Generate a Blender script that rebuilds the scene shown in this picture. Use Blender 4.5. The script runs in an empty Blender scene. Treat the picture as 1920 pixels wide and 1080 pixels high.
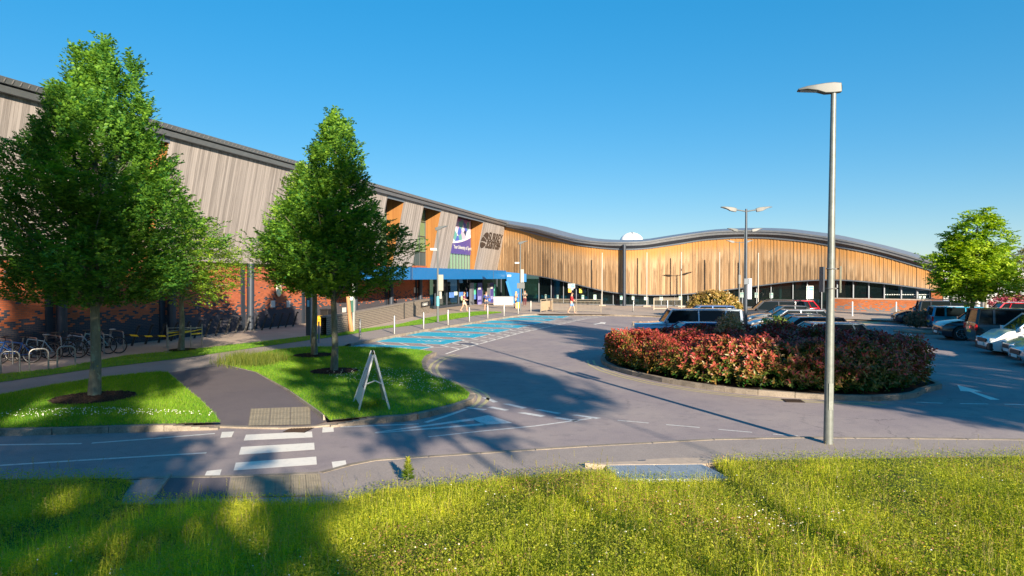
import bpy, bmesh, math, random
import numpy as np
from mathutils import Vector, Matrix, noise as mnoise
from mathutils.geometry import tessellate_polygon
R = math.radians
rng = np.random.default_rng(7)
random.seed(7)
sc = bpy.context.scene
col = sc.collection

# ------------------------------------------------------------ camera
CAMZ = 3.2; F = 1280.0; HOR = 520.0
TH = math.atan((540 - HOR) / F)
cam = bpy.data.cameras.new('camera'); camo = bpy.data.objects.new('camera', cam); col.objects.link(camo)
cam.sensor_width = 36; cam.lens = 24.0; cam.clip_start = 0.05; cam.clip_end = 3000
camo.location = (0, 0, CAMZ); camo.rotation_euler = (R(90) - TH, 0, 0)
sc.camera = camo
# ------------------------------------------------------------ sky and sun
SUN_D = Vector((-0.375, 0.927, 0)).normalized()      # way the light travels over the ground
ELEV = R(17.5)
w = bpy.data.worlds.new("World"); sc.world = w; w.use_nodes = True
nt = w.node_tree
bg = nt.nodes['Background']
sky = nt.nodes.new('ShaderNodeTexSky'); sky.sky_type = 'NISHITA'; sky.sun_disc = False
sky.sun_elevation = ELEV; sky.sun_rotation = math.atan2(-SUN_D.x, -SUN_D.y)
sky.air_density = 1.0; sky.dust_density = 0.15; sky.ozone_density = 6.0; sky.altitude = 100
hs = nt.nodes.new('ShaderNodeHueSaturation'); hs.inputs['Saturation'].default_value = 1.8
gm = nt.nodes.new('ShaderNodeGamma'); gm.inputs[1].default_value = 0.45
nt.links.new(sky.outputs[0], gm.inputs[0]); nt.links.new(gm.outputs[0], hs.inputs['Color']); nt.links.new(hs.outputs[0], bg.inputs['Color'])
bg.inputs['Strength'].default_value = 0.148
sun = bpy.data.lights.new('sun', 'SUN'); sun.energy = 5.0; sun.angle = R(0.5); sun.color = (1.0, 0.86, 0.66)
suno = bpy.data.objects.new('sun', sun); col.objects.link(suno)
ld = Vector((SUN_D.x * math.cos(ELEV), SUN_D.y * math.cos(ELEV), -math.sin(ELEV)))
suno.rotation_euler = ld.to_track_quat('-Z', 'Y').to_euler(); suno.location = (20, -40, 40)
sc.view_settings.view_transform = 'Standard'; sc.view_settings.look = 'None'
sc.view_settings.exposure = 1.4; sc.view_settings.gamma = 1
sc.view_settings.use_curve_mapping = False
try:
    sc.cycles.max_bounces = 8; sc.cycles.transparent_max_bounces = 12
except Exception: pass

# ------------------------------------------------------------ projection helpers (photo pixel -> world)
def ray(px, py):
    a = (px - 960) / F; b = (540 - py) / F
    return Vector((a, math.cos(TH) + b * math.sin(TH), -math.sin(TH) + b * math.cos(TH)))
def G(px, py, z=0.0):
    d = ray(px, py); t = (z - CAMZ) / d.z
    return Vector((d.x * t, d.y * t, z))
def V(px, py, D):
    d = ray(px, py); t = D / d.y
    return Vector((d.x * t, D, CAMZ + d.z * t))
NRM = Vector((0.964, -0.265, 0)).normalized(); CW = -25.08
WDIR = Vector((0.265, 0.964, 0)).normalized()
def W(px, py, off=0.0):
    d = ray(px, py); t = (CW + off) / d.dot(NRM)
    return Vector((d.x * t, d.y * t, CAMZ + d.z * t))
W0 = NRM * CW
def wl(s, z, off=0.0):      # point from wall coordinates: s along the wall, height, offset out
    p = W0 + WDIR * s + NRM * off
    return Vector((p.x, p.y, z))
def sD(D, off=0.0):         # wall s at depth D
    return (D - (W0 + NRM * off).y) / WDIR.y

# ------------------------------------------------------------ object helpers
def tag(o, label=None, cat=None, group=None, kind=None):
    if label: o['label'] = label
    if cat: o['category'] = cat
    if group: o['group'] = group
    if kind: o['kind'] = kind
    return o
def empty(name, loc=(0, 0, 0), rz=0, label=None, cat=None, group=None):
    o = bpy.data.objects.new(name, None); col.objects.link(o)
    o.location = loc; o.rotation_euler = (0, 0, rz); o.empty_display_size = .2
    return tag(o, label, cat, group)
def copy_tree(o, parent=None):
    c = o.copy(); col.objects.link(c)
    if parent: c.parent = parent
    for ch in list(o.children): copy_tree(ch, c)
    return c
class MB:
    def __init__(s): s.v = []; s.f = []; s.uv = []; s.mi = []; s.cur = 0
    def add(s, vs, fs, uvs=None):
        b = len(s.v); s.v += [tuple(x) for x in vs]
        for i, f in enumerate(fs):
            s.f.append(tuple(b + k for k in f)); s.mi.append(s.cur)
            s.uv.append(uvs[i] if uvs else None)
        return s
    def quad(s, a, b, c, d, uv=None): return s.add([a, b, c, d], [(0, 1, 2, 3)], [uv] if uv else None)
    def box(s, c, size, rz=0, M=None):
        x, y, z = [k / 2 for k in size]
        vs = [Vector((i * x, j * y, k * z)) for i in (-1, 1) for j in (-1, 1) for k in (-1, 1)]
        if M is not None: vs = [M @ v for v in vs]
        if rz:
            m = Matrix.Rotation(rz, 3, 'Z'); vs = [m @ v for v in vs]
        vs = [v + Vector(c) for v in vs]
        return s.add(vs, [(0, 1, 3, 2), (4, 6, 7, 5), (0, 4, 5, 1), (2, 3, 7, 6), (0, 2, 6, 4), (1, 5, 7, 3)])
    def bar(s, p0, p1, wd, ht, up=(0, 0, 1)):
        p0 = Vector(p0); p1 = Vector(p1); d = (p1 - p0).normalized()
        u = Vector(up); sd = d.cross(u)
        if sd.length < 1e-4: sd = d.cross(Vector((0, 1, 0)))
        sd.normalize(); u = sd.cross(d).normalized()
        vs = [p + sd * i * wd / 2 + u * j * ht / 2 for p in (p0, p1) for (i, j) in ((-1, -1), (1, -1), (1, 1), (-1, 1))]
        return s.add(vs, [(0, 3, 2, 1), (4, 5, 6, 7), (0, 1, 5, 4), (1, 2, 6, 5), (2, 3, 7, 6), (3, 0, 4, 7)])
    def tube(s, pts, r, n=8, caps=True):
        pts = [Vector(p) for p in pts]; m = len(pts)
        rs = r if isinstance(r, (list, tuple)) else [r] * m
        vs = []; prev = None
        for i, p in enumerate(pts):
            d = (pts[min(i + 1, m - 1)] - pts[max(i - 1, 0)]).normalized()
            a = prev if prev is not None else (Vector((1, 0, 0)) if abs(d.x) < .9 else Vector((0, 1, 0)))
            a = (a - d * a.dot(d)).normalized(); prev = a; b = d.cross(a)
            for k in range(n):
                t = 2 * math.pi * k / n; vs.append(p + (a * math.cos(t) + b * math.sin(t)) * rs[i])
        fs = []
        for i in range(m - 1):
            for k in range(n):
                k2 = (k + 1) % n; fs.append((i * n + k, i * n + k2, (i + 1) * n + k2, (i + 1) * n + k))
        if caps: fs.append(tuple(range(n - 1, -1, -1))); fs.append(tuple((m - 1) * n + k for k in range(n)))
        return s.add(vs, fs)
    def prism(s, poly, z0, z1, bottom=True):     # poly: xy list, z1 may be list of z per vertex
        n = len(poly); zt = z1 if isinstance(z1, (list, tuple)) else [z1] * n
        area = sum(poly[i][0] * poly[(i + 1) % n][1] - poly[(i + 1) % n][0] * poly[i][1] for i in range(n))
        if area < 0: poly = list(poly)[::-1]; zt = list(zt)[::-1]
        vs = [(p[0], p[1], zt[i]) for i, p in enumerate(poly)] + [(p[0], p[1], z0) for p in poly]
        tri = tessellate_polygon([[Vector((p[0], p[1], 0)) for p in poly]])
        fs = []
        for t in tri:
            a, b, c = [Vector((poly[k][0], poly[k][1], 0)) for k in t]
            if (b - a).cross(c - a).z < 0: t = t[::-1]
            fs.append(tuple(t))
            if bottom: fs.append(tuple(n + k for k in t[::-1]))
        for i in range(n):
            j = (i + 1) % n; fs.append((i, n + i, n + j, j))
        return s.add(vs, fs)
    def sheet(s, poly, z=None):                  # thin ground sheet, poly of xy or xyz
        pts = [Vector((p[0], p[1], z if z is not None else p[2])) for p in poly]
        tri = tessellate_polygon([[Vector((p.x, p.y, 0)) for p in pts]])
        fs = []
        for t in tri:
            a, b, c = [Vector((pts[k].x, pts[k].y, 0)) for k in t]
            if (b - a).cross(c - a).z < 0: t = t[::-1]
            fs.append(tuple(t))
        return s.add(pts, fs)
    def ribbon(s, pts, wd, z0, z1, side=0):      # kerb-like strip along a polyline; side -1/0/1 shifts it
        P = [Vector((p[0], p[1], 0)) for p in pts]; n = len(P); vs = []
        for i, p in enumerate(P):
            d = (P[min(i + 1, n - 1)] - P[max(i - 1, 0)]).normalized(); nn = Vector((-d.y, d.x, 0))
            a = p + nn * wd * (side - 1) / 2; b = p + nn * wd * (side + 1) / 2
            vs += [(a.x, a.y, z1), (b.x, b.y, z1), (b.x, b.y, z0), (a.x, a.y, z0)]
        fs = []
        for i in range(n - 1):
            o = i * 4; q = o + 4
            fs += [(o, q, q + 1, o + 1), (o + 1, q + 1, q + 2, o + 2), (o + 3, q + 3, q, o), (o + 2, q + 2, q + 3, o + 3)]
        fs += [(0, 1, 2, 3), (n * 4 - 1, n * 4 - 2, n * 4 - 3, n * 4 - 4)]
        return s.add(vs, fs)
    def flat_ribbon(s, pts, wd, z):
        P = [Vector((p[0], p[1], 0)) for p in pts]; n = len(P); vs = []
        for i, p in enumerate(P):
            d = (P[min(i + 1, n - 1)] - P[max(i - 1, 0)]).normalized(); nn = Vector((-d.y, d.x, 0))
            a = p - nn * wd / 2; b = p + nn * wd / 2; vs += [(a.x, a.y, z), (b.x, b.y, z)]
        return s.add(vs, [(i * 2, i * 2 + 2, i * 2 + 3, i * 2 + 1) for i in range(n - 1)])
    def ball(s, c, rad, nu=12, nv=8, z0=-1.0, z1=1.0, M=None):
        rx, ry, rz = rad if isinstance(rad, (tuple, list)) else (rad,) * 3
        vs = []; t0 = math.asin(z0); t1 = math.asin(z1)
        for j in range(nv + 1):
            t = t0 + (t1 - t0) * j / nv
            for i in range(nu):
                a = 2 * math.pi * i / nu
                p = Vector((rx * math.cos(t) * math.cos(a), ry * math.cos(t) * math.sin(a), rz * math.sin(t)))
                if M is not None: p = M @ p
                vs.append(p + Vector(c))
        fs = [(j * nu + i, j * nu + (i + 1) % nu, (j + 1) * nu + (i + 1) % nu, (j + 1) * nu + i) for j in range(nv) for i in range(nu)]
        return s.add(vs, fs)
    def ring(s, c, rad, r, axis='y', n=28, m=6):
        vs = []
        for i in range(n):
            a = 2 * math.pi * i / n
            for k in range(m):
                b = 2 * math.pi * k / m; q = rad + r * math.cos(b); h = r * math.sin(b)
                if axis == 'y': p = Vector((q * math.cos(a), h, q * math.sin(a)))
                elif axis == 'z': p = Vector((q * math.cos(a), q * math.sin(a), h))
                else: p = Vector((h, q * math.cos(a), q * math.sin(a)))
                vs.append(p + Vector(c))
        return s.add(vs, [(i * m + k, i * m + (k + 1) % m, ((i + 1) % n) * m + (k + 1) % m, ((i + 1) % n) * m + k) for i in range(n) for k in range(m)])
    def build(s, name, mats, parent=None, smooth=None, bevel=None):
        me = bpy.data.meshes.new(name); me.from_pydata([tuple(v) for v in s.v], [], s.f)
        if any(u is not None for u in s.uv):
            uvl = me.uv_layers.new(name='UVMap'); k = 0
            for i, f in enumerate(s.f):
                u = s.uv[i]
                for j in range(len(f)):
                    if u: uvl.data[k].uv = u[j]
                    k += 1
        if not isinstance(mats, (list, tuple)): mats = [mats]
        for m in mats: me.materials.append(m)
        if len(mats) > 1: me.polygons.foreach_set('material_index', s.mi)
        me.update()
        o = bpy.data.objects.new(name, me); col.objects.link(o)
        if parent: o.parent = parent
        if bevel:
            b = o.modifiers.new('bevel', 'BEVEL'); b.width = bevel; b.segments = 2; b.limit_method = 'ANGLE'; b.angle_limit = R(30)
        if smooth:
            me.polygons.foreach_set('use_smooth', [True] * len(me.polygons))
            try: me.set_sharp_from_angle(angle=R(smooth))
            except Exception: pass
        return o

# ------------------------------------------------------------ materials
_m = {}
def nodes(name):
    m = bpy.data.materials.new(name); m.use_nodes = True
    t = m.node_tree; return m, t, t.nodes, t.links, t.nodes['Principled BSDF']
def mat(name, c, rough=.6, metal=0.0, var=.12, scale=6.0, bump=0.0, coat=0.0, emit=0.0, spec=None, stretch=None):
    if name in _m: return _m[name]
    m, t, N, L, P = nodes(name)
    P.inputs['Roughness'].default_value = rough; P.inputs['Metallic'].default_value = metal
    if coat: P.inputs['Coat Weight'].default_value = coat; P.inputs['Coat Roughness'].default_value = .05
    if spec is not None: P.inputs['Specular IOR Level'].default_value = spec
    if emit:
        P.inputs['Emission Color'].default_value = (*c, 1); P.inputs['Emission Strength'].default_value = emit
    if var:
        tc = N.new('ShaderNodeTexCoord'); mp = N.new('ShaderNodeMapping')
        if stretch: mp.inputs['Scale'].default_value = stretch
        no = N.new('ShaderNodeTexNoise'); no.inputs['Scale'].default_value = scale; no.inputs['Detail'].default_value = 6; no.inputs['Roughness'].default_value = .65
        L.new(tc.outputs['Object'], mp.inputs[0]); L.new(mp.outputs[0], no.inputs['Vector'])
        mr = N.new('ShaderNodeMapRange'); mr.inputs[1].default_value = .25; mr.inputs[2].default_value = .75
        mr.inputs[3].default_value = 1 - var; mr.inputs[4].default_value = 1 + var
        L.new(no.outputs[0], mr.inputs[0])
        mx = N.new('ShaderNodeMix'); mx.data_type = 'RGBA'; mx.blend_type = 'MULTIPLY'; mx.inputs[0].default_value = 1
        mx.inputs[6].default_value = (*c, 1); L.new(mr.outputs[0], mx.inputs[7]); L.new(mx.outputs[2], P.inputs['Base Color'])
        if bump:
            b = N.new('ShaderNodeBump'); b.inputs['Strength'].default_value = bump; b.inputs['Distance'].default_value = .02
            L.new(no.outputs[0], b.inputs['Height']); L.new(b.outputs[0], P.inputs['Normal'])
    else: P.inputs['Base Color'].default_value = (*c, 1)
    _m[name] = m; return m
def ground_mat(name, c1, c2, c3, big=.25, fine=60, rough=.85, bump=.3, speck=.25, patch=0.5, cracks=False):
    m, t, N, L, P = nodes(name); P.inputs['Roughness'].default_value = rough
    P.inputs['Specular IOR Level'].default_value = .25
    ge = N.new('ShaderNodeNewGeometry')
    def noi(s, d=5, r=.6):
        n = N.new('ShaderNodeTexNoise'); n.inputs['Scale'].default_value = s; n.inputs['Detail'].default_value = d; n.inputs['Roughness'].default_value = r
        L.new(ge.outputs['Position'], n.inputs['Vector']); return n
    a = noi(big, 6, .6); b = noi(2.3, 5, .7); f = noi(fine, 3, .8)
    r1 = N.new('ShaderNodeMapRange'); r1.inputs[1].default_value = .38; r1.inputs[2].default_value = .62; L.new(a.outputs[0], r1.inputs[0])
    m1 = N.new('ShaderNodeMix'); m1.data_type = 'RGBA'; m1.inputs[6].default_value = (*c1, 1); m1.inputs[7].default_value = (*c2, 1); L.new(r1.outputs[0], m1.inputs[0])
    r2 = N.new('ShaderNodeMapRange'); r2.inputs[1].default_value = .5; r2.inputs[2].default_value = .75; r2.inputs[4].default_value = patch; L.new(b.outputs[0], r2.inputs[0])
    m2 = N.new('ShaderNodeMix'); m2.data_type = 'RGBA'; L.new(r2.outputs[0], m2.inputs[0]); L.new(m1.outputs[2], m2.inputs[6]); m2.inputs[7].default_value = (*c3, 1)
    r3 = N.new('ShaderNodeMapRange'); r3.inputs[1].default_value = .3; r3.inputs[2].default_value = .7; r3.inputs[3].default_value = 1 - speck; r3.inputs[4].default_value = 1 + speck; L.new(f.outputs[0], r3.inputs[0])
    m3 = N.new('ShaderNodeMix'); m3.data_type = 'RGBA'; m3.blend_type = 'MULTIPLY'; m3.inputs[0].default_value = 1; L.new(m2.outputs[2], m3.inputs[6]); L.new(r3.outputs[0], m3.inputs[7])
    L.new(m3.outputs[2], P.inputs['Base Color'])
    colout = m3.outputs[2]
    if cracks:
        wv = N.new('ShaderNodeTexVoronoi'); wv.feature = 'DISTANCE_TO_EDGE'; wv.inputs['Scale'].default_value = .55
        dn = noi(1.7, 6, .7); av = N.new('ShaderNodeMix'); av.data_type = 'RGBA'; av.blend_type = 'LINEAR_LIGHT'; av.inputs[0].default_value = .35
        L.new(ge.outputs['Position'], av.inputs[6]); L.new(dn.outputs['Color'], av.inputs[7]); L.new(av.outputs[2], wv.inputs['Vector'])
        cr = N.new('ShaderNodeMapRange'); cr.inputs[1].default_value = .004; cr.inputs[2].default_value = .012; cr.inputs[3].default_value = 1; cr.inputs[4].default_value = 0; L.new(wv.outputs['Distance'], cr.inputs[0])
        cm = noi(.16, 3, .5); c2 = N.new('ShaderNodeMapRange'); c2.inputs[1].default_value = .5; c2.inputs[2].default_value = .6; c2.inputs[4].default_value = .55; L.new(cm.outputs[0], c2.inputs[0])
        mu = N.new('ShaderNodeMath'); mu.operation = 'MULTIPLY'; L.new(cr.outputs[0], mu.inputs[0]); L.new(c2.outputs[0], mu.inputs[1])
        m4 = N.new('ShaderNodeMix'); m4.data_type = 'RGBA'; L.new(mu.outputs[0], m4.inputs[0]); L.new(colout, m4.inputs[6]); m4.inputs[7].default_value = (c3[0] * .45, c3[1] * .45, c3[2] * .45, 1)
        # pale grit specks and darker oil spots
        sp = N.new('ShaderNodeTexVoronoi'); sp.inputs['Scale'].default_value = 1.6; L.new(ge.outputs['Position'], sp.inputs['Vector'])
        s1 = N.new('ShaderNodeMapRange'); s1.inputs[1].default_value = .03; s1.inputs[2].default_value = .16; s1.inputs[3].default_value = .3; s1.inputs[4].default_value = 0; L.new(sp.outputs['Distance'], s1.inputs[0])
        m5 = N.new('ShaderNodeMix'); m5.data_type = 'RGBA'; L.new(s1.outputs[0], m5.inputs[0]); L.new(m4.outputs[2], m5.inputs[6]); m5.inputs[7].default_value = (c3[0] * .6, c3[1] * .6, c3[2] * .6, 1)
        g2 = noi(11, 2, .5); g3 = N.new('ShaderNodeMapRange'); g3.inputs[1].default_value = .73; g3.inputs[2].default_value = .78; g3.inputs[4].default_value = .5; L.new(g2.outputs[0], g3.inputs[0])
        m6 = N.new('ShaderNodeMix'); m6.data_type = 'RGBA'; L.new(g3.outputs[0], m6.inputs[0]); L.new(m5.outputs[2], m6.inputs[6]); m6.inputs[7].default_value = (.45, .42, .4, 1)
        colout = m6.outputs[2]; L.new(colout, P.inputs['Base Color'])
    bp = N.new('ShaderNodeBump'); bp.inputs['Strength'].default_value = bump; bp.inputs['Distance'].default_value = .006; L.new(f.outputs[0], bp.inputs['Height']); L.new(bp.outputs[0], P.inputs['Normal'])
    return m
def worn_paint(name, c, wear=.35, under=(.11, .1, .11)):
    m, t, N, L, P = nodes(name); P.inputs['Roughness'].default_value = .6
    ge = N.new('ShaderNodeNewGeometry')
    n = N.new('ShaderNodeTexNoise'); n.inputs['Scale'].default_value = 9; n.inputs['Detail'].default_value = 8; n.inputs['Roughness'].default_value = .75
    L.new(ge.outputs['Position'], n.inputs['Vector'])
    r = N.new('ShaderNodeMapRange'); r.inputs[1].default_value = .5; r.inputs[2].default_value = .72; r.inputs[4].default_value = wear; L.new(n.outputs[0], r.inputs[0])
    mx = N.new('ShaderNodeMix'); mx.data_type = 'RGBA'; mx.inputs[6].default_value = (*c, 1); mx.inputs[7].default_value = (*under, 1)
    L.new(r.outputs[0], mx.inputs[0]); L.new(mx.outputs[2], P.inputs['Base Color']); return m
def brick_mat(name, red=(.37, .09, .033), dark=(.035, .04, .06), t_lo=.9, t_hi=2.6, mortar=(.12, .09, .075), row=.075, bw=.225, base=1.05, ms=.006):
    m, t, N, L, P = nodes(name); P.inputs['Roughness'].default_value = .8; P.inputs['Specular IOR Level'].default_value = .3
    uv = N.new('ShaderNodeUVMap'); sp = N.new('ShaderNodeSeparateXYZ'); L.new(uv.outputs[0], sp.inputs[0])
    bt = N.new('ShaderNodeTexBrick'); L.new(uv.outputs[0], bt.inputs['Vector'])
    bt.inputs['Color1'].default_value = (0, 0, 0, 1); bt.inputs['Color2'].default_value = (1, 1, 1, 1); bt.inputs['Mortar'].default_value = (.5, .5, .5, 1)
    bt.inputs['Scale'].default_value = 1; bt.inputs['Mortar Size'].default_value = ms; bt.inputs['Brick Width'].default_value = bw; bt.inputs['Row Height'].default_value = row
    sn = N.new('ShaderNodeMath'); sn.operation = 'SNAP'; L.new(sp.outputs[1], sn.inputs[0]); sn.inputs[1].default_value = row
    lo = N.new('ShaderNodeMapRange'); lo.inputs[1].default_value = t_lo; lo.inputs[2].default_value = t_hi; lo.inputs[3].default_value = base; lo.inputs[4].default_value = .0
    L.new(sn.outputs[0], lo.inputs[0])
    pw = N.new('ShaderNodeMath'); pw.operation = 'POWER'; L.new(lo.outputs[0], pw.inputs[0]); pw.inputs[1].default_value = 2.6
    ad = N.new('ShaderNodeMath'); ad.operation = 'ADD'; L.new(pw.outputs[0], ad.inputs[0]); ad.inputs[1].default_value = .035
    cmpn = N.new('ShaderNodeMath'); cmpn.operation = 'LESS_THAN'; L.new(bt.outputs['Color'], cmpn.inputs[0]); L.new(ad.outputs[0], cmpn.inputs[1])
    nz = N.new('ShaderNodeTexNoise'); nz.inputs['Scale'].default_value = 3.5; nz.inputs['Detail'].default_value = 6; L.new(uv.outputs[0], nz.inputs['Vector'])
    hv = N.new('ShaderNodeHueSaturation'); hv.inputs['Color'].default_value = (*red, 1)
    mr = N.new('ShaderNodeMapRange'); mr.inputs[3].default_value = .65; mr.inputs[4].default_value = 1.3
    a2 = N.new('ShaderNodeMath'); a2.operation = 'ADD'; L.new(bt.outputs['Color'], a2.inputs[0]); L.new(nz.outputs[0], a2.inputs[1])
    h2 = N.new('ShaderNodeMath'); h2.operation = 'MULTIPLY'; L.new(a2.outputs[0], h2.inputs[0]); h2.inputs[1].default_value = .5
    L.new(h2.outputs[0], mr.inputs[0]); L.new(mr.outputs[0], hv.inputs['Value'])
    mx = N.new('ShaderNodeMix'); mx.data_type = 'RGBA'; L.new(cmpn.outputs[0], mx.inputs[0]); L.new(hv.outputs[0], mx.inputs[6]); mx.inputs[7].default_value = (*dark, 1)
    m2 = N.new('ShaderNodeMix'); m2.data_type = 'RGBA'; L.new(bt.outputs['Fac'], m2.inputs[0]); L.new(mx.outputs[2], m2.inputs[6]); m2.inputs[7].default_value = (*mortar, 1)
    L.new(m2.outputs[2], P.inputs['Base Color'])
    iv = N.new('ShaderNodeMath'); iv.operation = 'SUBTRACT'; iv.inputs[0].default_value = 1; L.new(bt.outputs['Fac'], iv.inputs[1])
    b = N.new('ShaderNodeBump'); b.inputs['Strength'].default_value = .5; b.inputs['Distance'].default_value = .01; L.new(iv.outputs[0], b.inputs['Height']); L.new(b.outputs[0], P.inputs['Normal'])
    return m
def board_mat(name, ca, cb, cdark, ctop, bw=.14, top_v=0.0, top_len=0.0, streak=.6, rough=.75, darkamt=.5, brd=.6):
    """vertical timber boards; uv = (metres along, metres); with top_len the wood keeps its fresh colour above uv.y<top_len"""
    m, t, N, L, P = nodes(name); P.inputs['Roughness'].default_value = rough; P.inputs['Specular IOR Level'].default_value = .2
    uv = N.new('ShaderNodeUVMap'); sp = N.new('ShaderNodeSeparateXYZ'); L.new(uv.outputs[0], sp.inputs[0])
    def M(op, a, b=None, c=None):
        n = N.new('ShaderNodeMath'); n.operation = op
        for i, x in enumerate((a, b, c)):
            if x is None: continue
            if isinstance(x, (int, float)): n.inputs[i].default_value = x
            else: L.new(x, n.inputs[i])
        return n.outputs[0]
    q = M('DIVIDE', sp.outputs[0], bw); idx = M('FLOOR', q); fr = M('SUBTRACT', q, idx)
    wn = N.new('ShaderNodeTexWhiteNoise'); wn.noise_dimensions = '1D'; L.new(idx, wn.inputs['W'])
    wn2 = N.new('ShaderNodeTexWhiteNoise'); wn2.noise_dimensions = '1D'; L.new(M('ADD', idx, 91.7), wn2.inputs['W'])
    cv = N.new('ShaderNodeCombineXYZ'); L.new(M('MULTIPLY', sp.outputs[0], 14.0), cv.inputs[0]); L.new(M('MULTIPLY', sp.outputs[1], .55), cv.inputs[1]); L.new(M('MULTIPLY', wn.outputs[0], 37.0), cv.inputs[2])
    nz = N.new('ShaderNodeTexNoise'); nz.inputs['Scale'].default_value = 1; nz.inputs['Detail'].default_value = 7; nz.inputs['Roughness'].default_value = .7; L.new(cv.outputs[0], nz.inputs['Vector'])
    tone = M('ADD', M('MULTIPLY', wn.outputs[0], brd), M('MULTIPLY', nz.outputs[0], 1.05 - brd))
    mx = N.new('ShaderNodeMix'); mx.data_type = 'RGBA'; L.new(tone, mx.inputs[0]); mx.inputs[6].default_value = (*ca, 1); mx.inputs[7].default_value = (*cb, 1)
    rr = N.new('ShaderNodeMapRange'); rr.inputs[1].default_value = .44; rr.inputs[2].default_value = .62; rr.inputs[4].default_value = streak
    L.new(M('ADD', M('MULTIPLY', nz.outputs[0], .8), M('MULTIPLY', wn2.outputs[0], .22)), rr.inputs[0])
    dk = rr.outputs[0]
    if top_len:
        lim = M('MULTIPLY', M('ADD', M('MULTIPLY', wn2.outputs[0], 1.4), M('MULTIPLY', nz.outputs[0], .6)), top_len)
        below = N.new('ShaderNodeMapRange'); L.new(M('SUBTRACT', sp.outputs[1], lim), below.inputs[0]); below.inputs[1].default_value = -.1; below.inputs[2].default_value = .35
        dk = M('MULTIPLY', dk, below.outputs[0])
    m2 = N.new('ShaderNodeMix'); m2.data_type = 'RGBA'; L.new(dk, m2.inputs[0]); L.new(mx.outputs[2], m2.inputs[6]); m2.inputs[7].default_value = (*cdark, 1)
    out = m2.outputs[2]
    if top_len:
        tp = N.new('ShaderNodeMapRange'); tp.interpolation_type = 'SMOOTHSTEP'; tp.inputs[1].default_value = 0; tp.inputs[2].default_value = top_len; tp.inputs[3].default_value = 1; tp.inputs[4].default_value = 0
        L.new(M('SUBTRACT', sp.outputs[1], M('MULTIPLY', wn.outputs[0], .5)), tp.inputs[0])
        m3 = N.new('ShaderNodeMix'); m3.data_type = 'RGBA'; L.new(tp.outputs[0], m3.inputs[0]); L.new(out, m3.inputs[6]); m3.inputs[7].default_value = (*ctop, 1); out = m3.outputs[2]
    edge = M('LESS_THAN', M('MINIMUM', fr, M('SUBTRACT', 1.0, fr)), .045)
    m4 = N.new('ShaderNodeMix'); m4.data_type = 'RGBA'; L.new(M('MULTIPLY', edge, darkamt), m4.inputs[0]); L.new(out, m4.inputs[6]); m4.inputs[7].default_value = (*[x * .35 for x in cdark], 1)
    L.new(m4.outputs[2], P.inputs['Base Color'])
    b = N.new('ShaderNodeBump'); b.inputs['Strength'].default_value = .35; b.inputs['Distance'].default_value = .01
    L.new(M('SUBTRACT', nz.outputs[0], edge), b.inputs['Height']); L.new(b.outputs[0], P.inputs['Normal'])
    return m
def leaf_mat(name, trans=.35, rough=.5, spec=.35):
    m, t, N, L, P = nodes(name)
    at = N.new('ShaderNodeAttribute'); at.attribute_name = 'Col'
    L.new(at.outputs['Color'], P.inputs['Base Color']); P.inputs['Roughness'].default_value = rough; P.inputs['Specular IOR Level'].default_value = spec
    tr = N.new('ShaderNodeBsdfTranslucent'); hv = N.new('ShaderNodeHueSaturation'); hv.inputs['Hue'].default_value = .492; hv.inputs['Saturation'].default_value = 1.1; hv.inputs['Value'].default_value = 1.4
    L.new(at.outputs['Color'], hv.inputs['Color']); L.new(hv.outputs[0], tr.inputs['Color'])
    mx = N.new('ShaderNodeMixShader'); mx.inputs[0].default_value = trans
    out = N['Material Output'] if 'Material Output' in N else N.get('Material Output')
    L.new(P.outputs[0], mx.inputs[1]); L.new(tr.outputs[0], mx.inputs[2]); L.new(mx.outputs[0], out.inputs[0])
    return m
def glass_mat(name, tint=(.25, .4, .4), dark=(.01, .02, .022), tr=.5, rough=.02):
    m, t, N, L, P = nodes(name)
    P.inputs['Base Color'].default_value = (*dark, 1); P.inputs['Roughness'].default_value = rough; P.inputs['Specular IOR Level'].default_value = .8
    tb = N.new('ShaderNodeBsdfTransparent'); tb.inputs['Color'].default_value = (*tint, 1)
    mx = N.new('ShaderNodeMixShader'); mx.inputs[0].default_value = tr
    L.new(P.outputs[0], mx.inputs[1]); L.new(tb.outputs[0], mx.inputs[2]); L.new(mx.outputs[0], N.get('Material Output').inputs[0])
    return m

ASPH = ground_mat('asphalt', (.26, .215, .22), (.32, .265, .25), (.2, .17, .18), big=.35, fine=55, speck=.32, cracks=True, patch=.8)
PATHM = ground_mat('path_tarmac', (.31, .26, .235), (.28, .235, .215), (.24, .2, .19), big=.8, fine=60, speck=.28)
DARKT = ground_mat('dark_tarmac', (.12, .102, .115), (.14, .118, .125), (.1, .086, .096), fine=60, speck=.3)
PAVE = ground_mat('paving', (.42, .33, .265), (.36, .285, .23), (.3, .24, .2), big=.6, fine=25, speck=.15)
KERB = ground_mat('kerb_concrete', (.3, .25, .2), (.22, .185, .15), (.12, .095, .07), big=2.5, fine=30, speck=.25, patch=.9)
SOIL = ground_mat('lawn_soil', (.1, .22, .025), (.13, .25, .03), (.2, .22, .045), big=1.2, fine=40, speck=.4, bump=.8)
SOIL2 = ground_mat('bank_soil', (.06, .1, .015), (.09, .12, .02), (.13, .11, .03), big=1.5, fine=30, speck=.5, bump=.8)
MULCH = ground_mat('bark_mulch', (.03, .018, .014), (.04, .025, .018), (.018, .012, .01), big=4, fine=28, speck=.7, bump=1)
WHITE = worn_paint('road_paint', (.78, .72, .64), .25)
WHITEW = worn_paint('worn_road_paint', (.62, .6, .57), .75)
YEL = worn_paint('yellow_road_paint', (.5, .42, .2), .55)
BLUEP = worn_paint('blue_bay_paint', (.012, .36, .5), .15)
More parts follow.
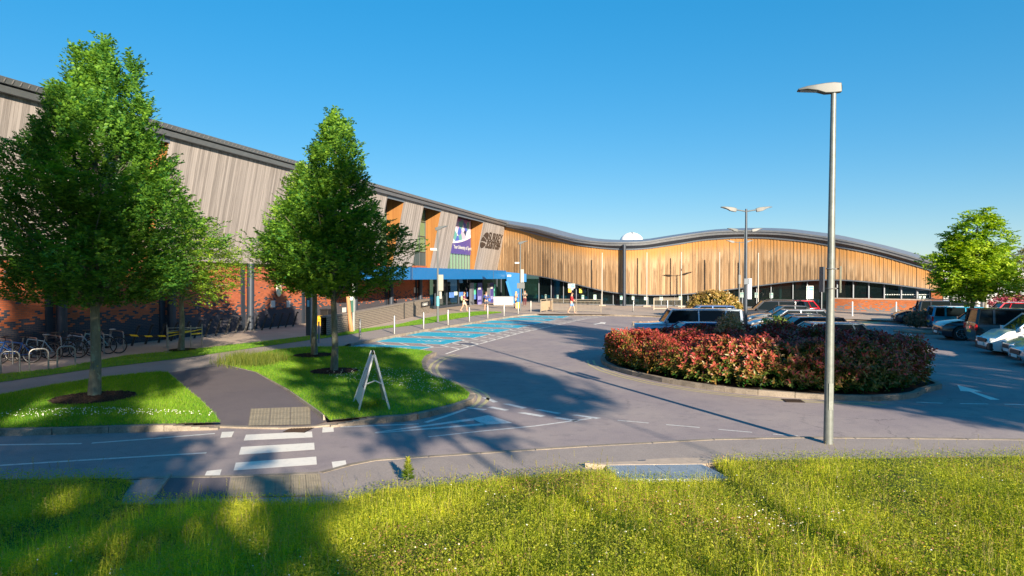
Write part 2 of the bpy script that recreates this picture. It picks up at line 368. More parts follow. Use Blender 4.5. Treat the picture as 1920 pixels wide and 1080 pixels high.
STEEL = mat('brushed_steel', (.3, .29, .28), .4, .7, .12, 20)
GALV = mat('galvanised_steel', (.17, .185, .18), .5, .4, .22, 9, .1)
DKMET = mat('dark_blue_metal', (.035, .045, .065), .45, .3, .15, 3)
GREYMET = mat('grey_roof_metal', (.25, .265, .29), .4, .45, .15, 3)
BLACK = mat('black_plastic', (.012, .012, .014), .5, 0, .1)
RUBBER = mat('tyre_rubber', (.018, .018, .018), .85, 0, .1)
WHITEP = mat('white_panel', (.5, .5, .49), .5, 0, .06)
# ============================================================ GROUND
def GP(pts, z=0.0): return [G(x, y, z) for x, y in pts]
st = lambda mb, name, m, **k: tag(mb.build(name, m, **k), kind='structure')
FAR = ground_mat('far_ground', (.05, .09, .02), (.07, .1, .03), (.09, .09, .04), big=.05, fine=3)
st(MB().sheet([(-700, -400), (700, -400), (700, 1500), (-700, 1500)], -.06), 'ground', FAR)
st(MB().sheet([(-70, 4), (90, 4), (90, 110), (-70, 110)], 0), 'road', ASPH)
ZP = .13
lawn1 = [(-260, 806), (-200, 765), (0, 741), (100, 722), (190, 708), (300, 697), (315, 699), (345, 725), (375, 750), (400, 775), (413, 792), (270, 796), (100, 801), (0, 803)]
lawn2 = [(420, 683), (440, 672), (519, 656), (572, 651), (640, 650), (730, 652), (783, 656), (812, 660), (796, 668), (790, 678), (792, 690), (800, 700), (813, 707), (843, 715), (867, 727), (881, 738), (876, 748), (850, 757), (805, 768), (761, 777), (710, 780), (664, 784), (618, 788), (605, 776), (590, 765), (540, 730), (480, 698)]
L1 = GP(lawn1, ZP); L2 = GP(lawn2, ZP)
front = [(-260, 806), (0, 803), (100, 801), (270, 796), (413, 792)]
notch = [(400, 775), (375, 750), (345, 725), (315, 699), (420, 683), (480, 698), (540, 730), (590, 765), (605, 776), (618, 788)]
nose = [(618, 788), (664, 784), (710, 780), (761, 777), (805, 768), (850, 757), (876, 748), (881, 738), (867, 727), (843, 715), (813, 707), (800, 700), (792, 690), (790, 678), (796, 668), (812, 660)]
back = [(783, 656), (730, 652), (640, 650), (655, 644), (677, 640), (737, 628.5), (793, 618), (844, 610), (883, 604), (918, 598), (951, 593.5), (975, 590), (1010, 588), (1130, 589), (1156, 590), (1240, 592), (1300, 593), (1500, 597), (1600, 598), (1680, 601), (1760, 604), (1920, 606)]
poly = [p.to_tuple()[:2] for p in GP(front + notch + nose + back, ZP)] + [(70, 60), (70, 105), (-65, 105), (-65, 13.4)]
st(MB().sheet(poly, ZP), 'pavement', PATHM)
# kerbs
def kerb(pts, z1=ZP + .006, wd=.14, side=0, name='kerb', taper=(0, 0)):
    P = GP(pts, ZP); segs = []
    # split into stones about 0.9 m long
    out = [Vector((p.x, p.y, 0)) for p in P]
    mb = MB(); k = 0
    L = [0]
    for i in range(1, len(out)): L.append(L[-1] + (out[i] - out[i - 1]).length)
    tot = L[-1]; nst = max(1, int(tot / .92))
    def at(s):
        for i in range(1, len(out)):
            if s <= L[i] or i == len(out) - 1:
                t = (s - L[i - 1]) / max(1e-6, L[i] - L[i - 1]); return out[i - 1].lerp(out[i], t)
    for j in range(nst):
        a = tot * j / nst; b = tot * (j + 1) / nst - .012
        pts3 = [at(a + (b - a) * q / 3) for q in range(4)]
        dz = random.uniform(-.006, .006)
        k0 = taper[0] and j == 0; k1 = taper[1] and j == nst - 1
        if k0 or k1:
            for q in range(6):
                f_ = (q + .5) / 6 if k0 else 1 - (q + .5) / 6
                mb.ribbon([at(a + (b - a) * q / 6), at(a + (b - a) * (q + 1) / 6)], wd, -.02, .04 + (z1 - .04) * f_, side)
        else: mb.ribbon(pts3, wd, -.02, z1 + dz, side)
    return tag(mb.build(name, KERB), kind='structure')
kerb(front[1:] , wd=.14, side=-1, taper=(0, 1))
kerb([front[0], front[1]], wd=.14, side=-1)
kerb(nose, wd=.15, side=-1, taper=(1, 0))
kerb([(1130, 589), (1156, 590), (1240, 592), (1300, 593), (1500, 597), (1600, 598), (1680, 601), (1760, 604), (1920, 606)], wd=.14, side=-1)
kerb([(655, 644), (677, 640), (737, 628.5), (793, 618), (844, 610), (883, 604), (918, 598), (951, 593.5), (975, 590), (1010, 588), (1130, 589)], wd=.1, side=-1)
# dropped dark path
dp = [(413, 792), (400, 775), (375, 750), (345, 725), (315, 699), (420, 683), (480, 698), (540, 730), (590, 765), (605, 776), (618, 788)]
def dz(py): return ZP + .002 if py < 700 else ZP + .002 - (py - 700) / 92 * (ZP - .02)
dpp = [G(x, y, dz(y)) for x, y in dp] + [G(584, 799, .02), G(413, 799, .02)]
st(MB().sheet(dpp), 'path_to_crossing', DARKT)
edge = ground_mat('edging', (.34, .3, .25), (.26, .22, .18), (.2, .17, .13), big=3, fine=30)
for pl in ([(404, 781), (400, 775), (375, 750), (345, 725), (315, 699)], [(608, 779), (605, 776), (590, 765), (540, 730), (480, 698), (420, 683)]):
    st(MB().ribbon([G(x, y, ZP) for x, y in pl], .05, -.02, ZP + .01), 'path_edging', edge)
st(MB().ribbon([G(405, 799, .02), G(470, 801, .02), G(530, 802, .02), G(584, 800, .02), G(626, 793, .05)], .13, -.02, .035), 'dropped_kerb', KERB)
# tactile paving
TAC = mat('buff_tactile', (.25, .21, .15), .85, 0, .2, 7)
def tactile(name, q, nx, ny, label, z=.012):
    A, B, C_, D = [Vector(p) for p in q]          # near-left, near-right, far-right, far-left
    mb = MB(); nrm = Vector((0, 0, z))
    for i in range(nx):
        for j in range(ny):
            g = .012
            def P(u, v): return (A.lerp(B, u)).lerp(D.lerp(C_, u), v) + nrm
            u0, u1, v0, v1 = (i + g) / nx, (i + 1 - g) / nx, (j + g) / ny, (j + 1 - g) / ny
            mb.quad(P(u0, v0), P(u1, v0), P(u1, v1), P(u0, v1))
            for a in range(6):
                for b in range(6):
                    c = P(u0 + (u1 - u0) * (a + .5) / 6, v0 + (v1 - v0) * (b + .5) / 6)
                    mb.box(c, (.022, .022, .006))
    return tag(mb.build(name, TAC), kind='structure')
tactile('tactile_paving', [G(465, 799, .02), G(583, 797, .025), G(582, 763, .05), G(470, 767, .05)], 3, 3, '')
# lawns
st(MB().sheet(L1, ZP + .012), 'lawn', SOIL); st(MB().sheet(L2, ZP + .012), 'lawn', SOIL)
stripU = [(-260, 745), (0, 702), (100, 692), (233, 667), (333, 658), (480, 642), (572, 631), (640, 620), (689, 616), (744, 609), (796, 597), (848, 588), (899, 584), (940, 585)]
stripL = [(940, 586.5), (890, 592), (843, 600), (796, 607.7), (723, 616), (640, 630), (580, 638), (480, 652), (333, 673), (167, 693), (0, 717), (-260, 765)]
L3 = GP(stripU + stripL, ZP)
st(MB().sheet(L3, ZP + .012), 'grass_strip', SOIL)
slabs = [(-300, 750)] + [(0, 701)] + stripU[2:] + [(960, 586)]
SL = [p.to_tuple()[:2] for p in GP(slabs, ZP)] + [(3, 86), (-2, 90), wl(93, 0, -.5).to_tuple()[:2], wl(15, 0, -.5).to_tuple()[:2]]
st(MB().sheet(SL, ZP + .006), 'paving_slabs', PAVE)
# forecourt: the near edge follows the curve
fc = GP([(960, 586), (1010, 588.6), (1130, 589.4), (1240, 592.4), (1500, 597.4), (1600, 598.4), (1680, 601.4), (1780, 604)], ZP)
st(MB().sheet([p.to_tuple()[:2] for p in fc] + [(60, 60), (45, 75), (10, 92), (-2, 90), (3, 86)], ZP + .004), 'forecourt', PAVE)
# mulch rings round trees
def mulch(px, py, rx, ry):
    c = G(px, py, ZP); mb = MB()
    mb.sheet([(c.x + rx * math.cos(a) * random.uniform(.93, 1.07), c.y + ry * math.sin(a) * random.uniform(.93, 1.07)) for a in np.linspace(0, 2 * math.pi, 28, endpoint=False)], ZP + .03)
    for k in range(900):
        a = random.uniform(0, 6.283); q = math.sqrt(random.random())
        mb.box((c.x + rx * q * math.cos(a), c.y + ry * q * math.sin(a), ZP + .04), (random.uniform(.02, .06), random.uniform(.01, .025), .012), rz=random.uniform(0, 3))
    tag(mb.build('bark_mulch', MULCH), kind='stuff')
mulch(176, 747, .95, 1.0); mulch(627, 697, .75, .8); mulch(590, 667, .8, .8); mulch(341, 657, .5, .6)
# near footway
kl = [(0, 904), (133, 899), (320, 893), (400, 892), (500, 889), (598, 885), (650, 871), (702, 861), (900, 848), (1100, 835), (1336, 822.5), (1500, 819), (1700, 820.5), (1920, 823), (2300, 828)]
K = GP(kl, .06)
ft = [(p.x, p.y) for p in K[2:]] + [(16, 9), (16, 6), (-8, 6), (-6.3, 10.3)]
st(MB().sheet(ft, .06), 'footway', PATHM)
for i in range(2, len(K) - 1): pass
kn = MB()
for i in range(len(K) - 1):
    n = max(1, int((K[i + 1] - K[i]).length / .9))
    for j in range(n):
        a = K[i].lerp(K[i + 1], j / n); b = K[i].lerp(K[i + 1], (j + 1) / n - .012)
        kn.ribbon([a, b], .11, -.02, .068 + random.uniform(-.002, .002), -1)
tag(kn.build('footway_kerb', KERB), kind='structure')
st(MB().sheet([G(322, 893, .064), G(432, 893, .064), G(424, 935, .064), G(286, 935, .064)]), 'crossing_apron', DARKT)
tactile('tactile_paving', [G(424, 934, .064), G(606, 930, .064), G(600, 889, .064), G(434, 896, .064)], 6, 3, '', z=.01)
st(MB().ribbon([G(318, 893, .06), G(284, 938, .06)], .06, 0, .1), 'path_edging', edge)

# ---------------------------------------------------------------- road markings
ZM = .004
mk = MB()
def mq(*pts): mk.sheet(GP(pts, ZM))
mq((461, 815), (585, 809), (586, 820), (457, 826)); mq((452, 838), (589, 830), (590, 843), (448, 852.6)); mq((442, 867.5), (593, 856), (594, 871), (438, 882))
mq((416, 810), (439, 809), (434, 819.5), (413, 821)); mq((605, 801), (625, 800), (626, 809.5), (604, 811)); mq((622, 866), (648, 863), (650, 872), (624, 877)); mq((388, 883), (415.7, 880), (411.7, 893), (383, 893))
tag(mk.build('zebra_crossing_markings', WHITE), kind='structure')
mk = MB()
def ml(pts, wd=.1, z=ZM): mk.flat_ribbon(GP(pts, z), wd, z)
ml([(-200, 836), (0, 834), (153, 831.7)], .09); ml([(172, 830.7), (290, 822), (403, 812.7)], .09); ml([(-200, 888), (0, 872.5), (200, 860), (387, 849)], .09)
ml([(638, 800.5), (785, 794.8)], .09)
ml([(798, 792), (840, 779), (874, 767)], .12)
ml([(803, 819), (900, 808.5), (1000, 799), (1112, 784)], .07)
mq((702, 811.6), (705, 810), (884, 784.4), (890, 788)); mq((702, 811.6), (706, 812.4), (915, 796.6), (905, 793.5))
mq((884, 784.4), (916, 778), (961, 793), (909, 796.4))
for q in (((903, 745), (915, 745.5), (934, 753.5), (925, 754.5)), ((942, 757), (956, 757), (989, 764.5), (979, 766)), ((1001, 768), (1013, 767.5), (1053, 774.5), (1045, 776)), ((1070, 778), (1082, 777.5), (1128, 783.5), (1118, 785.5)),
          ((873, 765), (879, 763.5), (914, 767.5), (906, 769.3)), ((912, 763.5), (924, 762.5), (955, 768.5), (946, 770)), ((970, 774), (982, 773), (1024, 779.5), (1014, 781.5)), ((1037, 783.5), (1049, 782.5), (1088, 788.5), (1079, 790.5))): mq(*q)
for q in ([(1158, 788), (1216, 793)], [(1249, 796), (1312, 801.5)], [(1347, 805), (1410, 810.5)], [(1449, 814), (1496, 817)]): ml(q, .055)
for q in ([(1718, 754), (1768, 756)], [(1800, 756.7), (1853, 757.4)], [(1883, 758), (1935, 758.6)]): ml(q, .09)
tag(mk.build('road_lines', WHITEW), kind='structure')
mk = MB()
mq((1795, 721.5), (1842, 734), (1826, 734.2), (1875, 749.5), (1857, 749.5), (1818, 734.2), (1801, 733))
mq((1690, 626), (1712, 624), (1709, 628), (1725, 629.6), (1719, 632), (1702, 630), (1694, 632))
mq((1112, 607.5), (1126, 605.5), (1124, 604), (1136, 604.6), (1134, 607.5), (1129, 606.6), (1116, 608.6))
tag(mk.build('direction_arrows', WHITE), kind='structure')
# double yellow lines
mk = MB()
ml([(862, 666.5), (836, 672), (822, 682), (818, 690), (822, 700), (830, 708), (842, 714), (872, 724), (897, 731), (911, 738.5), (916, 745), (912, 753), (898, 764)], .1)
ml([(853, 664.5), (825, 672), (810, 682), (805.5, 690), (808, 700), (815, 707), (838, 717), (860, 724), (880, 730), (893, 735), (900, 743), (897, 752), (884, 763.5)], .1)
isl = [(1131, 668), (1126, 676), (1130, 684), (1150, 694), (1183, 704), (1240, 717), (1300, 727), (1350, 734), (1405, 740), (1467, 745), (1530, 749), (1587, 751.6), (1640, 752.6), (1690, 750), (1722, 745), (1731, 738)]
IS = GP(isl, 0)
def offs(P, d):
    out = []
    for i, p in enumerate(P):
        t = (P[min(i + 1, len(P) - 1)] - P[max(i - 1, 0)]).normalized(); out.append(Vector((p.x + t.y * d, p.y - t.x * d, 0)))
    return out
mk.flat_ribbon(offs(IS, .28)[1:13], .08, ZM); mk.flat_ribbon(offs(IS, .5)[1:13], .08, ZM)
tag(mk.build('double_yellow_lines', YEL), kind='structure')
# planted island
isback = [(12.4, 19.6), (12.9, 21.5), (12.0, 24.2), (9.5, 26), (7, 27), (4.6, 27.6)]
ISP = [(p.x, p.y) for p in IS]
st(MB().sheet(ISP + isback, .1), 'planted_island', MULCH)
kb = MB(); full = [Vector((p[0], p[1], 0)) for p in ISP + isback + ISP[:1]]
L = [0]
for i in range(1, len(full)): L.append(L[-1] + (full[i] - full[i - 1]).length)
def atl(s):
    for i in range(1, len(full)):
        if s <= L[i] or i == len(full) - 1: return full[i - 1].lerp(full[i], (s - L[i - 1]) / max(1e-6, L[i] - L[i - 1]))
n = int(L[-1] / .92)
for j in range(n):
    a = L[-1] * j / n; b = L[-1] * (j + 1) / n - .015
    kb.ribbon([atl(a + (b - a) * q / 3) for q in range(4)], .15, -.02, .14 + random.uniform(-.006, .006), 1)
tag(kb.build('island_kerb', KERB), kind='structure')

# ---------------------------------------------------------------- disabled bays
T0 = Vector((-2.4, 34.8, 0)); VS = Vector((1.2, 3.52, 0)); UL = Vector((-.926, .378, 0)).normalized(); VN = VS.normalized()
blue = MB(); wh = MB(); sy = MB(); Lb = 5.0; Wb = 2.55
def fl(a, b, wd=.085, z=.009): wh.flat_ribbon([a, b], wd, z)
for i in range(-2, 8):
    o = T0 + VS * i
    tr = o; br = o - VN * Wb; tl = tr + UL * Lb; bl = br + UL * Lb
    if i > -2:
        blue.sheet([bl, br, tr, tl], .004)
        fl(tl, tr); fl(tr, br); fl(br, bl)
        # wheelchair symbol
        c = br + UL * 1.15 + VN * Wb * .5
        def S(u, v): return c - UL * u + VN * v
        th = np.linspace(-2.2, 1.9, 12)
        sy.flat_ribbon([S(-.1 + .42 * math.cos(a), .42 * math.sin(a)) for a in th], .09, .009)
        sy.flat_ribbon([S(-.75, .1), S(-.15, .05), S(.0, .45), S(.35, .5)], .1, .009)
        sy.flat_ribbon([S(-.45, .08), S(-.45, .4)], .09, .009)
        sy.sheet([S(-.95 + .1 * math.cos(a), .1 + .1 * math.sin(a)) for a in np.linspace(0, 6.28, 9)[:-1]], .009)
    g0 = tr; g1 = tr + VN * (VS.length - Wb)       # hatch gap above this bay
    if i < 7:
        m = 4
        for k in range(m):
            a = g0 + UL * (Lb * k / m); b = g1 + UL * (Lb * (k + 1) / m); fl(a, b, .08)
# boundary line and end hatching
bd = [(836, 664), (863, 654.6), (903.5, 644), (975, 624.7), (1047, 609), (1100, 597.5), (1156, 591)]
BD = GP(bd, 0)
wh.flat_ribbon(BD, .11, .009)
def Bat(v):
    best = None
    for q in range(400):
        t = q / 399 * (len(BD) - 1); j = min(int(t), len(BD) - 2); p = BD[j].lerp(BD[j + 1], t - j); dd = abs((p - T0).dot(VN) - v)
        if best is None or dd < best[0]: best = (dd, p)
    return best
v = -4.2
while v < 26.5:
    for a, c in ((v, v + 1.24), (v + 1.24, v)):
        q = Bat(c)
        if q[0] < .2: fl(T0 + VN * a, q[1], .12)
    v += 1.24
tag(blue.build('blue_parking_bays', BLUEP), kind='structure'); tag(wh.build('parking_bay_lines', WHITE), kind='structure'); tag(sy.build('wheelchair_symbols', WHITE), kind='structure')
# yellow box on the far pavement edge
mk = MB(); mq((1605, 603), (1640, 602), (1655, 606), (1612, 608)); tag(mk.build('yellow_box_marking', YEL), kind='structure')
# ============================================================ SPORTS CENTRE
LB = board_mat('grey_boards', (.23, .205, .195), (.44, .39, .365), (.11, .095, .088), (.2, .16, .14), bw=.14, streak=.6, brd=.38, darkamt=.35)
CB = board_mat('cedar_boards', (.27, .155, .075), (.54, .375, .225), (.1, .06, .034), (.44, .22, .07), bw=.16, top_len=1.4, streak=.7, darkamt=.5)
RV = board_mat('fresh_cedar', (.24, .1, .03), (.32, .15, .045), (.17, .06, .012), (.25, .12, .03), bw=.14, streak=.4)
BRK = brick_mat('banded_brick'); BRK2 = brick_mat('plinth_brick', t_lo=.0, t_hi=1.35, dark=(.17, .16, .17), red=(.4, .12, .04), base=1.0)
GRAYBR = brick_mat('grey_brick', red=(.12, .1, .09), dark=(.08, .068, .062), t_lo=-2, t_hi=-1, mortar=(.34, .28, .22), ms=.014, row=.11)
GRBR2 = brick_mat('pale_brick', red=(.2, .18, .17), dark=(.16, .145, .14), t_lo=-2, t_hi=-1, mortar=(.33, .3, .28))
GLS = glass_mat('tinted_glass'); GLSL = glass_mat('upper_glass', tint=(.7, .9, .75), dark=(.2, .32, .17), tr=.35)
BLUE = mat('blue_fascia', (.0, .12, .34), .35, 0, .06, 2)
NAVY = mat('navy_soffit', (.02, .03, .05), .6, 0, .1)
LTGR = mat('light_grey_trim', (.13, .15, .18), .45, .2, .1, 4)
B = empty('sports_centre', (0, 0, 0), 0, 'long sports centre with a wavy grey roof, timber cladding, red brick base and blue canopy', 'building')
def tube_loc(o, lab): o['label'] = lab; return o
ZT, ZC = 9.75, 4.0; LEAN = 1.2
# brick wall (with uv)
mb = MB()
def wq(mb, s0, s1, z0, z1, o0, o1=None):
    if o1 is None: o1 = o0
    mb.quad(wl(s0, z0, o0), wl(s1, z0, o0), wl(s1, z1, o1), wl(s0, z1, o1), [(s0, z0), (s1, z0), (s1, z1), (s0, z1)])
wq(mb, 5, sD(66.5), 0.0, ZC + .3, -.3)
mb.build('brick_wall', BRK, B)
# cladding panels
pan = [(9, 29), (32.3, 42.5), (46, 54.6), (57.6, 61.7), (65.8, 70.4), (78.6, 87.6)]
prev = None
for a, b in pan:
    s0, s1 = sD(a), sD(b); mb = MB()
    wq(mb, s0, s1, ZC, ZT, 0.0, LEAN)
    mb.quad(wl(s1, ZC, 0), wl(s1, ZC, -.45), wl(s1, ZT, -.45), wl(s1, ZT, LEAN), [(0, ZC), (.45, ZC), (1.6, ZT), (0, ZT)])
    mb.build('cladding_panel', LB, B)
    mb = MB()   # near-end reveal, fresh cedar
    mb.quad(wl(s0, ZC, -.45), wl(s0, ZC, 0), wl(s0, ZT, LEAN), wl(s0, ZT, -.45), [(0, ZC), (.45, ZC), (1.65, ZT), (0, ZT)])
    mb.build('timber_reveal', RV, B)
    mb = MB(); wq(mb, s0, s1, ZC - .12, ZC, -.3, 0.02); mb.build('cladding_underside', NAVY, B)
# recess back glazing
FRM = mat('window_frame', (.05, .055, .06), .5, .2, .1)
for (a, b), kind in (((29, 32.3), 0), ((42.5, 46), 0), ((54.6, 57.6), 0), ((61.7, 65.8), 1), ((70.4, 78.6), 2)):
    s0, s1 = sD(a), sD(b)
    z0 = ZC
    mb = MB(); wq(mb, s0, s1, 5.6 if kind == 1 else z0, ZT, -.5); mb.build('recess_window', GLSL, B)
    fr = MB()
    for z in ((5.6, 7.1, 8.5) if kind != 2 else (6.0,)): fr.bar(wl(s0, z, -.46), wl(s1, z, -.46), .06, .08)
    k = 3 if kind != 2 else 9
    for j in range(k + 1): fr.bar(wl(s0 + (s1 - s0) * j / k, z0, -.46), wl(s0 + (s1 - s0) * j / k, ZT, -.46), .09, .06)
    fr.build('window_frame', FRM, B)
    if kind == 1:
        mb = MB(); wq(mb, s0, s1, z0, 5.6, -.47); mb.build('grey_infill_panel', board_mat('dark_infill', (.05, .07, .07), (.07, .09, .09), (.03, .04, .04), (0, 0, 0), bw=.3), B)
    sf = MB()
    sf.add([wl(s0, ZT - .02, -.5), wl(s1, ZT - .02, -.5), wl(s1, ZT - .02, LEAN), wl(s0, ZT - .02, LEAN)], [(0, 1, 2, 3)])
    sf.build('recess_soffit', mat('brown_soffit', (.11, .045, .03), .6, 0, .15), B)
    tb = MB(); tb.bar(wl(s0, ZT - .12, LEAN - .03), wl(s1, ZT - .12, LEAN - .03), .06, .3); tb.build('lintel', LTGR, B)
# hall interior wall seen through the glazing
mb = MB(); wq(mb, sD(29), sD(80), 4, 9.6, -3.5); mb.build('interior_wall', mat('pale_green_wall', (.5, .62, .42), .8, 0, .15, 1.2), B)
# columns
for k, D in enumerate([21.9, 27.8, 33.6, 39.5, 45.5, 51.5, 57.5, 63.5]):
    s = sD(D); cb = MB()
    p0 = wl(s, 0, .0); p1 = wl(s, ZC, .05)
    cb.tube([p0, p1], .2, 14); cb.bar(wl(s - .32, .02, -.27), wl(s - .32, ZC, -.27), .3, .1, up=NRM)
    cb.build('steel_column', DKMET, B, smooth=40)
# left roof: fascia bands following the wall
SE = sD(88.2)
mb = MB()
def band(mb, s0, s1, o0, z0, o1, z1): mb.quad(wl(s0, z0, o0), wl(s1, z0, o0), wl(s1, z1, o1), wl(s0, z1, o1))
band(mb, 5, SE, 1.7, 9.97, 1.85, 10.15); band(mb, 5, SE, 1.85, 10.15, 1.7, 10.2); band(mb, 5, SE, 1.7, 9.97, 1.5, 9.97)
FA = mb
mb = MB(); band(mb, 5, SE, 1.5, 9.89, 1.5, 9.98); mb.build('roof_shadow_gap', BLACK, B)
mb = MB(); band(mb, 5, SE, 1.45, 9.72, 1.6, 9.91); band(mb, 5, SE, 1.45, 9.72, LEAN - .02, ZT - .02); band(mb, 5, SE, 1.6, 9.91, 1.48, 9.92); mb.build('lower_fascia', GREYMET, B)
# louvre ribs of the fascia
mb = FA; mb.cur = 1; s = 6
while s < SE:
    mb.bar(wl(s, 10.0, 1.735), wl(s, 10.12, 1.83), .03, .012); s += .3
mb.build('roof_fascia', [GREYMET, mat('rib_grey', (.25, .24, .25), .5, .3, .1)], B)
# curved facade data from photo pixels
pxs = np.array([900, 930, 950, 1000, 1050, 1100, 1174, 1250, 1300, 1400, 1500, 1600, 1700, 1770.])
Dps = np.array([90.5, 88.7, 87.4, 83.5, 79.2, 76.2, 73.8, 72.7, 71.8, 69, 65.5, 62.2, 59.8, 58.2])
rt = np.array([[930, 405.5], [953, 411.7], [1003, 424], [1046.7, 435.7], [1076, 443.8], [1105, 449.6], [1134, 452.5], [1163, 453.5], [1210, 452.3], [1249, 445.6], [1293, 439], [1338, 433], [1382, 431], [1430, 430.5], [1480, 432.5], [1554, 442], [1600, 451], [1660, 465], [1700, 476], [1770, 496]])
wt = np.array([[930, 420], [953, 426], [1003, 438], [1046.7, 450], [1076, 458], [1105, 463.5], [1134, 467], [1175, 469.6], [1210, 468], [1267, 460], [1320, 451.5], [1382, 447], [1440, 447.5], [1522, 455], [1600, 469], [1662, 483], [1740, 506], [1770, 516]])
wb = np.array([[930, 508], [987, 513], [1034, 520], [1065, 527], [1104, 537], [1135, 545], [1174, 550], [1213, 552.5], [1250, 552.5], [1282, 551], [1338, 546], [1393, 539], [1440, 533], [1484, 527.5], [1524, 524.5], [1560, 523.5], [1596, 524.5], [1662, 530.5], [1747, 542], [1770, 546]])
def smooth_interp(x, t):
    return float(np.mean([np.interp(x + d, t[:, 0], t[:, 1]) for d in (-14, -7, 0, 7, 14)])) if t[0, 0] + 14 < x < t[-1, 0] - 14 else float(np.interp(x, t[:, 0], t[:, 1]))
DT = np.stack([pxs, Dps], 1)
samp = []
for px in np.arange(926, 1771, 4.0):
    D = smooth_interp(px, DT)
    p = V(px, 520, D)
    samp.append([p.x, p.y, V(px, smooth_interp(px, rt), D - 1.0 - 5.5 * min(1, max(0, (1015 - px) / 85))).z, V(px, smooth_interp(px, wt), D).z, V(px, smooth_interp(px, wb), D).z])
samp = np.array(samp)
arc = np.concatenate([[0], np.cumsum(np.hypot(np.diff(samp[:, 0]), np.diff(samp[:, 1])))])
def CV(s, off=0.0):       # point on curve + outward offset (towards viewer); returns x,y,zroof,zwt,zwb
    r = [np.interp(s, arc, samp[:, k]) for k in range(5)]
    e = .6; a = [np.interp(s + e, arc, samp[:, k]) - np.interp(s - e, arc, samp[:, k]) for k in (0, 1)]
    l = math.hypot(*a); nx, ny = a[1] / l, -a[0] / l
    return r[0] + nx * off, r[1] + ny * off, r[2], r[3], r[4]
def s_of_px(px):
    return float(np.interp(px, np.arange(926, 1771, 4.0), arc))
S1 = arc[-1]
# timber curtain as real boards
bw = .16; mb = MB(); nb = int(S1 / bw)
for i in range(nb):
    a, b = i * bw, (i + 1) * bw; o = .45 + (.022 if i % 2 else 0.0) + random.uniform(-.01, .01)
    g = .006
    xa, ya, _, za, zb = CV(a + g, o); xb, yb, _, zc, zd = CV(b - g, o)
    dzb = random.uniform(-.03, .02)
    P = [(xa, ya, zb + dzb), (xb, yb, zd + dzb), (xb, yb, zc + .05), (xa, ya, za + .05)]
    ua, ub = a + .02, b - .02
    mb.quad(*P, uv=[(ua, za - zb), (ub, za - zb), (ub, 0), (ua, 0)])
    for (x, y, z0, z1, u, sd) in ((xa, ya, zb + dzb, za + .05, ua, 0), (xb, yb, zd + dzb, zc + .05, ub, 1)):
        cx, cy, *_ = CV((a + g) if sd == 0 else (b - g), o - .06)
        q = [(cx, cy, z0), (x, y, z0), (x, y, z1), (cx, cy, z1)] if sd == 0 else [(x, y, z0), (cx, cy, z0), (cx, cy, z1), (x, y, z1)]
        mb.quad(*q, uv=[(u, z1 - z0), (u, z1 - z0), (u, 0), (u, 0)])
mb.build('timber_curtain', CB, B)
def strip(name, m, o0, z0f, o1, z1f, a=0, b=None, n=180, uv=False):
    b = S1 if b is None else b; mb = MB(); pr = None
    for i in range(n + 1):
        s = a + (b - a) * i / n; p0 = CV(s, o0); p1 = CV(s, o1)
        A = (p0[0], p0[1], z0f(p0)); Bq = (p1[0], p1[1], z1f(p1))
        if pr: mb.quad(pr[0], A, Bq, pr[1], uv=[(pr[2], pr[0][2]), (s, A[2]), (s, Bq[2]), (pr[2], pr[1][2])] if uv else None)
        pr = (A, Bq, s)
    return mb.build(name, m, B)
strip('curtain_backing', NAVY, .36, lambda p: p[4], .36, lambda p: p[3])
strip('curtain_base_trim', LTGR, .52, lambda p: p[4] - .1, .52, lambda p: p[4] + .0)
strip('curtain_underside', NAVY, .0, lambda p: p[4] - .1, .52, lambda p: p[4] - .1)
strip('curtain_top_trim', LTGR, .56, lambda p: p[3] + .0, .56, lambda p: p[3] + .14)
strip('roof_soffit', DKMET, .56, lambda p: p[3] + .14, .85, lambda p: p[2] - .42)
strip('roof_lower_band', GREYMET, .85, lambda p: p[2] - .42, .9, lambda p: p[2] - .2)
strip('roof_band_gap', BLACK, .9, lambda p: p[2] - .2, .9, lambda p: p[2] - .17)
strip('roof_upper_band', GREYMET, .98, lambda p: p[2] - .18, 1.0, lambda p: p[2] - .02)
strip('curved_roof', GREYMET, 1.0, lambda p: p[2] - .02, -.5, lambda p: p[2] + .28)
# main roof surface behind
mb = MB(); pr = None
for i in range(61):
    s = S1 * i / 60; p = CV(s, -.5); q = (p[0] + (p[0] * .25 - 4) * .3, p[1] + 34)
    A = (p[0], p[1], p[2] + .28); Bq = (q[0], q[1], p[2] - .3)
    if pr: mb.quad(pr[0], A, Bq, pr[1])
    pr = (A, Bq)
mb.build('roof_sheet', GREYMET, B, smooth=60)
mb = MB(); mb.quad(wl(5, 10.2, 1.7), wl(SE, 10.2, 1.7), wl(SE, 10.1, -34), wl(5, 10.1, -34)); mb.build('hall_roof', GREYMET, B)
mb = MB(); mb.quad(wl(5, 0, -.3), wl(5, 10, LEAN), wl(5, 10.3, -34), wl(5, 0, -34)); mb.build('end_wall', GREYMET, B)
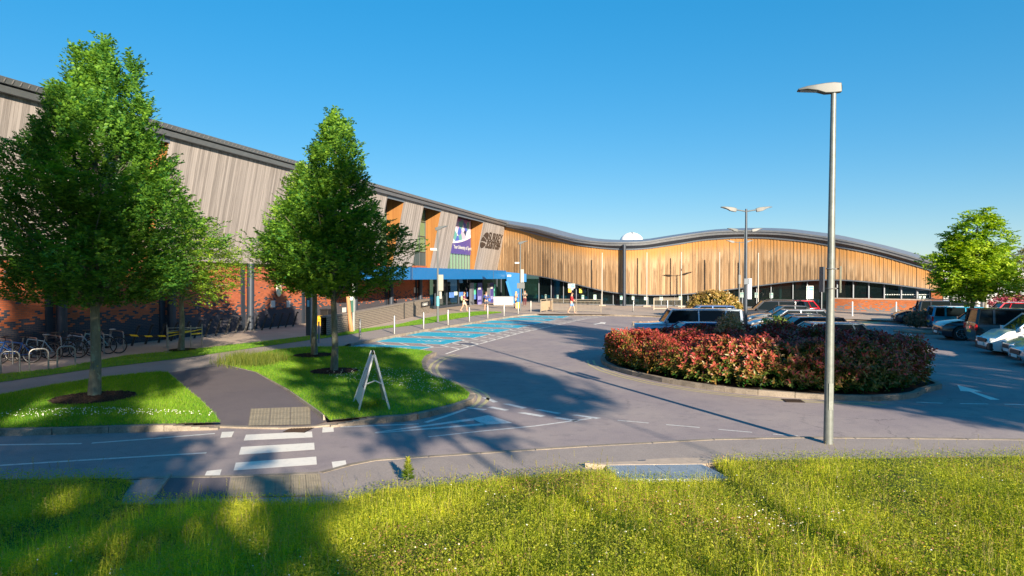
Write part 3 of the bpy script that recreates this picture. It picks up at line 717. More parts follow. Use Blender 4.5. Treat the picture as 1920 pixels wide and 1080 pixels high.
# glass wall under the curtain (to x=1565 it reaches the ground, beyond it stands on a brick plinth)
sPl = s_of_px(1562); sEnd = s_of_px(1747)
strip('curved_glass', GLS, 0, lambda p: ZP + .12, 0, lambda p: p[4], a=s_of_px(975), b=sPl)
strip('glass_base', LTGR, .05, lambda p: ZP, .05, lambda p: ZP + .13, a=s_of_px(975), b=sPl)
strip('plinth_glass', GLS, 0, lambda p: 1.3, 0, lambda p: p[4], a=sPl, b=sEnd)
strip('brick_plinth', BRK2, .35, lambda p: 0, .35, lambda p: 1.22, a=sPl, b=S1, uv=True)
strip('plinth_coping', mat('coping_stone', (.36, .3, .26), .7, 0, .2, 5), .37, lambda p: 1.22, .36, lambda p: 1.31, a=sPl, b=sEnd)
strip('plinth_sill', mat('coping_stone', (.36, .3, .26)), .37, lambda p: 1.31, -.05, lambda p: 1.32, a=sPl, b=sEnd)
strip('brick_pier', BRK2, .3, lambda p: 1.22, .3, lambda p: p[4], a=sEnd, b=S1, uv=True)
# far end wall of the building
p = CV(S1, .35); mb = MB(); x, y = p[0], p[1]
mb.quad((x, y, 0), (x + 6, y + 12, 0), (x + 6, y + 12, 3.2), (x, y, 3.4), [(0, 0), (13, 0), (13, 3.2), (0, 3.4)]); mb.build('side_wall', BRK2, B)
# mullions
for px in [982, 1011, 1034, 1057, 1081, 1103, 1128, 1150, 1190, 1215, 1240, 1265, 1290, 1315, 1340, 1365, 1392, 1419, 1446, 1487, 1514, 1541]:
    p = CV(s_of_px(px), .04); mb = MB(); mb.bar((p[0], p[1], ZP + .1), (p[0], p[1], p[4]), .07, .1); mb.build('mullion', LTGR, B)
for px in [1570, 1600, 1629, 1658, 1690, 1719, 1747]:
    p = CV(s_of_px(px), .04); mb = MB(); mb.bar((p[0], p[1], 1.3), (p[0], p[1], p[4]), .1, .12); mb.build('mullion', LTGR, B)
for px in [1083, 1160, 1459, 1541, 1661]:
    p = CV(s_of_px(px), -.6); mb = MB(); mb.tube([(p[0], p[1], 0), (p[0], p[1], p[4] + .3)], .16, 10); mb.build('inner_column', mat('teal_column', (.12, .25, .27), .5, 0, .1), B, smooth=40)
# escape door in the plinth glazing
pa = CV(s_of_px(1720), .1); pb = CV(s_of_px(1745), .1)
mb = MB()
A = Vector((pa[0], pa[1], 1.33)); C_ = Vector((pb[0], pb[1], 1.33)); up = Vector((0, 0, .78))
for q in ((A, A + up), (C_, C_ + up), (A + up, C_ + up), (A, C_)): mb.bar(*q, .14, .14)
mb.build('small_window_frame', LTGR, B)
# interior: floor, back wall, ceiling strip
strip('lobby_back_wall', mat('lobby_wall', (.05, .05, .055), .8, 0, .5, .6), -6, lambda p: 0, -6, lambda p: max(p[4], 2.4) + .6, a=s_of_px(950), b=S1 - 4)
strip('lobby_floor', mat('lobby_floor', (.16, .14, .12), .5, 0, .2, 1), -6, lambda p: ZP + .02, 0, lambda p: ZP + .02, a=s_of_px(950), b=S1)
strip('lobby_ceiling', NAVY, -6, lambda p: max(p[4], 2.4) + .5, .0, lambda p: p[4] + .05, a=s_of_px(950), b=S1)
# big downpipe and slim ones
mb = MB(); p = CV(s_of_px(1174.5), .95); mb.tube([(p[0], p[1], 0), (p[0], p[1], p[2] - .3)], .19, 14); mb.build('downpipe', DKMET, B, smooth=40)
for px, yt in ((1127, 486), (1200, 487), (1263.5, 487), (1339, 487), (1417, 486)):
    pass
# notices on the glass
NOT = mat('notice_paper', (.62, .78, .7), .6, 0, .08, 3)
for px, py in ((1024, 556), (1046.5, 557), (1093.5, 557.5), (1116, 557), (1165, 557.5), (1188, 557.5), (1211, 558), (1240, 558.5), (1276, 557.5), (1338, 554), (1365.5, 552.5), (1392, 553), (1419, 553.5), (1447, 554)):
    p = CV(s_of_px(px), .06); c = V(px, py, p[1]); q = CV(s_of_px(px) + .33, .06)
    dx = Vector((q[0] - p[0], q[1] - p[1], 0)); mb = MB()
    a = Vector((p[0], p[1], c.z)) - dx * .5; h = Vector((0, 0, .26)); mb.quad(a - h, a + dx - h, a + dx + h, a + h)
    o = mb.build('glass_notice', NOT, B)
    m2 = MB(); a2 = a + dx * .15 + Vector((0, -.006, .06)); m2.quad(a2, a2 + dx * .7, a2 + dx * .7 + Vector((0, 0, .12)), a2 + Vector((0, 0, .12))); m2.build('printed_mark', mat('teal_print', (.08, .4, .38)), o)
p = CV(s_of_px(1090), .07); c = V(1090, 545, p[1]); mb = MB(); mb.box((p[0], p[1], c.z), (.36, .02, .5)); mb.build('yellow_notice', mat('yellow_notice', (.75, .5, .03)), B)
# dotted manifestation on plinth glass
mb = MB()
for x0, x1 in ((1661, 1687), (1692, 1717), (1722, 1743)):
    for k in range(9):
        p = CV(s_of_px(x0 + (x1 - x0) * k / 8), .05); c = V(x0, 552.4, p[1]); mb.box((p[0], p[1], c.z), (.07, .01, .07))
mb.build('glass_dots', mat('glass_dots', (.6, .65, .65)), B)
for px in (1726, 1733.5):
    p = CV(s_of_px(px), .06); c = V(px, 558.5, p[1]); mb = MB(); mb.box((p[0], p[1], c.z), (.22, .02, .3)); mb.build('window_notice', NOT, B)
# roof dome
c = V(1184, 455, 84); rr = 22.5 / F * 84
mb = MB(); mb.ball((c.x, c.y, c.z), (rr, rr, rr * .85), 28, 8, 0, 1); mb.build('roof_dome', mat('dome_white', (.8, .8, .78), .4, 0, .03), B, smooth=60)
mb = MB(); mb.tube([(c.x + rr * 1.01 * math.cos(t), c.y - .02 - rr * .02, c.z + rr * .87 * math.sin(t)) for t in (1.57, 1.5)], .06); 
for k in range(9):
    pass
mb = MB(); mb.tube([(c.x, c.y - rr * math.cos(t) * 1.01, c.z + rr * .86 * math.sin(t)) for t in np.linspace(0, 1.57, 9)], .05, 6); mb.build('dome_rib', GREYMET, B)

# -------------------------------------------------- entrance
CANO = 3.0
mb = MB()
A = W(560, 497, CANO); A.z = 4.0
cp = [W(x, 510, CANO) for x in (655, 949, 987)]
e0, e1 = cp[0], cp[1]
a0 = Vector((e0.x, e0.y, 0)); a1 = Vector((e1.x, e1.y, 0)); d = (a1 - a0).normalized(); nrm = NRM
def CA(t, o, z): p = a0 + d * t - nrm * o; return Vector((p.x, p.y, z))
Lc = (a1 - a0).length; zt_, zb_ = 4.0, 3.02
mb.quad(CA(0, 0, zb_), CA(Lc, 0, zb_), CA(Lc, 0, zt_), CA(0, 0, zt_)); mb.quad(CA(0, 0, zt_), CA(Lc, 0, zt_), CA(Lc, 3, zt_), CA(0, 3, zt_)); mb.quad(CA(0, 3, zb_), CA(0, 0, zb_), CA(0, 0, zt_), CA(0, 3, zt_))
mb.build('canopy_fascia', BLUE, B)
mb = MB(); mb.quad(CA(0, 0, zb_ + .01), CA(0, 3.4, zb_ + .01), CA(Lc, 3.4, zb_ + .01), CA(Lc, 0, zb_ + .01)); mb.build('canopy_soffit', NAVY, B)
mb = MB()
for x in (773.5, 925.5):
    p = W(x, 515, CANO + .01); mb.bar((p.x, p.y, zb_), (p.x, p.y, zt_), .04, .04)
mb.build('canopy_joint', NAVY, B)
# blue end wall with slanted leg
DE = a1.y; pE = lambda x, y, o=0: V(x, y, DE - o)
mb = MB()
def facade_poly(pts, D, th, name, m, parent=B):
    mb = MB(); P = [V(x, y, D) for x, y in pts]; n = len(P)
    tri = tessellate_polygon([[Vector((p.x, p.z, 0)) for p in P]])
    fs = []
    for t in tri:
        a, b, c = [P[k] for k in t]
        if (b - a).cross(c - a).y > 0: t = t[::-1]
        fs.append(tuple(t)); fs.append(tuple(n + k for k in t[::-1]))
    for i in range(n): fs.append((i, (i + 1) % n, n + (i + 1) % n, n + i))
    mb.add(P + [p + Vector((0, th, 0)) for p in P], fs); return mb.build(name, m, parent)
facade_poly([(949, 510), (987, 513.5), (987, 528.5), (978, 528.5), (978, 571), (962, 571), (950, 527.5)], DE - .03, .5, 'blue_end_wall', BLUE)
facade_poly([(948, 527.5), (953, 527.5), (965, 571), (960.5, 571)], DE - .12, .06, 'slanted_leg', mat('mid_blue', (.0, .15, .4), .4))
# lobby glazing under canopy on the plane off=.2
ENT = .3
ent_glass = MB(); pa = W(814, 570, ENT); pb = W(949, 570, ENT)
ent_glass.quad((pa.x, pa.y, .1), (pb.x, pb.y, .1), (pb.x, pb.y, 3.05), (pa.x, pa.y, 3.05)); ent_glass.build('entrance_glass', GLS, B)
mb = MB(); q0 = W(812, 560, -3.5); q1 = W(960, 560, -3.5); mb.quad((q0.x, q0.y, 0), (q1.x, q1.y, 0), (q1.x, q1.y, 3.6), (q0.x, q0.y, 3.6)); mb.build('foyer_back_wall', mat('foyer_wall', (.045, .04, .04), .8, 0, .4, .8), B)
mb = MB()
for x, yb in ((816, 0), (838, 0), (860, 0), (881, 0), (905, 0), (932, 0), (940, 0), (949, 0)):
    p = W(x, 560, ENT + .05); mb.bar((p.x, p.y, .1), (p.x, p.y, 3.05), .1, .12)
p = W(814, 560, ENT + .05); q = W(949, 560, ENT + .05); mb.bar((p.x, p.y, .25), (q.x, q.y, .25), .1, .3)
mb.build('entrance_frame', DKMET, B)
def plate(x0, x1, y0, y1, off, name, m, parent=B, th=.04):
    a = W(x0, y1, off); b = W(x1, y1, off); zt = W((x0 + x1) / 2, y0, off).z; zb = max(.1, W((x0 + x1) / 2, y1, off).z)
    mb = MB(); t = NRM * th
    for k in (0,):
        P = [Vector((a.x, a.y, zb)), Vector((b.x, b.y, zb)), Vector((b.x, b.y, zt)), Vector((a.x, a.y, zt))]
        mb.add([p_ + t for p_ in P] + [p_ - t for p_ in P], [(0, 1, 2, 3), (7, 6, 5, 4), (0, 4, 5, 1), (1, 5, 6, 2), (2, 6, 7, 3), (3, 7, 4, 0)])
    return mb.build(name, m, parent)
PUR = mat('purple_banner', (.07, .055, .23), .5, 0, .08, 1.5); LPUR = mat('lilac_print', (.25, .24, .5), .6)
plate(881, 888, 530.5, 578, .9, 'grey_fin', mat('grey_fin', (.17, .18, .2), .5, .2, .08)); plate(914, 919, 530.5, 575, .9, 'grey_fin', mat('grey_fin', (.17, .18, .2)))
bn = plate(895.5, 903.5, 530.5, 577, .95, 'door_banner', PUR); plate(897, 902, 555, 562, 1.05, 'banner_print', LPUR, bn); plate(897.5, 902, 566, 573, 1.05, 'banner_print', LPUR, bn); plate(897.5, 901, 539, 543, 1.05, 'banner_print', WHITEP, bn)
bn = plate(919.5, 925, 530, 575, .95, 'door_banner', PUR); plate(921, 925, 555, 561, 1.05, 'banner_print', LPUR, bn); plate(920.5, 923.5, 537, 541.5, 1.05, 'banner_print', WHITEP, bn)
plate(889, 895, 531, 552, .6, 'green_poster', mat('green_poster', (.1, .5, .35), .5, 0, .3, 2)); plate(889.5, 895, 552, 561, .6, 'blue_poster', mat('blue_poster', (.08, .2, .55), .5, 0, .3, 3)); plate(926.5, 930, 533, 561, .6, 'green_poster', mat('green_poster', (.1, .5, .35)))
plate(843, 851, 548, 558, .45, 'blue_poster', mat('blue_poster', (.08, .2, .55))); plate(852, 857, 547, 553.5, .45, 'window_notice', NOT); plate(862, 868, 547.5, 556, .45, 'blue_poster', mat('blue_poster', (.08, .2, .55))); plate(876, 880.5, 547.5, 556, .45, 'blue_poster', mat('blue_poster', (.08, .2, .55)))
plate(848, 855.5, 566, 575, -.6, 'glass_counter', mat('counter_green', (.2, .34, .3), .4, 0, .1)); plate(823, 834, 568, 575, -.6, 'glass_counter', mat('counter_green', (.2, .34, .3)))
# banner in the recess
ob = -.3
sb0, sb1 = sD(70.6), sD(78.4)
def BQ(mb, u0, u1, z0, z1, o=ob): mb.quad(wl(sb0 + (sb1 - sb0) * u0, z0, o), wl(sb0 + (sb1 - sb0) * u1, z0, o), wl(sb0 + (sb1 - sb0) * u1, z1, o), wl(sb0 + (sb1 - sb0) * u0, z1, o))
zA, zB = 5.75, 9.65
mb = MB(); BQ(mb, -.3, 1, zA, zB)
ban = mb.build('sports_banner', PUR, B)
# photo-like collage: mixed coloured figures above a curved edge
cm, t_, N_, L_, P_ = nodes('banner_collage'); vo = N_.new('ShaderNodeTexVoronoi'); vo.inputs['Scale'].default_value = 1.6; tc_ = N_.new('ShaderNodeTexCoord'); mp_ = N_.new('ShaderNodeMapping'); mp_.inputs['Scale'].default_value = (1, .6, .8)
L_.new(tc_.outputs['Object'], mp_.inputs[0]); L_.new(mp_.outputs[0], vo.inputs['Vector']); cr = N_.new('ShaderNodeValToRGB'); sx = N_.new('ShaderNodeSeparateColor'); L_.new(vo.outputs['Color'], sx.inputs[0]); L_.new(sx.outputs[0], cr.inputs[0]); cr.color_ramp.interpolation = 'CONSTANT'
for k, (p_, c_) in enumerate([(0, (.02, .03, .1)), (.15, (.5, .35, .45)), (.3, (.06, .1, .4)), (.45, (.5, .6, .7)), (.58, (.3, .12, .3)), (.7, (.1, .3, .28)), (.82, (.65, .55, .6)), (.92, (.03, .03, .08))]):
    e = cr.color_ramp.elements[k] if k < 2 else cr.color_ramp.elements.new(p_)
    e.position = p_; e.color = (*c_, 1)
L_.new(cr.outputs[0], P_.inputs['Base Color'])
mb = MB(); mb2 = MB(); n = 16
for i in range(n):
    u0, u1 = -.28 + 1.28 * i / n, -.28 + 1.28 * (i + 1) / n
    f = lambda u: 7.0 + .95 * max(0, u) ** 2.2
    P0, P1 = [wl(sb0 + (sb1 - sb0) * u, 0, ob + .012) for u in (u0, u1)]
    mb.quad((P0.x, P0.y, f(u0)), (P1.x, P1.y, f(u1)), (P1.x, P1.y, zB - .03), (P0.x, P0.y, zB - .03))
    mb2.quad((P0.x, P0.y, f(u0) - .2), (P1.x, P1.y, f(u1) - .2), (P1.x, P1.y, f(u1)), (P0.x, P0.y, f(u0)))
mb.build('banner_picture', cm, ban); mb2.build('banner_curve', mat('banner_cream', (.75, .68, .66)), ban)
# lettering
def text(s, name, m, parent, org, ax, up, size, thick=.02, xs=1.0, align='LEFT', bold=0.0, width=None):
    cu = bpy.data.curves.new(name, 'FONT'); cu.body = s; cu.size = size; cu.extrude = thick / 2; cu.align_x = align; cu.offset = bold; cu.resolution_u = 3
    to = bpy.data.objects.new(name, cu); col.objects.link(to)
    dg = bpy.context.evaluated_depsgraph_get(); me = bpy.data.meshes.new_from_object(to.evaluated_get(dg))
    bpy.data.objects.remove(to)
    if width: xs = width / max(v.co.x for v in me.vertices)
    ax = Vector(ax).normalized(); up = Vector(up); up = (up - ax * up.dot(ax)).normalized(); nn = ax.cross(up)
    M = Matrix(((ax.x * xs, up.x, nn.x, org[0]), (ax.y * xs, up.y, nn.y, org[1]), (ax.z * xs, up.z, nn.z, org[2]), (0, 0, 0, 1)))
    me.transform(M); me.materials.clear(); me.materials.append(m)
    o = bpy.data.objects.new(name, me); col.objects.link(o)
    if parent: o.parent = parent
    return o
up3 = Vector((0, 0, 1))
BRN = mat('brown_lettering', (.045, .028, .02), .7, 0, .1)
text('Your University of Sport', 'banner_lettering', WHITEP, ban, wl(sb0 + (sb1 - sb0) * .3, 6.3, ob + .03), WDIR, up3, .58, .01, 1.0, bold=.008)
text('UNIVERSITY OF\nSURREY', 'banner_lettering', WHITEP, ban, wl(sb0 + (sb1 - sb0) * -.05, 6.65, ob + .03), WDIR, up3, .34, .01, 1.0)
# logo on panel C: plane leans; t=(z-ZC)/(ZT-ZC)*LEAN
upL = (wl(0, ZT, LEAN) - wl(0, ZC, 0)).normalized()
def LP(s, z, o=.06): return wl(s, z, (z - ZC) / (ZT - ZC) * LEAN + o)
sC = sD(80.9)
def sW(px, py, off): return (W(px, py, off) - W0).dot(WDIR)
sT0, sT1 = sW(915.5, 446, .85), sW(941, 446, .85); sE0, sE1 = sW(902.3, 450, .8), sW(914.6, 450, .8)
zP = lambda px, py, off: W(px, py, off).z
text('SURREY', 'logo_lettering', BRN, B, LP(sT0, zP(920, 451.3, .8)), WDIR, upL, 1.42, .03, bold=.012, width=sT1 - sT0)
text('SPORTSPARK', 'logo_lettering', BRN, B, LP(sT0 - .2, zP(920, 460.8, .7)), WDIR, upL, .82, .03, bold=.01, width=sT1 - sT0)
text('UNIVERSITY OF SURREY', 'logo_lettering', BRN, B, LP(sT0 - .5, zP(920, 466, .65)), WDIR, upL, .42, .03, bold=.005, width=sT1 - sT0)
zE0, zE1 = zP(906, 465.3, .7), zP(910, 434.8, .9)
# emblem: three fan shapes
def fan(pts, name='logo_emblem'):
    mb = MB(); P = [LP(sE0 + (sE1 - sE0) * (a + .02) / 1.67, zE0 + (zE1 - zE0) * (b - 5.45) / 3.55) for a, b in pts]; n = len(P); c = sum(P, Vector()) / n
    mb.add(P + [c], [(i, (i + 1) % n, n) for i in range(n)]); mb.build(name, BRN, B)
fan([(.35, 8.15), (.7, 8.75), (1.15, 9.0), (1.5, 8.8), (1.65, 8.3), (1.6, 7.6), (1.5, 7.25), (1.2, 7.65), (.8, 7.95)])
fan([(.3, 7.95), (.7, 7.75), (1.1, 7.4), (1.4, 7.0), (1.35, 6.85), (.9, 7.0), (.4, 7.02), (.02, 6.95), (.1, 7.5)])
fan([(-.02, 6.65), (.5, 6.72), (1.0, 6.6), (1.35, 6.35), (1.15, 5.95), (.85, 5.6), (.5, 5.45), (.2, 5.65), (0, 6.1)])
bm = bmesh.new(); parts_ = [o for o in B.children if o.name.startswith('logo_')]
for o in parts_: bm.from_mesh(o.data)
lm = bpy.data.meshes.new('logo'); bm.to_mesh(lm); bm.free(); lm.materials.append(BRN)
for o in parts_: bpy.data.objects.remove(o)
lo = bpy.data.objects.new('logo', lm); col.objects.link(lo); lo.parent = B
# oval lamp, wall notices
def wallbox(px, py, w_, h_, name, m, off=-.27, th=.05):
    p = W(px, py, off); s = (p - W0).dot(WDIR); mb = MB()
    P = [wl(s - w_ / 2, p.z - h_ / 2, off), wl(s + w_ / 2, p.z - h_ / 2, off), wl(s + w_ / 2, p.z + h_ / 2, off), wl(s - w_ / 2, p.z + h_ / 2, off)]
    mb.add(P + [q + NRM * th for q in P], [(3, 2, 1, 0), (4, 5, 6, 7), (0, 1, 5, 4), (1, 2, 6, 5), (2, 3, 7, 6), (3, 0, 4, 7)]); return mb.build(name, m, B)
wallbox(511, 570, .4, .42, 'wall_notice', WHITEP); wallbox(540, 570, .36, .42, 'wall_notice', WHITEP); wallbox(645, 581, .5, .35, 'wall_notice', WHITEP)
wallbox(777, 544, .28, .5, 'wall_notice', WHITEP); wallbox(783.5, 545, .4, .45, 'wall_notice', WHITEP); 
p = W(523, 544, -.22); mb = MB(); M_ = Matrix.Rotation(math.atan2(NRM.y, NRM.x), 3, 'Z'); mb.ball((p.x, p.y, p.z), (.08, .3, .42), 16, 8, M=M_); mb.build('bulkhead_lamp', mat('lamp_cream', (.7, .68, .5), .4), B, smooth=60)
# CCTV on canopy
p = W(955, 517, CANO + .35)
mb = MB(); mb.box((p.x, p.y, p.z), (.55, .25, .2), rz=.2); mb.tube([(p.x - .5, p.y, p.z - .2), (p.x - .45, p.y, p.z), (p.x, p.y, p.z + .05)], .05); mb.build('security_camera', WHITEP, B)
# ============================================================ STREET FURNITURE
ORD = ['first', 'second', 'third', 'fourth', 'fifth', 'sixth', 'seventh', 'eighth', 'ninth', 'tenth', 'eleventh', 'twelfth', 'thirteenth', 'fourteenth', 'fifteenth', 'sixteenth', 'seventeenth', 'eighteenth']
# ramp wall
rw = empty('ramp_wall', G(664, 619.5, ZP), 0, 'low dark brick ramp wall beside the hall with a black direction sign', 'wall')
o_ = rw.location.copy()
pA = G(612, 630, ZP); pB = G(664, 619.5, ZP); pC = G(757, 598, ZP); pD = G(805.5, 586.5, ZP)
tops = [V(612, 593, pA.y).z, V(664, 585, pB.y).z, V(757, 568, pC.y).z, V(805.5, 560, pD.y).z]
mb = MB(); mbc = MB(); pts = [pA, pB, pC, pD]; th = NRM * -.33; u = 0
for i in range(3):
    a, b = pts[i], pts[i + 1]; l = (b - a).length; za, zb = tops[i] - .08, tops[i + 1] - .08
    A0, B0 = a - o_, b - o_; A1 = Vector((A0.x, A0.y, za - o_.z)); B1 = Vector((B0.x, B0.y, zb - o_.z))
    A0.z = B0.z = -.1
    mb.quad(A0, B0, B1, A1, [(u, 0), (u + l, 0), (u + l, zb), (u, za)]); mb.quad(B0 + th, A0 + th, A1 + th, B1 + th, [(u, 0), (u + l, 0), (u + l, zb), (u, za)])
    k = NRM * .03; H_ = Vector((0, 0, .09))
    q = [A1 + k, B1 + k, B1 + th - k, A1 + th - k]; mbc.add(q + [x + H_ for x in q], [(0, 3, 2, 1), (4, 5, 6, 7), (0, 1, 5, 4), (1, 2, 6, 5), (2, 3, 7, 6), (3, 0, 4, 7)])
    if i == 2: mb.quad(B0, B0 + th, B1 + th, B1, [(0, 0), (.33, 0), (.33, zb), (0, zb)])
    u += l
mb.build('brickwork', GRAYBR, rw); mbc.build('coping', mat('grey_coping', (.2, .165, .14), .8, 0, .2, 3), rw)
mb = MB(); p = pC - o_; mb.bar(Vector((p.x, p.y, 0)) + NRM * .05, Vector((p.x, p.y, tops[2] - o_.z)) + NRM * .05, .08, .08); mb.build('drain_post', BLACK, rw)
dW = (pD - pC).normalized(); sz = tops[3] - .36
sgo = pC.lerp(pD, .62) + NRM * .04; sgl = (pD - pC).length * .36
mb = MB(); P = [Vector((sgo.x, sgo.y, sz - .25)), Vector((sgo.x, sgo.y, sz + .18)), Vector((sgo.x, sgo.y, sz + .18)) + dW * sgl, Vector((sgo.x, sgo.y, sz - .25)) + dW * sgl]
for q in P: q -= o_
P[2].z += .02; P[3].z += .02
mb.add(P + [q + NRM * .04 for q in P], [(0, 1, 2, 3), (7, 6, 5, 4), (0, 4, 5, 1), (1, 5, 6, 2), (2, 6, 7, 3), (3, 7, 4, 0)])
sgn = mb.build('direction_sign', BLACK, rw)
text('Tennis Courts 1-2', 'sign_lettering', WHITEP, sgn, sgo + NRM * .07 - o_ + dW * .45 + Vector((0, 0, sz - .14)) - Vector((0, 0, sgo.z)), dW, up3, .36, .01, sgl / 5.4, bold=.01)
mb = MB(); c = sgo + NRM * .06 - o_ + dW * .22; zz = sz - .03 - o_.z
mb.add([Vector((c.x, c.y, zz)) + dW * -.12, Vector((c.x, c.y, zz - .12)), Vector((c.x, c.y, zz)) + dW * .12, Vector((c.x, c.y, zz + .12))], [(0, 1, 2, 3)]); mb.build('arrow_mark', WHITEP, sgn)
mb = MB(); q = pD - o_ + NRM * .04; mb.box((q.x - dW.x * .25, q.y - dW.y * .25, tops[3] - o_.z - .35), (.3, .05, .35), rz=math.atan2(dW.y, dW.x)); mb.build('yellow_label', mat('label_yellow', (.7, .42, .02)), rw)

# bollards
def bollard(px, py, lab, h=1.0, z=ZP, r=.057, m=STEEL, name='bollard', grp='steel bollards along the pavement edge'):
    p = G(px, py, z); mb = MB()
    prof = [(0, r * 1.0), (.04, r), (h - .03, r), (h - .008, r * .8), (h, r * .3)]
    mb.tube([(0, 0, k[0]) for k in prof], [k[1] for k in prof], 16)
    o = mb.build(name, m, smooth=50); o.location = p; tag(o, lab, 'bollard', grp)
    mb = MB(); mb.ring((0, 0, h - .12), r, .006, 'z', 18, 6); mb.tube([(0, 0, 0), (0, 0, .012)], r * 1.9, 18); q = mb.build('base_collar', m, o)
    return o
for i, (x, y) in enumerate([(675, 636), (739.4, 625.8), (794.2, 616.5), (840, 609.2), (880, 602.8), (914.5, 597), (945, 592.3), (971.5, 588.3), (995.3, 585.3)]):
    bollard(x, y, 'steel bollard at the head of the blue bays, %s from the left' % ORD[i])
bollard(1187.5, 584, 'pale forecourt bollard just right of the big dark downpipe', z=ZP + .02, grp='bollards on the forecourt'); bollard(1251.5, 583.5, 'pale forecourt bollard behind the bonnet of the boxy car', z=ZP + .02, grp='bollards on the forecourt')
bollard(1598, 592.5, 'white bollard before the orange brick plinth just right of the tall grey lamp post', m=WHITEP, grp='bollards on the forecourt', z=ZP + .02, h=1.15); bollard(1680, 595.5, 'white bollard before the brick plinth beside the dark parked cars', m=WHITEP, grp='bollards on the forecourt', z=ZP + .02, h=1.2)

# lamp posts
ALU = mat('lamp_head_grey', (.095, .105, .11), .5, .0, .12, 8); LENS = mat('lamp_lens', (.5, .5, .5), .15, 0, .0)
def head(parent, o, ang, s=1.0, tilt=.12):
    """wedge-shaped lantern; o = foot of the lantern on the pole, points along local -x turned by ang"""
    M = Matrix.Translation(o) @ Matrix.Rotation(ang, 4, 'Z') @ Matrix.Rotation(tilt, 4, 'Y')
    secs = [(.13, .055, .0, .17), (.0, .075, -.01, .19), (-.16, .085, -.005, .185), (-.3, .1, .05, .17), (-.48, .12, .085, .15), (-.64, .09, .085, .115)]
    mb = MB(); vs = []
    for x, hw, zb, zt in secs: vs += [(x * s, -hw * s, zb * s), (x * s, hw * s, zb * s), (x * s, hw * .8 * s, zt * s), (x * s, -hw * .8 * s, zt * s)]
    fs = [(0, 1, 2, 3), (len(vs) - 1, len(vs) - 2, len(vs) - 3, len(vs) - 4)]
    for i in range(len(secs) - 1):
        a = i * 4
        for k in range(4): fs.append((a + k, a + 4 + k, a + 4 + (k + 1) % 4, a + (k + 1) % 4))
    mb.add([M @ Vector(v) for v in vs], fs); h = mb.build('lamp_head', ALU, parent, bevel=.012 * s, smooth=35)
    mb = MB(); mb.add([M @ Vector(v) for v in [(-.3 * s, -.08 * s, .046 * s), (-.3 * s, .08 * s, .046 * s), (-.6 * s, .08 * s, .08 * s), (-.6 * s, -.08 * s, .08 * s)]], [(0, 1, 2, 3)]); mb.build('lens', LENS, h)
    return h, M
def pole(parent, h, r0, r1, m=GALV, door=True, split=None):
    mb = MB(); n = 10; mb.tube([(0, 0, h * i / n) for i in range(n + 1)], [r0 + (r1 - r0) * i / n for i in range(n + 1)], 20)
    p = mb.build('pole', m, parent, smooth=50)
    if door:
        mb = MB(); mb.box((0, -r0 * .93, .9), (r0 * .9, .012, .5)); mb.build('access_door', m, p)
    return p
p = G(1553, 831.5, .06)
lp = empty('street_lamp', p, 0, 'tall galvanised lamp post standing alone on the near footway, its single lantern pointing left', 'street lamp')
po = pole(lp, 6.66, .088, .048); po.rotation_euler = (0, R(.45), 0)
h_, M_ = head(lp, (.06, 0, 6.6), R(-12), 1.0, -.03)
mb = MB(); mb.add([M_ @ Vector(v) for v in [(.135, -.04, .04), (.135, .04, .04), (.135, .04, .13), (.135, -.04, .13)]], [(0, 1, 2, 3)]); mb.build('end_cover', mat('end_cover_grey', (.24, .24, .23), .5), h_)
SGB = mat('sign_back', (.2, .21, .17), .6, .3, .25, 10)
mb = MB(); mb.box((.24, .06, 3.16 - .06 - .0), (.24, .02, .5), rz=R(62)); s1 = mb.build('sign_plate', SGB, lp)
mb = MB(); mb.box((-.09, .12, 3.1), (.3, .02, .48), rz=R(80)); mb.build('sign_plate', DKMET, lp)
mb = MB()
for z in (2.93, 3.3): mb.ring((.022, 0, z), .072, .012, 'z', 20, 6); mb.bar((.05, .0, z), (.2, .05, z), .03, .025)
mb.build('sign_clamp', STEEL, lp)
# twin lamps
DKP = mat('dark_pole', (.06, .075, .1), .4, .3, .15, 4)
def twin(px, D, h, lab, m=GALV, rot=0, dark=False):
    b = V(px, 540, D); r = empty('twin_street_lamp', (b.x, b.y, 0), 0, lab, 'street lamp', 'twin-headed lamps in the car park')
    pole(r, h, .085, .05, DKP if dark else m)
    mb = MB(); mb.tube([(-.62, 0, h - .02), (0, 0, h - .12), (.62, 0, h - .02)], .03, 8); mb.build('bracket', ALU, r, smooth=50)
    head(r, (-.62, 0, h - .12), R(0) + rot, 1.0, .18); head(r, (.62, 0, h - .12), R(180) + rot, 1.0, .18)
    return r
t1 = twin(1398.5, 33, 6.5, 'nearest twin-headed lamp, dark pole rising behind the red hedge', dark=True)
mb = MB(); mb.box((.14, -.1, 3.2 - .55), (.2, .05, 1.0)); mb.build('sign_plate', mat('lilac_sign', (.35, .36, .45), .5), t1); mb = MB(); mb.box((-.0, -.09, 3.0), (.26, .1, .28)); mb.build('clamp_box', DKP, t1)
twin(1396, 47.5, 6.5, 'middle twin-headed lamp whose lanterns show before the grey roof edge', rot=R(8))
t3 = twin(1386, 63, 6.5, 'farthest twin-headed lamp, pale pole before the timber cladding', m=ALU)
mb = MB(); mb.box((.0, -.12, 3.0), (.2, .06, .85)); mb.build('sign_plate', ALU, t3)
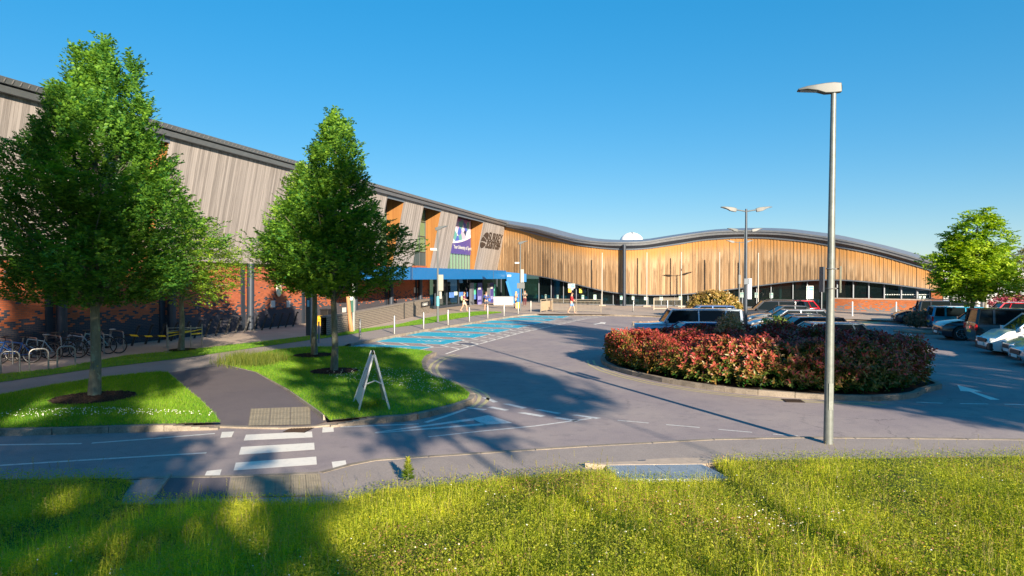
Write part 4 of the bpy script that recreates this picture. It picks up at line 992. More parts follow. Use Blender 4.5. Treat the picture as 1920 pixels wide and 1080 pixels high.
# lamps on the left
def single(px, py, h, lab, rot=R(180)):
    b = G(px, py, ZP); r = empty('street_lamp', b, 0, lab, 'street lamp', 'slender lamps by the entrance'); pole(r, h, .085, .05, ALU)
    head(r, (0, 0, h - .08), rot, 1.15, .25); return r
l1 = single(821, 603.5, 6.4, 'pale single lamp in the grass strip with notice boards before the blue canopy')
mb = MB(); mb.box((.22, -.1, 2.7), (.34, .05, 1.1)); mb.build('notice_board', mat('board_cream', (.27, .26, .22), .6, 0, .15, 8), l1); mb = MB(); mb.box((.2, -.1, 1.85), (.16, .04, .5)); mb.build('notice_board', mat('board_pale', (.3, .3, .28), .6, 0, .1), l1)
mb = MB(); mb.box((-.3, -.05, 5.0), (.42, .14, .14), rz=.3); mb.tube([(-.2, 0, 5), (0, 0, 4.9)], .03); mb.build('security_camera', WHITEP, l1)
mb = MB(); mb.tube([(0, 0, 1.1), (0, 0, 1.75)], .092, 16); mb.build('blue_band', mat('band_blue', (.1, .5, .6), .5), l1)
l2 = single(975.5, 582.5, 6.2, 'pale single lamp at the end of the blue canopy with small boxes on its pole')
mb = MB(); mb.box((.18, -.1, 3.2), (.3, .05, 1.2)); mb.build('notice_board', mat('board_pale', (.3, .3, .28), .6, 0, .1), l2); mb = MB(); mb.box((-.15, -.1, 2.3), (.3, .12, .5)); mb.box((.2, -.1, 2.3), (.4, .1, .5)); mb.build('control_box', ALU, l2); mb = MB(); mb.box((-.3, -.05, 4.4), (.4, .14, .14)); mb.build('security_camera', WHITEP, l2)
# slim white poles before the curved wall
for i, (px, yb, yt) in enumerate([(1142, 576, 476), (1215, 574.5, 475.5), (1281, 574.5, 475), (1358, 574, 475), (1435.7, 573, 476.5)]):
    q = CV(s_of_px(px), 1.9); mb = MB(); z = V(px, yt, q[1]).z; mb.tube([(0, 0, 0), (0, 0, z)], .045, 10)
    o = mb.build('flag_pole', mat('cream_pole', (.42, .4, .37), .4, 0, .05), smooth=50); o.location = (q[0], q[1], ZP)
    tag(o, 'slim cream pole against the timber curtain, %s of five from the left' % ORD[i], 'pole', 'slim poles along the curved wall')
    mb = MB(); mb.box((0, 0, .06), (.8, .35, .12)); mb.build('plinth', PAVE, o, bevel=.04)

# sign posts
GRN = mat('sign_green', (.02, .42, .3), .5, 0, .1)
def info_sign(px, D, y0, y1, yb, lab, extra):
    b = V(px, yb, D); r = empty('information_sign', (b.x, b.y, ZP), 0, lab, 'sign'); k = D / F
    mb = MB(); mb.tube([(0, .03, 0), (0, .03, CAMZ - ZP + (520 - y0) * k)], .04, 8); mb.build('post', ALU, r)
    z0, z1 = CAMZ - ZP + (520 - y1) * k, CAMZ - ZP + (520 - y0) * k
    mb = MB(); mb.box((0, -.03, (z0 + z1) / 2), (13 * k, .03, z1 - z0)); pl = mb.build('panel', WHITEP, r)
    w_ = 13 * k; hh = min(.36, (z1 - z0) * .7) if extra else (z1 - z0) * .7; zc = z1 - hh / 2 - .05
    mb = MB(); mb.box((w_ * .22, -.055, zc), (w_ * .44, .01, hh)); mb.box((-w_ * .24, -.055, zc), (w_ * .4, .01, hh)); mb.build('green_symbol', GRN, pl)
    mb = MB(); mb.box((-w_ * .24, -.065, zc), (w_ * .3, .008, hh * .25), M=None); mb.box((-w_ * .24, -.064, zc), (w_ * .1, .008, hh * .7)); mb.box((w_ * .22, -.064, zc), (w_ * .3, .008, hh * .14)); mb.build('white_symbol', WHITEP, pl)
    return r
info_sign(1518, 58, 536, 560.5, 582, 'white panel with green symbols on a post near the tall grey lamp post', True)
s2 = info_sign(1071.5, 68, 532, 540.5, 582, 'small white and green sign on a post behind the railings, near the person in red', False)
mb = MB(); mb.box((-.18, -.06, 1.75), (.3, .02, .38)); mb.build('orange_label', mat('label_orange', (.7, .3, .02)), s2); mb = MB(); mb.box((.05, -.07, 1.95), (.22, .02, .3)); mb.build('white_label', WHITEP, s2)
# railings
def guard(p0, p1, lab, solid=False):
    p0 = Vector(p0); p1 = Vector(p1); d = p1 - p0; L_ = d.length; r = empty('guard_rail', p0, math.atan2(d.y, d.x), lab, 'railing', 'pedestrian guard rails')
    CR = mat('cream_rail', (.36, .31, .24), .45, .3, .08)
    mb = MB(); mb.tube([(0, 0, 1.1), (L_, 0, 1.1)], .035, 8); mb.bar((0, 0, .95), (L_, 0, .95), .03, .04); mb.bar((0, 0, .12), (L_, 0, .12), .03, .04); mb.build('rails', CR, r)
    mb = MB(); n = max(1, round(L_ / 1.9))
    for i in range(n + 1):
        q = MB(); q.bar((L_ * i / n, 0, 0), (L_ * i / n, 0, 1.1), .06, .06); q.build('post', CR, r)
    k = .03 if solid else .125
    x = k
    if solid:
        mb.box((L_ / 2, 0, .53), (L_, .012, .82)); mb.build('mesh_panel', mat('tan_mesh', (.4, .29, .19), .6, .1, .2, 4), r)
    else:
        while x < L_: mb.tube([(x, 0, .12), (x, 0, .95)], .011, 5); x += k
        mb.build('bars', CR, r)
    return r
guard(G(1036, 583.5, ZP), G(1127, 586, ZP), 'long cream barred guard rail that the person in red walks past')
guard(G(1014, 585.5, ZP), G(1036, 582.5, ZP), 'short tan mesh guard rail left of the barred one', True)
guard(G(1226, 581, ZP), G(1278, 581, ZP), 'grey glazed rail before the blue chairs, by the slim poles')

# wooden post, sign totem, bins
w1 = MB(); w1.tube([(0, 0, 0), (-.13, 0, 1.4), (-.2, 0, 2.15)], [.13, .11, .1], 10); o = w1.build('wooden_post', mat('raw_timber', (.42, .2, .09), .8, 0, .3, 5, .4, stretch=(1, 1, .1)), smooth=40); o.location = G(658.5, 622, ZP); tag(o, 'leaning wooden post in the grass strip beside the small sign post', 'post')
ts = empty('sign_post', G(663.5, 621.5, ZP), 0, 'pale sign post with dark green plate and white notices beside the leaning wooden post', 'sign')
mb = MB(); mb.bar((0, 0, 0), (0, 0, 2.7), .11, .11); mb.build('post', mat('pale_post', (.28, .3, .29), .5, .1, .1), ts)
mb = MB(); mb.box((-.08, -.08, 1.5), (.16, .02, .8)); mb.build('green_plate', mat('deep_green', (.02, .09, .07)), ts); mb = MB(); mb.box((-.14, -.09, 1.95), (.2, .02, .36)); mb.build('white_notice', WHITEP, ts)
tt = empty('totem_sign', G(590, 643, ZP), 0, 'slim navy sign board on two posts half hidden behind a trunk', 'sign')
mb = MB(); mb.bar((-.17, 0, 0), (-.17, 0, 2.62), .06, .06); mb.build('post', mat('slate_post', (.12, .17, .25), .4, .3), tt); mb = MB(); mb.bar((.2, 0, 0), (.2, 0, 1.0), .06, .06); mb.build('post', mat('slate_post', (.12, .17, .25)), tt)
mb = MB(); mb.box((-.3, 0, 1.45), (.2, .05, 2.2)); mb.build('board', DKMET, tt); mb = MB(); mb.box((-.28, -.04, 1.85), (.1, .02, .3)); mb.build('notice', mat('sky_label', (.2, .45, .7)), tt)
gb = empty('grit_bin', W(601, 622, 1.7), math.atan2(WDIR.y, WDIR.x), 'yellow grit bin against the dark brick between two tree trunks', 'bin'); gb.location.z = ZP; gb.scale = (.8, .8, .72)
YB = mat('bin_yellow', (.62, .36, .02), .6, 0, .2, 5)
mb = MB(); mb.add([(-.4, -.3, 0), (.4, -.3, 0), (.4, .3, 0), (-.4, .3, 0), (-.5, -.38, .55), (.5, -.38, .55), (.5, .38, .55), (-.5, .38, .55)], [(0, 3, 2, 1), (0, 1, 5, 4), (1, 2, 6, 5), (2, 3, 7, 6), (3, 0, 4, 7), (4, 5, 6, 7)]); mb.build('bin_body', YB, gb, bevel=.03)
mb = MB(); mb.add([(-.53, -.42, .56), (.53, -.42, .56), (.53, .42, .56), (-.53, .42, .56), (-.48, -.2, .82), (.48, -.2, .82), (.48, .36, .86), (-.48, .36, .86)], [(0, 3, 2, 1), (0, 1, 5, 4), (1, 2, 6, 5), (2, 3, 7, 6), (3, 0, 4, 7), (4, 5, 6, 7)]); mb.build('lid', YB, gb, bevel=.03)
bb = empty('wheeled_bin', W(612, 620, 1.7), math.atan2(WDIR.y, WDIR.x), 'black litter bin next to the yellow grit bin', 'bin'); bb.location.z = ZP; bb.scale = (.8, .8, .85)
mb = MB(); mb.add([(-.3, -.3, .05), (.3, -.3, .05), (.3, .3, .05), (-.3, .3, .05), (-.36, -.36, 1.1), (.36, -.36, 1.1), (.36, .36, 1.1), (-.36, .36, 1.1)], [(0, 3, 2, 1), (0, 1, 5, 4), (1, 2, 6, 5), (2, 3, 7, 6), (3, 0, 4, 7), (4, 5, 6, 7)]); mb.build('bin_body', BLACK, bb, bevel=.03)
mb = MB(); mb.box((0, 0, 1.15), (.78, .78, .08)); mb.build('lid', BLACK, bb, bevel=.02)

# A-board on the lawn
c = Vector((-3.36, 16.28, ZP)); ab = empty('sandwich_board', c, 0, 'white folding sandwich board seen edge-on, standing on the lawn near the kerb', 'sign')
zt = 1.27; rl = [Vector((-3.52, 15.62, ZP)) - c, Vector((-3.9, 16.75, ZP)) - c]; rr_ = [Vector((-2.83, 15.75, ZP)) - c, Vector((-3.2, 16.95, ZP)) - c]
top = [Vector((-3.2, 15.8, 0)) - c, Vector((-3.43, 16.75, 0)) - c]
for t in top: t.z = zt
AL = mat('board_frame', (.7, .7, .68), .35, .3, .06); PN = mat('board_panel', (.62, .66, .7), .4, 0, .05)
for k, ft in enumerate((rl, rr_)):
    mb = MB()
    for a in (0, 1): mb.bar(ft[a], top[a] + Vector((.02 * (k * 2 - 1), 0, 0)), .035, .035)
    mb.bar(top[0], top[1], .035, .035); a0, a1 = ft[0].lerp(top[0], .08), ft[1].lerp(top[1], .08)
    f_ = mb.build('frame', AL, ab)
    mb = MB(); q = [ft[0].lerp(top[0], .1), ft[1].lerp(top[1], .1), ft[1].lerp(top[1], .93), ft[0].lerp(top[0], .93)]; n_ = (q[1] - q[0]).cross(q[3] - q[0]).normalized() * .01
    mb.add([v + n_ for v in q] + [v - n_ for v in q], [(0, 1, 2, 3), (7, 6, 5, 4), (0, 4, 5, 1), (1, 5, 6, 2), (2, 6, 7, 3), (3, 7, 4, 0)]); pn = mb.build('panel', PN, ab)
    if k == 0:
        mb = MB(); s_ = -1 if n_.x > 0 else 1
        for (u0, u1, v0, v1) in ((.15, .8, .36, .7),):
            Q = lambda u, v: q[0].lerp(q[1], u).lerp(q[3].lerp(q[2], u), v) + n_ * 1.15 * s_
            for e in ((Q(u0, v0), Q(u1, v0)), (Q(u1, v0), Q(u1, v1)), (Q(u1, v1), Q(u0, v1)), (Q(u0, v1), Q(u0, v0))): mb.bar(*e, .02, .02)
        mb.build('notice_border', mat('notice_dark', (.03, .04, .1)), pn)
        mb = MB()
        for j in range(7): mb.bar(Q(.24, .4 + .042 * j), Q(.5 + .18 * random.random(), .4 + .042 * j), .022, .008)
        mb.build('printed_lines', mat('notice_dark', (.03, .04, .1)), pn)
mb = MB(); m1 = rl[0].lerp(top[0], .48); m2 = rr_[0].lerp(top[0], .48); mm = (m1 + m2) / 2 + Vector((0, .1, .06)); mb.bar(m1, mm, .03, .02); mb.bar(mm, m2, .03, .02); mb.build('stay_bar', AL, ab)

# concrete chamber with metal covers on the bank edge
cc = empty('access_chamber', G(1230, 880, .13), 0, 'ribbed galvanised cover plates in a concrete surround at the edge of the grass bank', 'access cover')
o_ = cc.location.copy()
z0 = .13; q = [G(1161, 899, z0), G(1372, 898, z0), G(1315, 870, z0), G(1134, 872, z0)]
q2 = [G(1097, 869.5, z0), G(1210, 865, z0), G(1212, 862.5, z0), G(1268, 859.5, z0), G(1317, 859.5, z0), G(1352, 866.5, z0), G(1315, 871, z0), G(1134, 873, z0)]
mb = MB(); mb.prism([((p - o_).x, (p - o_).y) for p in q2], -.3, .012); mb.build('concrete_surround', mat('pale_concrete', (.42, .33, .26), .85, 0, .2, 6, .3), cc)
PL = mat('ribbed_plate', (.42, .46, .5), .5, .2, .12, 6)
for k in range(2):
    a, b = q[0].lerp(q[1], k * .5 + .004) - o_, q[0].lerp(q[1], k * .5 + .496) - o_; d_, c_ = q[3].lerp(q[2], k * .5 + .004) - o_, q[3].lerp(q[2], k * .5 + .496) - o_
    mb = MB(); dn = Vector((0, 0, -.05)); mb.add([a, b, c_, d_, a + dn, b + dn, c_ + dn, d_ + dn], [(0, 1, 2, 3), (0, 4, 5, 1), (1, 5, 6, 2), (2, 6, 7, 3), (3, 7, 4, 0)])
    n = 30
    for i in range(n):
        u = (i + .5) / n; mb.bar(a.lerp(b, u) + Vector((0, 0, .004)), d_.lerp(c_, u) + Vector((0, 0, .004)), .014, .008)
    mb.build('cover_plate', PL, cc)

# leaning rack posts along the brick wall
def rack():
    mb = MB(); mb.bar((0, 0, 0), (.26, 0, .82), .11, .09); o = mb.build('cycle_rack_post', BLACK)
    q = MB(); q.tube([(.24, 0, .78), (.3, 0, .9), (.36, 0, .86)], .05, 8); q.build('wheel_clip', BLACK, o); return o
r0 = rack()
for i in range(17):
    D = 30.5 + i * .755; s = sD(D, .55); p = wl(s, ZP, .6); o = r0 if i == 0 else copy_tree(r0)
    o.location = p; o.rotation_euler = (0, 0, math.atan2(NRM.y, NRM.x) * 0 + R(20))
    tag(o, 'black leaning cycle rack post by the dark brick, %s from the left' % (ORD + ['nineteenth'])[i], 'cycle rack', 'leaning cycle rack posts')
# hoop stands
def hoop(p0, p1, h, lab, grp):
    p0 = Vector(p0); p1 = Vector(p1); d = p1 - p0; L_ = d.length; r_ = .16; pts = [(0, 0, 0), (0, 0, h - r_)]
    for t in np.linspace(0, 1.571, 6)[1:]: pts.append((r_ - r_ * math.cos(t), 0, h - r_ + r_ * math.sin(t)))
    for t in np.linspace(0, 1.571, 6): pts.append((L_ - r_ + r_ * math.sin(t), 0, h - r_ + r_ * math.cos(t)))
    pts.append((L_, 0, 0)); mb = MB(); mb.tube(pts, .026, 10); o = mb.build('cycle_stand', STEEL, smooth=60); o.location = p0; o.rotation_euler = (0, 0, math.atan2(d.y, d.x)); tag(o, lab, 'cycle stand', grp)
    mb = MB(); mb.tube([(0, 0, 0), (0, 0, .012)], .06, 12); mb.build('foot_plate', STEEL, o); mb = MB(); mb.tube([(L_, 0, 0), (L_, 0, .012)], .06, 12); mb.build('foot_plate', STEEL, o); return o
for i, ((x0, y0), (x1, y1)) in enumerate([((1.5, 701), (37, 699)), ((55, 695), (91, 692.5)), ((107.5, 689), (141, 686.5))]):
    hoop(G(x0, y0, ZP), G(x1, y1, ZP), .7, 'low steel cycle hoop in the front row, %s from the left' % ORD[i], 'front cycle hoops')
hoop(G(-25, 702, ZP), G(-60, 703, ZP), .7, 'low steel cycle hoop cut by the left edge of the view', 'front cycle hoops')
for i, (x0, x1, yb) in enumerate([(-4, 24, 683), (43.5, 70.5, 677.5), (87.5, 115, 673), (130, 155.5, 668), (169.5, 195, 664), (206.5, 232, 660.5)]):
    hoop(G(x0, yb - 5, ZP), G(x1, yb, ZP), .84, 'tall steel cycle hoop in the back row, %s from the left among the bicycles' % ORD[i], 'back cycle hoops')

# ---------------------------------------------------------------- bicycles
def bicycle(px, py, ang, fc, sc_, lab, saddle=(.02, .02, .02), z=ZP):
    b = empty('bicycle', G(px, py, z), ang, lab, 'bicycle', 'bicycles locked to the hoops'); b.scale = (sc_,) * 3
    fm = mat('bike_paint_%d%d%d' % tuple(int(k * 99) for k in fc), fc, .3, .2, .05)
    r = .34; fx, rx = .53, -.5
    for x in (rx, fx):
        mb = MB(); mb.ring((x, 0, r), r - .02, .022, 'y', 30, 6); w_ = mb.build('wheel', RUBBER, b, smooth=60)
        mb = MB(); mb.ring((x, 0, r), r - .045, .009, 'y', 30, 5); mb.build('rim', STEEL, w_)
        mb = MB()
        for k in range(14): a = k * 2 * math.pi / 14; mb.tube([(x, 0, r), (x + (r - .05) * math.cos(a), 0, r + (r - .05) * math.sin(a))], .0025, 3, False)
        mb.tube([(x, -.05, r), (x, .05, r)], .02, 8); mb.build('spokes', STEEL, w_)
    bb_ = Vector((-.05, 0, .3)); st_ = Vector((-.2, 0, .78)); ht = Vector((.36, 0, .82)); hb = Vector((.42, 0, .64)); ra = Vector((rx, 0, r)); fa = Vector((fx, 0, r))
    mb = MB(); mb.tube([bb_, st_], .019); mb.tube([st_ + Vector((.01, 0, -.05)), ht], .02); mb.tube([bb_, hb], .024); mb.tube([ht, hb], .022)
    for s_ in (-.05, .05):
        mb.tube([bb_, ra + Vector((0, s_, 0))], .011); mb.tube([st_ + Vector((0, 0, -.06)), ra + Vector((0, s_, 0))], .01); mb.tube([hb + Vector((.02, s_, 0)), fa + Vector((0, s_, 0))], .014)
    mb.build('frame', fm, b, smooth=60)
    mb = MB(); mb.tube([ht, ht + Vector((-.03, 0, .1))], .014); mb.tube([ht + Vector((-.03, 0, .1)), ht + Vector((.05, 0, .14))], .014); hc = ht + Vector((.05, 0, .14)); mb.tube([hc + Vector((-.06, -.3, .02)), hc + Vector((0, -.1, 0)), hc + Vector((0, .1, 0)), hc + Vector((-.06, .3, .02))], .014); mb.build('handlebar', BLACK, b, smooth=60)
    mb = MB(); mb.tube([st_, st_ + Vector((-.04, 0, .16))], .013); sp_ = mb.build('seat_post', STEEL, b)
    mb = MB(); mb.ball(tuple(st_ + Vector((-.05, 0, .19))), (.14, .06, .03), 12, 6); mb.build('saddle', mat('saddle_%d' % int(saddle[0] * 99), saddle, .5), sp_, smooth=60)
    mb = MB(); mb.tube([bb_ + Vector((0, -.05, 0)), bb_ + Vector((0, .05, 0))], .09, 16); mb.tube([bb_ + Vector((.0, .06, 0)), bb_ + Vector((.14, .07, -.09))], .01); mb.tube([bb_ + Vector((0, -.06, 0)), bb_ + Vector((-.14, -.07, .09))], .01); mb.build('crank', BLACK, b)
    b.rotation_euler = (R(3), 0, ang); return b
bicycle(-2, 679, R(190), (.01, .1, .4), .95, 'blue bicycle half cut off at the far left')
bicycle(30, 681.5, R(195), (.02, .13, .42), .97, 'bright blue bicycle behind the first low hoop, wheel turned')
bicycle(72, 677.5, R(188), (.3, .38, .42), 1.0, 'white bicycle with raised pale saddle, third from the left', (.3, .3, .3))
bicycle(96, 671, R(20), (.03, .03, .04), 1.0, 'black bicycle behind the white one')
bicycle(118, 672, R(10), (.03, .03, .035), 1.0, 'dark bicycle just left of the near tree trunk with a red lamp')
bicycle(147, 668.5, R(186), (.3, .34, .4), 1.02, 'grey bicycle whose wheel shows left of the near tree trunk')
bicycle(178, 664, R(186), (.2, .36, .4), 1.0, 'white and teal bicycle behind the near tree trunk')
bicycle(198, 663, R(184), (.35, .36, .37), 1.0, 'silver bicycle with white mudguard and white saddle at the right end', (.45, .45, .45))
# taped barrier
tb_ = empty('taped_barrier', G(341, 657, ZP), 0, 'slim steel stanchions round a young tree wrapped with yellow and black tape', 'barrier'); o_ = tb_.location.copy()
posts = [(315, 661, 617), (313, 652, 620), (358, 653.5, 619), (379, 650, 618)]
PP = []
for x, yb, yt in posts:
    p = G(x, yb, ZP) - o_; mb = MB(); mb.tube([p, p + Vector((0, 0, 1.0))], .022, 8); mb.tube([p, p + Vector((0, 0, .02))], .16, 14); mb.build('stanchion', STEEL, tb_); PP.append(p)
mb = MB()
for a, b in ((0, 2), (2, 3), (1, 3)): mb.bar(PP[a] + Vector((0, 0, .86)), PP[b] + Vector((0, 0, .86)), .02, .025)
mb.build('rail', mat('pale_rail', (.3, .3, .29), .5, .2), tb_)
tm, t_, N_, L_, P_ = nodes('hazard_tape'); wv = N_.new('ShaderNodeTexWave'); wv.inputs['Scale'].default_value = 1.15; wv.bands_direction = 'DIAGONAL'; tc_ = N_.new('ShaderNodeTexCoord'); L_.new(tc_.outputs['Object'], wv.inputs['Vector'])
cr = N_.new('ShaderNodeValToRGB'); cr.color_ramp.interpolation = 'CONSTANT'; cr.color_ramp.elements[0].color = (.8, .5, .0, 1); cr.color_ramp.elements[1].position = .55; cr.color_ramp.elements[1].color = (.01, .01, .01, 1); L_.new(wv.outputs[0], cr.inputs[0]); L_.new(cr.outputs[0], P_.inputs['Base Color'])
YT = mat('tape_yellow', (.75, .47, .01), .5)
mb = MB(); h1 = G(232, 660.5, ZP) - o_ + Vector((0, 0, .72)); mb.bar(h1, (h1 + PP[0] + Vector((0, 0, .68))) / 2 + Vector((0, 0, -.04)), .01, .065); mb.bar((h1 + PP[0] + Vector((0, 0, .68))) / 2 + Vector((0, 0, -.04)), PP[0] + Vector((0, 0, .68)), .01, .065); mb.build('striped_tape', tm, tb_)
mb = MB(); mb.bar(PP[0] + Vector((0, -.03, .8)), PP[2] + Vector((0, -.03, .76)), .01, .05); mb.bar(PP[0] + Vector((0, 0, .66)), PP[3] + Vector((0, 0, .78)), .01, .035); mb.bar(PP[2] + Vector((0, 0, .62)), PP[3] + Vector((0, 0, .6)), .01, .06); mb.build('yellow_tape', YT, tb_)

# blue cafe chairs behind the glass
CH = mat('blue_chair', (.0, .3, .62), .5, 0, .05)
def chair():
    r = empty('cafe_chair'); mb = MB(); mb.box((0, 0, .45), (.46, .44, .05)); mb.build('seat', CH, r, bevel=.02)
    mb = MB(); mb.box((0, -.21, .72), (.46, .04, .36)); mb.build('backrest', CH, r, bevel=.02)
    mb = MB()
    for x in (-.19, .19):
        for y in (-.18, .18): mb.bar((x, y, 0), (x, y, .44), .03, .03)
    mb.build('leg_frame', STEEL, r); return r
ch0 = chair(); k = 0
plc = [999, 1006, 1019, 1032, 1045, 1052, 1090, 1108, 1125, 1132, 1150, 1160, 1168, 1192, 1204, 1212, 1229, 1237, 1247, 1258, 1268, 1292, 1500, 1509, 1520, 1529]
for i, px in enumerate(plc):
    q = CV(s_of_px(px), -.9); o = ch0 if i == 0 else copy_tree(ch0); o.location = (q[0], q[1], ZP + .03); o.rotation_euler = (0, 0, random.uniform(-.15, .15))
    tag(o, 'blue cafe chair behind the glass wall, %s' % ('at the end by the tall lamp post' if px > 1400 else 'left of the dark downpipe' if px < 1174 else 'right of the dark downpipe'), 'chair', 'blue chairs %s' % ('at the far end' if px > 1400 else 'left of the downpipe' if px < 1174 else 'right of the downpipe'))
# white kiosk counter under the canopy
kk = empty('reception_planter', W(944, 576, 4.2), 0, 'white rectangular counter under the blue canopy', 'counter'); kk.location.z = ZP
mb = MB(); mb.box((0, 0, .48), (2.15, .8, .92)); mb.build('counter_body', WHITEP, kk, bevel=.02); mb = MB(); mb.box((0, 0, .96), (2.3, .9, .04)); mb.build('counter_top', LTGR, kk)
ys = empty('floor_sign', G(970.5, 578, ZP), R(20), 'yellow and black folding floor sign by the blonde person', 'sign')
mb = MB(); mb.add([(-.28, -.25, 0), (.28, -.25, 0), (.18, 0, .62), (-.18, 0, .62), (-.28, -.22, 0), (.28, -.22, 0)], [(0, 1, 2, 3)]); mb.build('front_leaf', mat('sign_yellow', (.75, .5, .02)), ys); mb = MB(); mb.add([(-.28, .3, 0), (.28, .3, 0), (.18, .01, .62), (-.18, .01, .62)], [(3, 2, 1, 0)]); mb.build('rear_leaf', BLACK, ys)

# road gullies
def gully(px, py, lab):
    r = empty('road_gully', G(px, py, .004), R(-8), lab, 'drain cover'); mb = MB(); mb.box((0, 0, .003), (.48, .46, .006)); mb.build('frame', mat('cast_iron', (.03, .022, .018), .7, .3, .3, 20), r)
    mb = MB()
    for k in range(8): mb.box((-.19 + k * .054, 0, .01), (.02, .4, .008))
    mb.build('grating', mat('rusty_iron', (.09, .05, .03), .8, .2, .3, 20), r)
gully(1487, 751.5, 'rusty gully grate at the kerb in front of the hedge')
gully(560, 806, 'dark gully grate at the dropped kerb beside the crossing')
# ============================================================ CARS
def paint(name, c, met=.3): return mat('paint_' + name, c, .28, met, .03, 2, coat=1.0)
CGL = mat('car_glass', (.008, .012, .014), .03, 0, .0, spec=.15); HL = mat('headlight_glass', (.55, .6, .62), .08, .3, .0); TLm = mat('tail_light_red', (.5, .01, .015), .15, 0, .0); RIM = mat('alloy_rim', (.4, .41, .43), .25, .9, .0)
PLW = mat('plate_white', (.75, .75, .72), .5, 0, 0); PLY = mat('plate_yellow', (.7, .5, .05), .5, 0, 0); TRIM = mat('car_trim', (.02, .02, .022), .5, 0, 0); CHROME = mat('chrome', (.7, .7, .72), .12, 1, 0)
ST = {
 'hatch': dict(hood=.66, nose=.50, scr=.63, hb=.22, roof0=.06, roof1=-.38, gb=-.485, rear=.62, belt=.64, hx=.44, ride=.17),
 'saloon': dict(hood=.66, nose=.50, scr=.63, hb=.2, roof0=.04, roof1=-.24, gb=-.40, rear=.68, belt=.65, hx=.44, ride=.16),
 'suv': dict(hood=.64, nose=.52, scr=.62, hb=.24, roof0=.11, roof1=-.46, gb=-.49, rear=.6, belt=.62, hx=.45, ride=.2),
 'boxy': dict(hood=.62, nose=.57, scr=.61, hb=.22, roof0=.14, roof1=-.485, gb=-.495, rear=.6, belt=.61, hx=.485, ride=.22),
 'van': dict(hood=.6, nose=.42, scr=.58, hb=.28, roof0=.1, roof1=-.47, gb=-.49, rear=.6, belt=.58, hx=.43, ride=.16),
}
def car(lab, loc, ang, L_, Wd, H, style, pc, roofc=None, lower=None, rails=False, spare=False, rear_plate=True, dark_win=True, grp='parked cars', wr=.33, sticker=False):
    S = ST[style]; z = lambda k: k * H; x = lambda k: k * L_; w2 = Wd / 2
    c = empty('parked_car', loc, ang, lab, 'car', grp)
    ax = [x(.305), x(-.29)]; zr = S['ride']
    def arch(cx):
        rr = wr + .07; a0 = math.asin(min(.95, (zr - wr) / rr)) if zr > wr else -math.asin((wr - zr) / rr)
        return [(cx + rr * math.cos(t), wr + rr * math.sin(t)) for t in np.linspace(a0, math.pi - a0, 9)]
    out = [(x(.485), zr + .04)] + arch(ax[0]) + [(x(.1), zr - .02), (x(-.1), zr - .02)] + arch(ax[1]) + [(x(-.47), zr + .08), (x(-.495), z(.28)), (x(-.5), z(.42)), (x(-.492), z(S['rear'])), (x(S['gb']), z(S['belt'])), (x(-.25), z(S['belt'] + .005)), (x(0), z(S['belt'])), (x(S['hb']), z(S['hood'])), (x((S['hb'] + S['hx']) / 2), z(S['hood'] - .03)), (x(S['hx']), z(S['nose'] + .02)), (x(.49), z(S['nose'] - .08)), (x(.5), z(.3)), (x(.497), zr + .12)]
    def yw(px, pz):
        t = max(0, (abs(px) / L_ - .36) / .14); k = 1 - .13 * t * t
        if pz > z(.5): k *= 1 - .1 * min(1, (pz - z(.5)) / z(.2))
        if pz < zr + .1: k *= .965
        return w2 * k
    n = len(out); mb = MB(); vs = []
    for s_ in (-1, -.55, .55, 1):
        for (px, pz) in out:
            crown = .03 if abs(s_) < 1 and pz > z(.45) else 0
            nosex = (.035 if abs(s_) < 1 and abs(px) > x(.47) else 0) * (1 if px > 0 else -1)
            vs.append((px + nosex, yw(px, pz) * s_, pz + crown))
    fs = []
    for k in range(3):
        for i in range(n): j = (i + 1) % n; fs.append((k * n + i, k * n + j, (k + 1) * n + j, (k + 1) * n + i))
    tri = tessellate_polygon([[Vector((p[0], p[1], 0)) for p in out]])
    for t in tri: fs.append(tuple(t)); fs.append(tuple(3 * n + k for k in t[::-1]))
    mb.add(vs, fs)
    me_body = mb.build('body', pc, c); 
    bm = bmesh.new(); bm.from_mesh(me_body.data); bmesh.ops.recalc_face_normals(bm, faces=bm.faces); bm.to_mesh(me_body.data); bm.free()
    bv = me_body.modifiers.new('bevel', 'BEVEL'); bv.width = .045; bv.segments = 3; bv.limit_method = 'ANGLE'; bv.angle_limit = R(35)
    me_body.data.polygons.foreach_set('use_smooth', [True] * len(me_body.data.polygons)); me_body.data.set_sharp_from_angle(angle=R(50))
    # underbody / arch liners
    mb = MB(); mb.box((0, 0, zr + .16), (L_ * .93, Wd * .8, .3)); mb.build('underbody', TRIM, c)
    if lower:
        mb = MB()
        mb.box((x(.455), 0, zr + .2), (L_ * .1, Wd * .9, .34)); mb.build('front_bumper', lower, c, bevel=.06)
    # greenhouse
    zb = z(S['belt']) - .02; zt = H - .05; wb_ = w2 * .885; wt_ = w2 * .74
    g = [(x(S['hb']) + .02, zb + .0, wb_ * .93), (x(S['roof0']), zt, wt_ * .95), (x(S['roof1']), zt, wt_ * .97), (x(S['gb']) + .01, zb, wb_ * .95)]
    mb = MB(); pts = []
    P0, P1, P2, P3 = g
    mid = x(-.1)
    def side(s_):
        return [Vector((P0[0], s_ * P0[2], P0[1])), Vector((mid, s_ * wb_, zb)), Vector((P3[0], s_ * P3[2], P3[1])), Vector((P2[0], s_ * P2[2], P2[1])), Vector((mid, s_ * wt_ * 1.02, zt)), Vector((P1[0], s_ * P1[2], P1[1]))]
    a, b = side(-1), side(1); mb.add(a + b, [(0, 1, 4, 5), (1, 2, 3, 4), (6, 11, 10, 7), (7, 10, 9, 8), (0, 5, 11, 6), (2, 8, 9, 3), (5, 4, 10, 11), (4, 3, 9, 10)])
    mb.build('windows', CGL, c)
    rm = roofc or pc
    # roof with crown
    mb = MB(); nx_, ny_ = 8, 6; vs = []
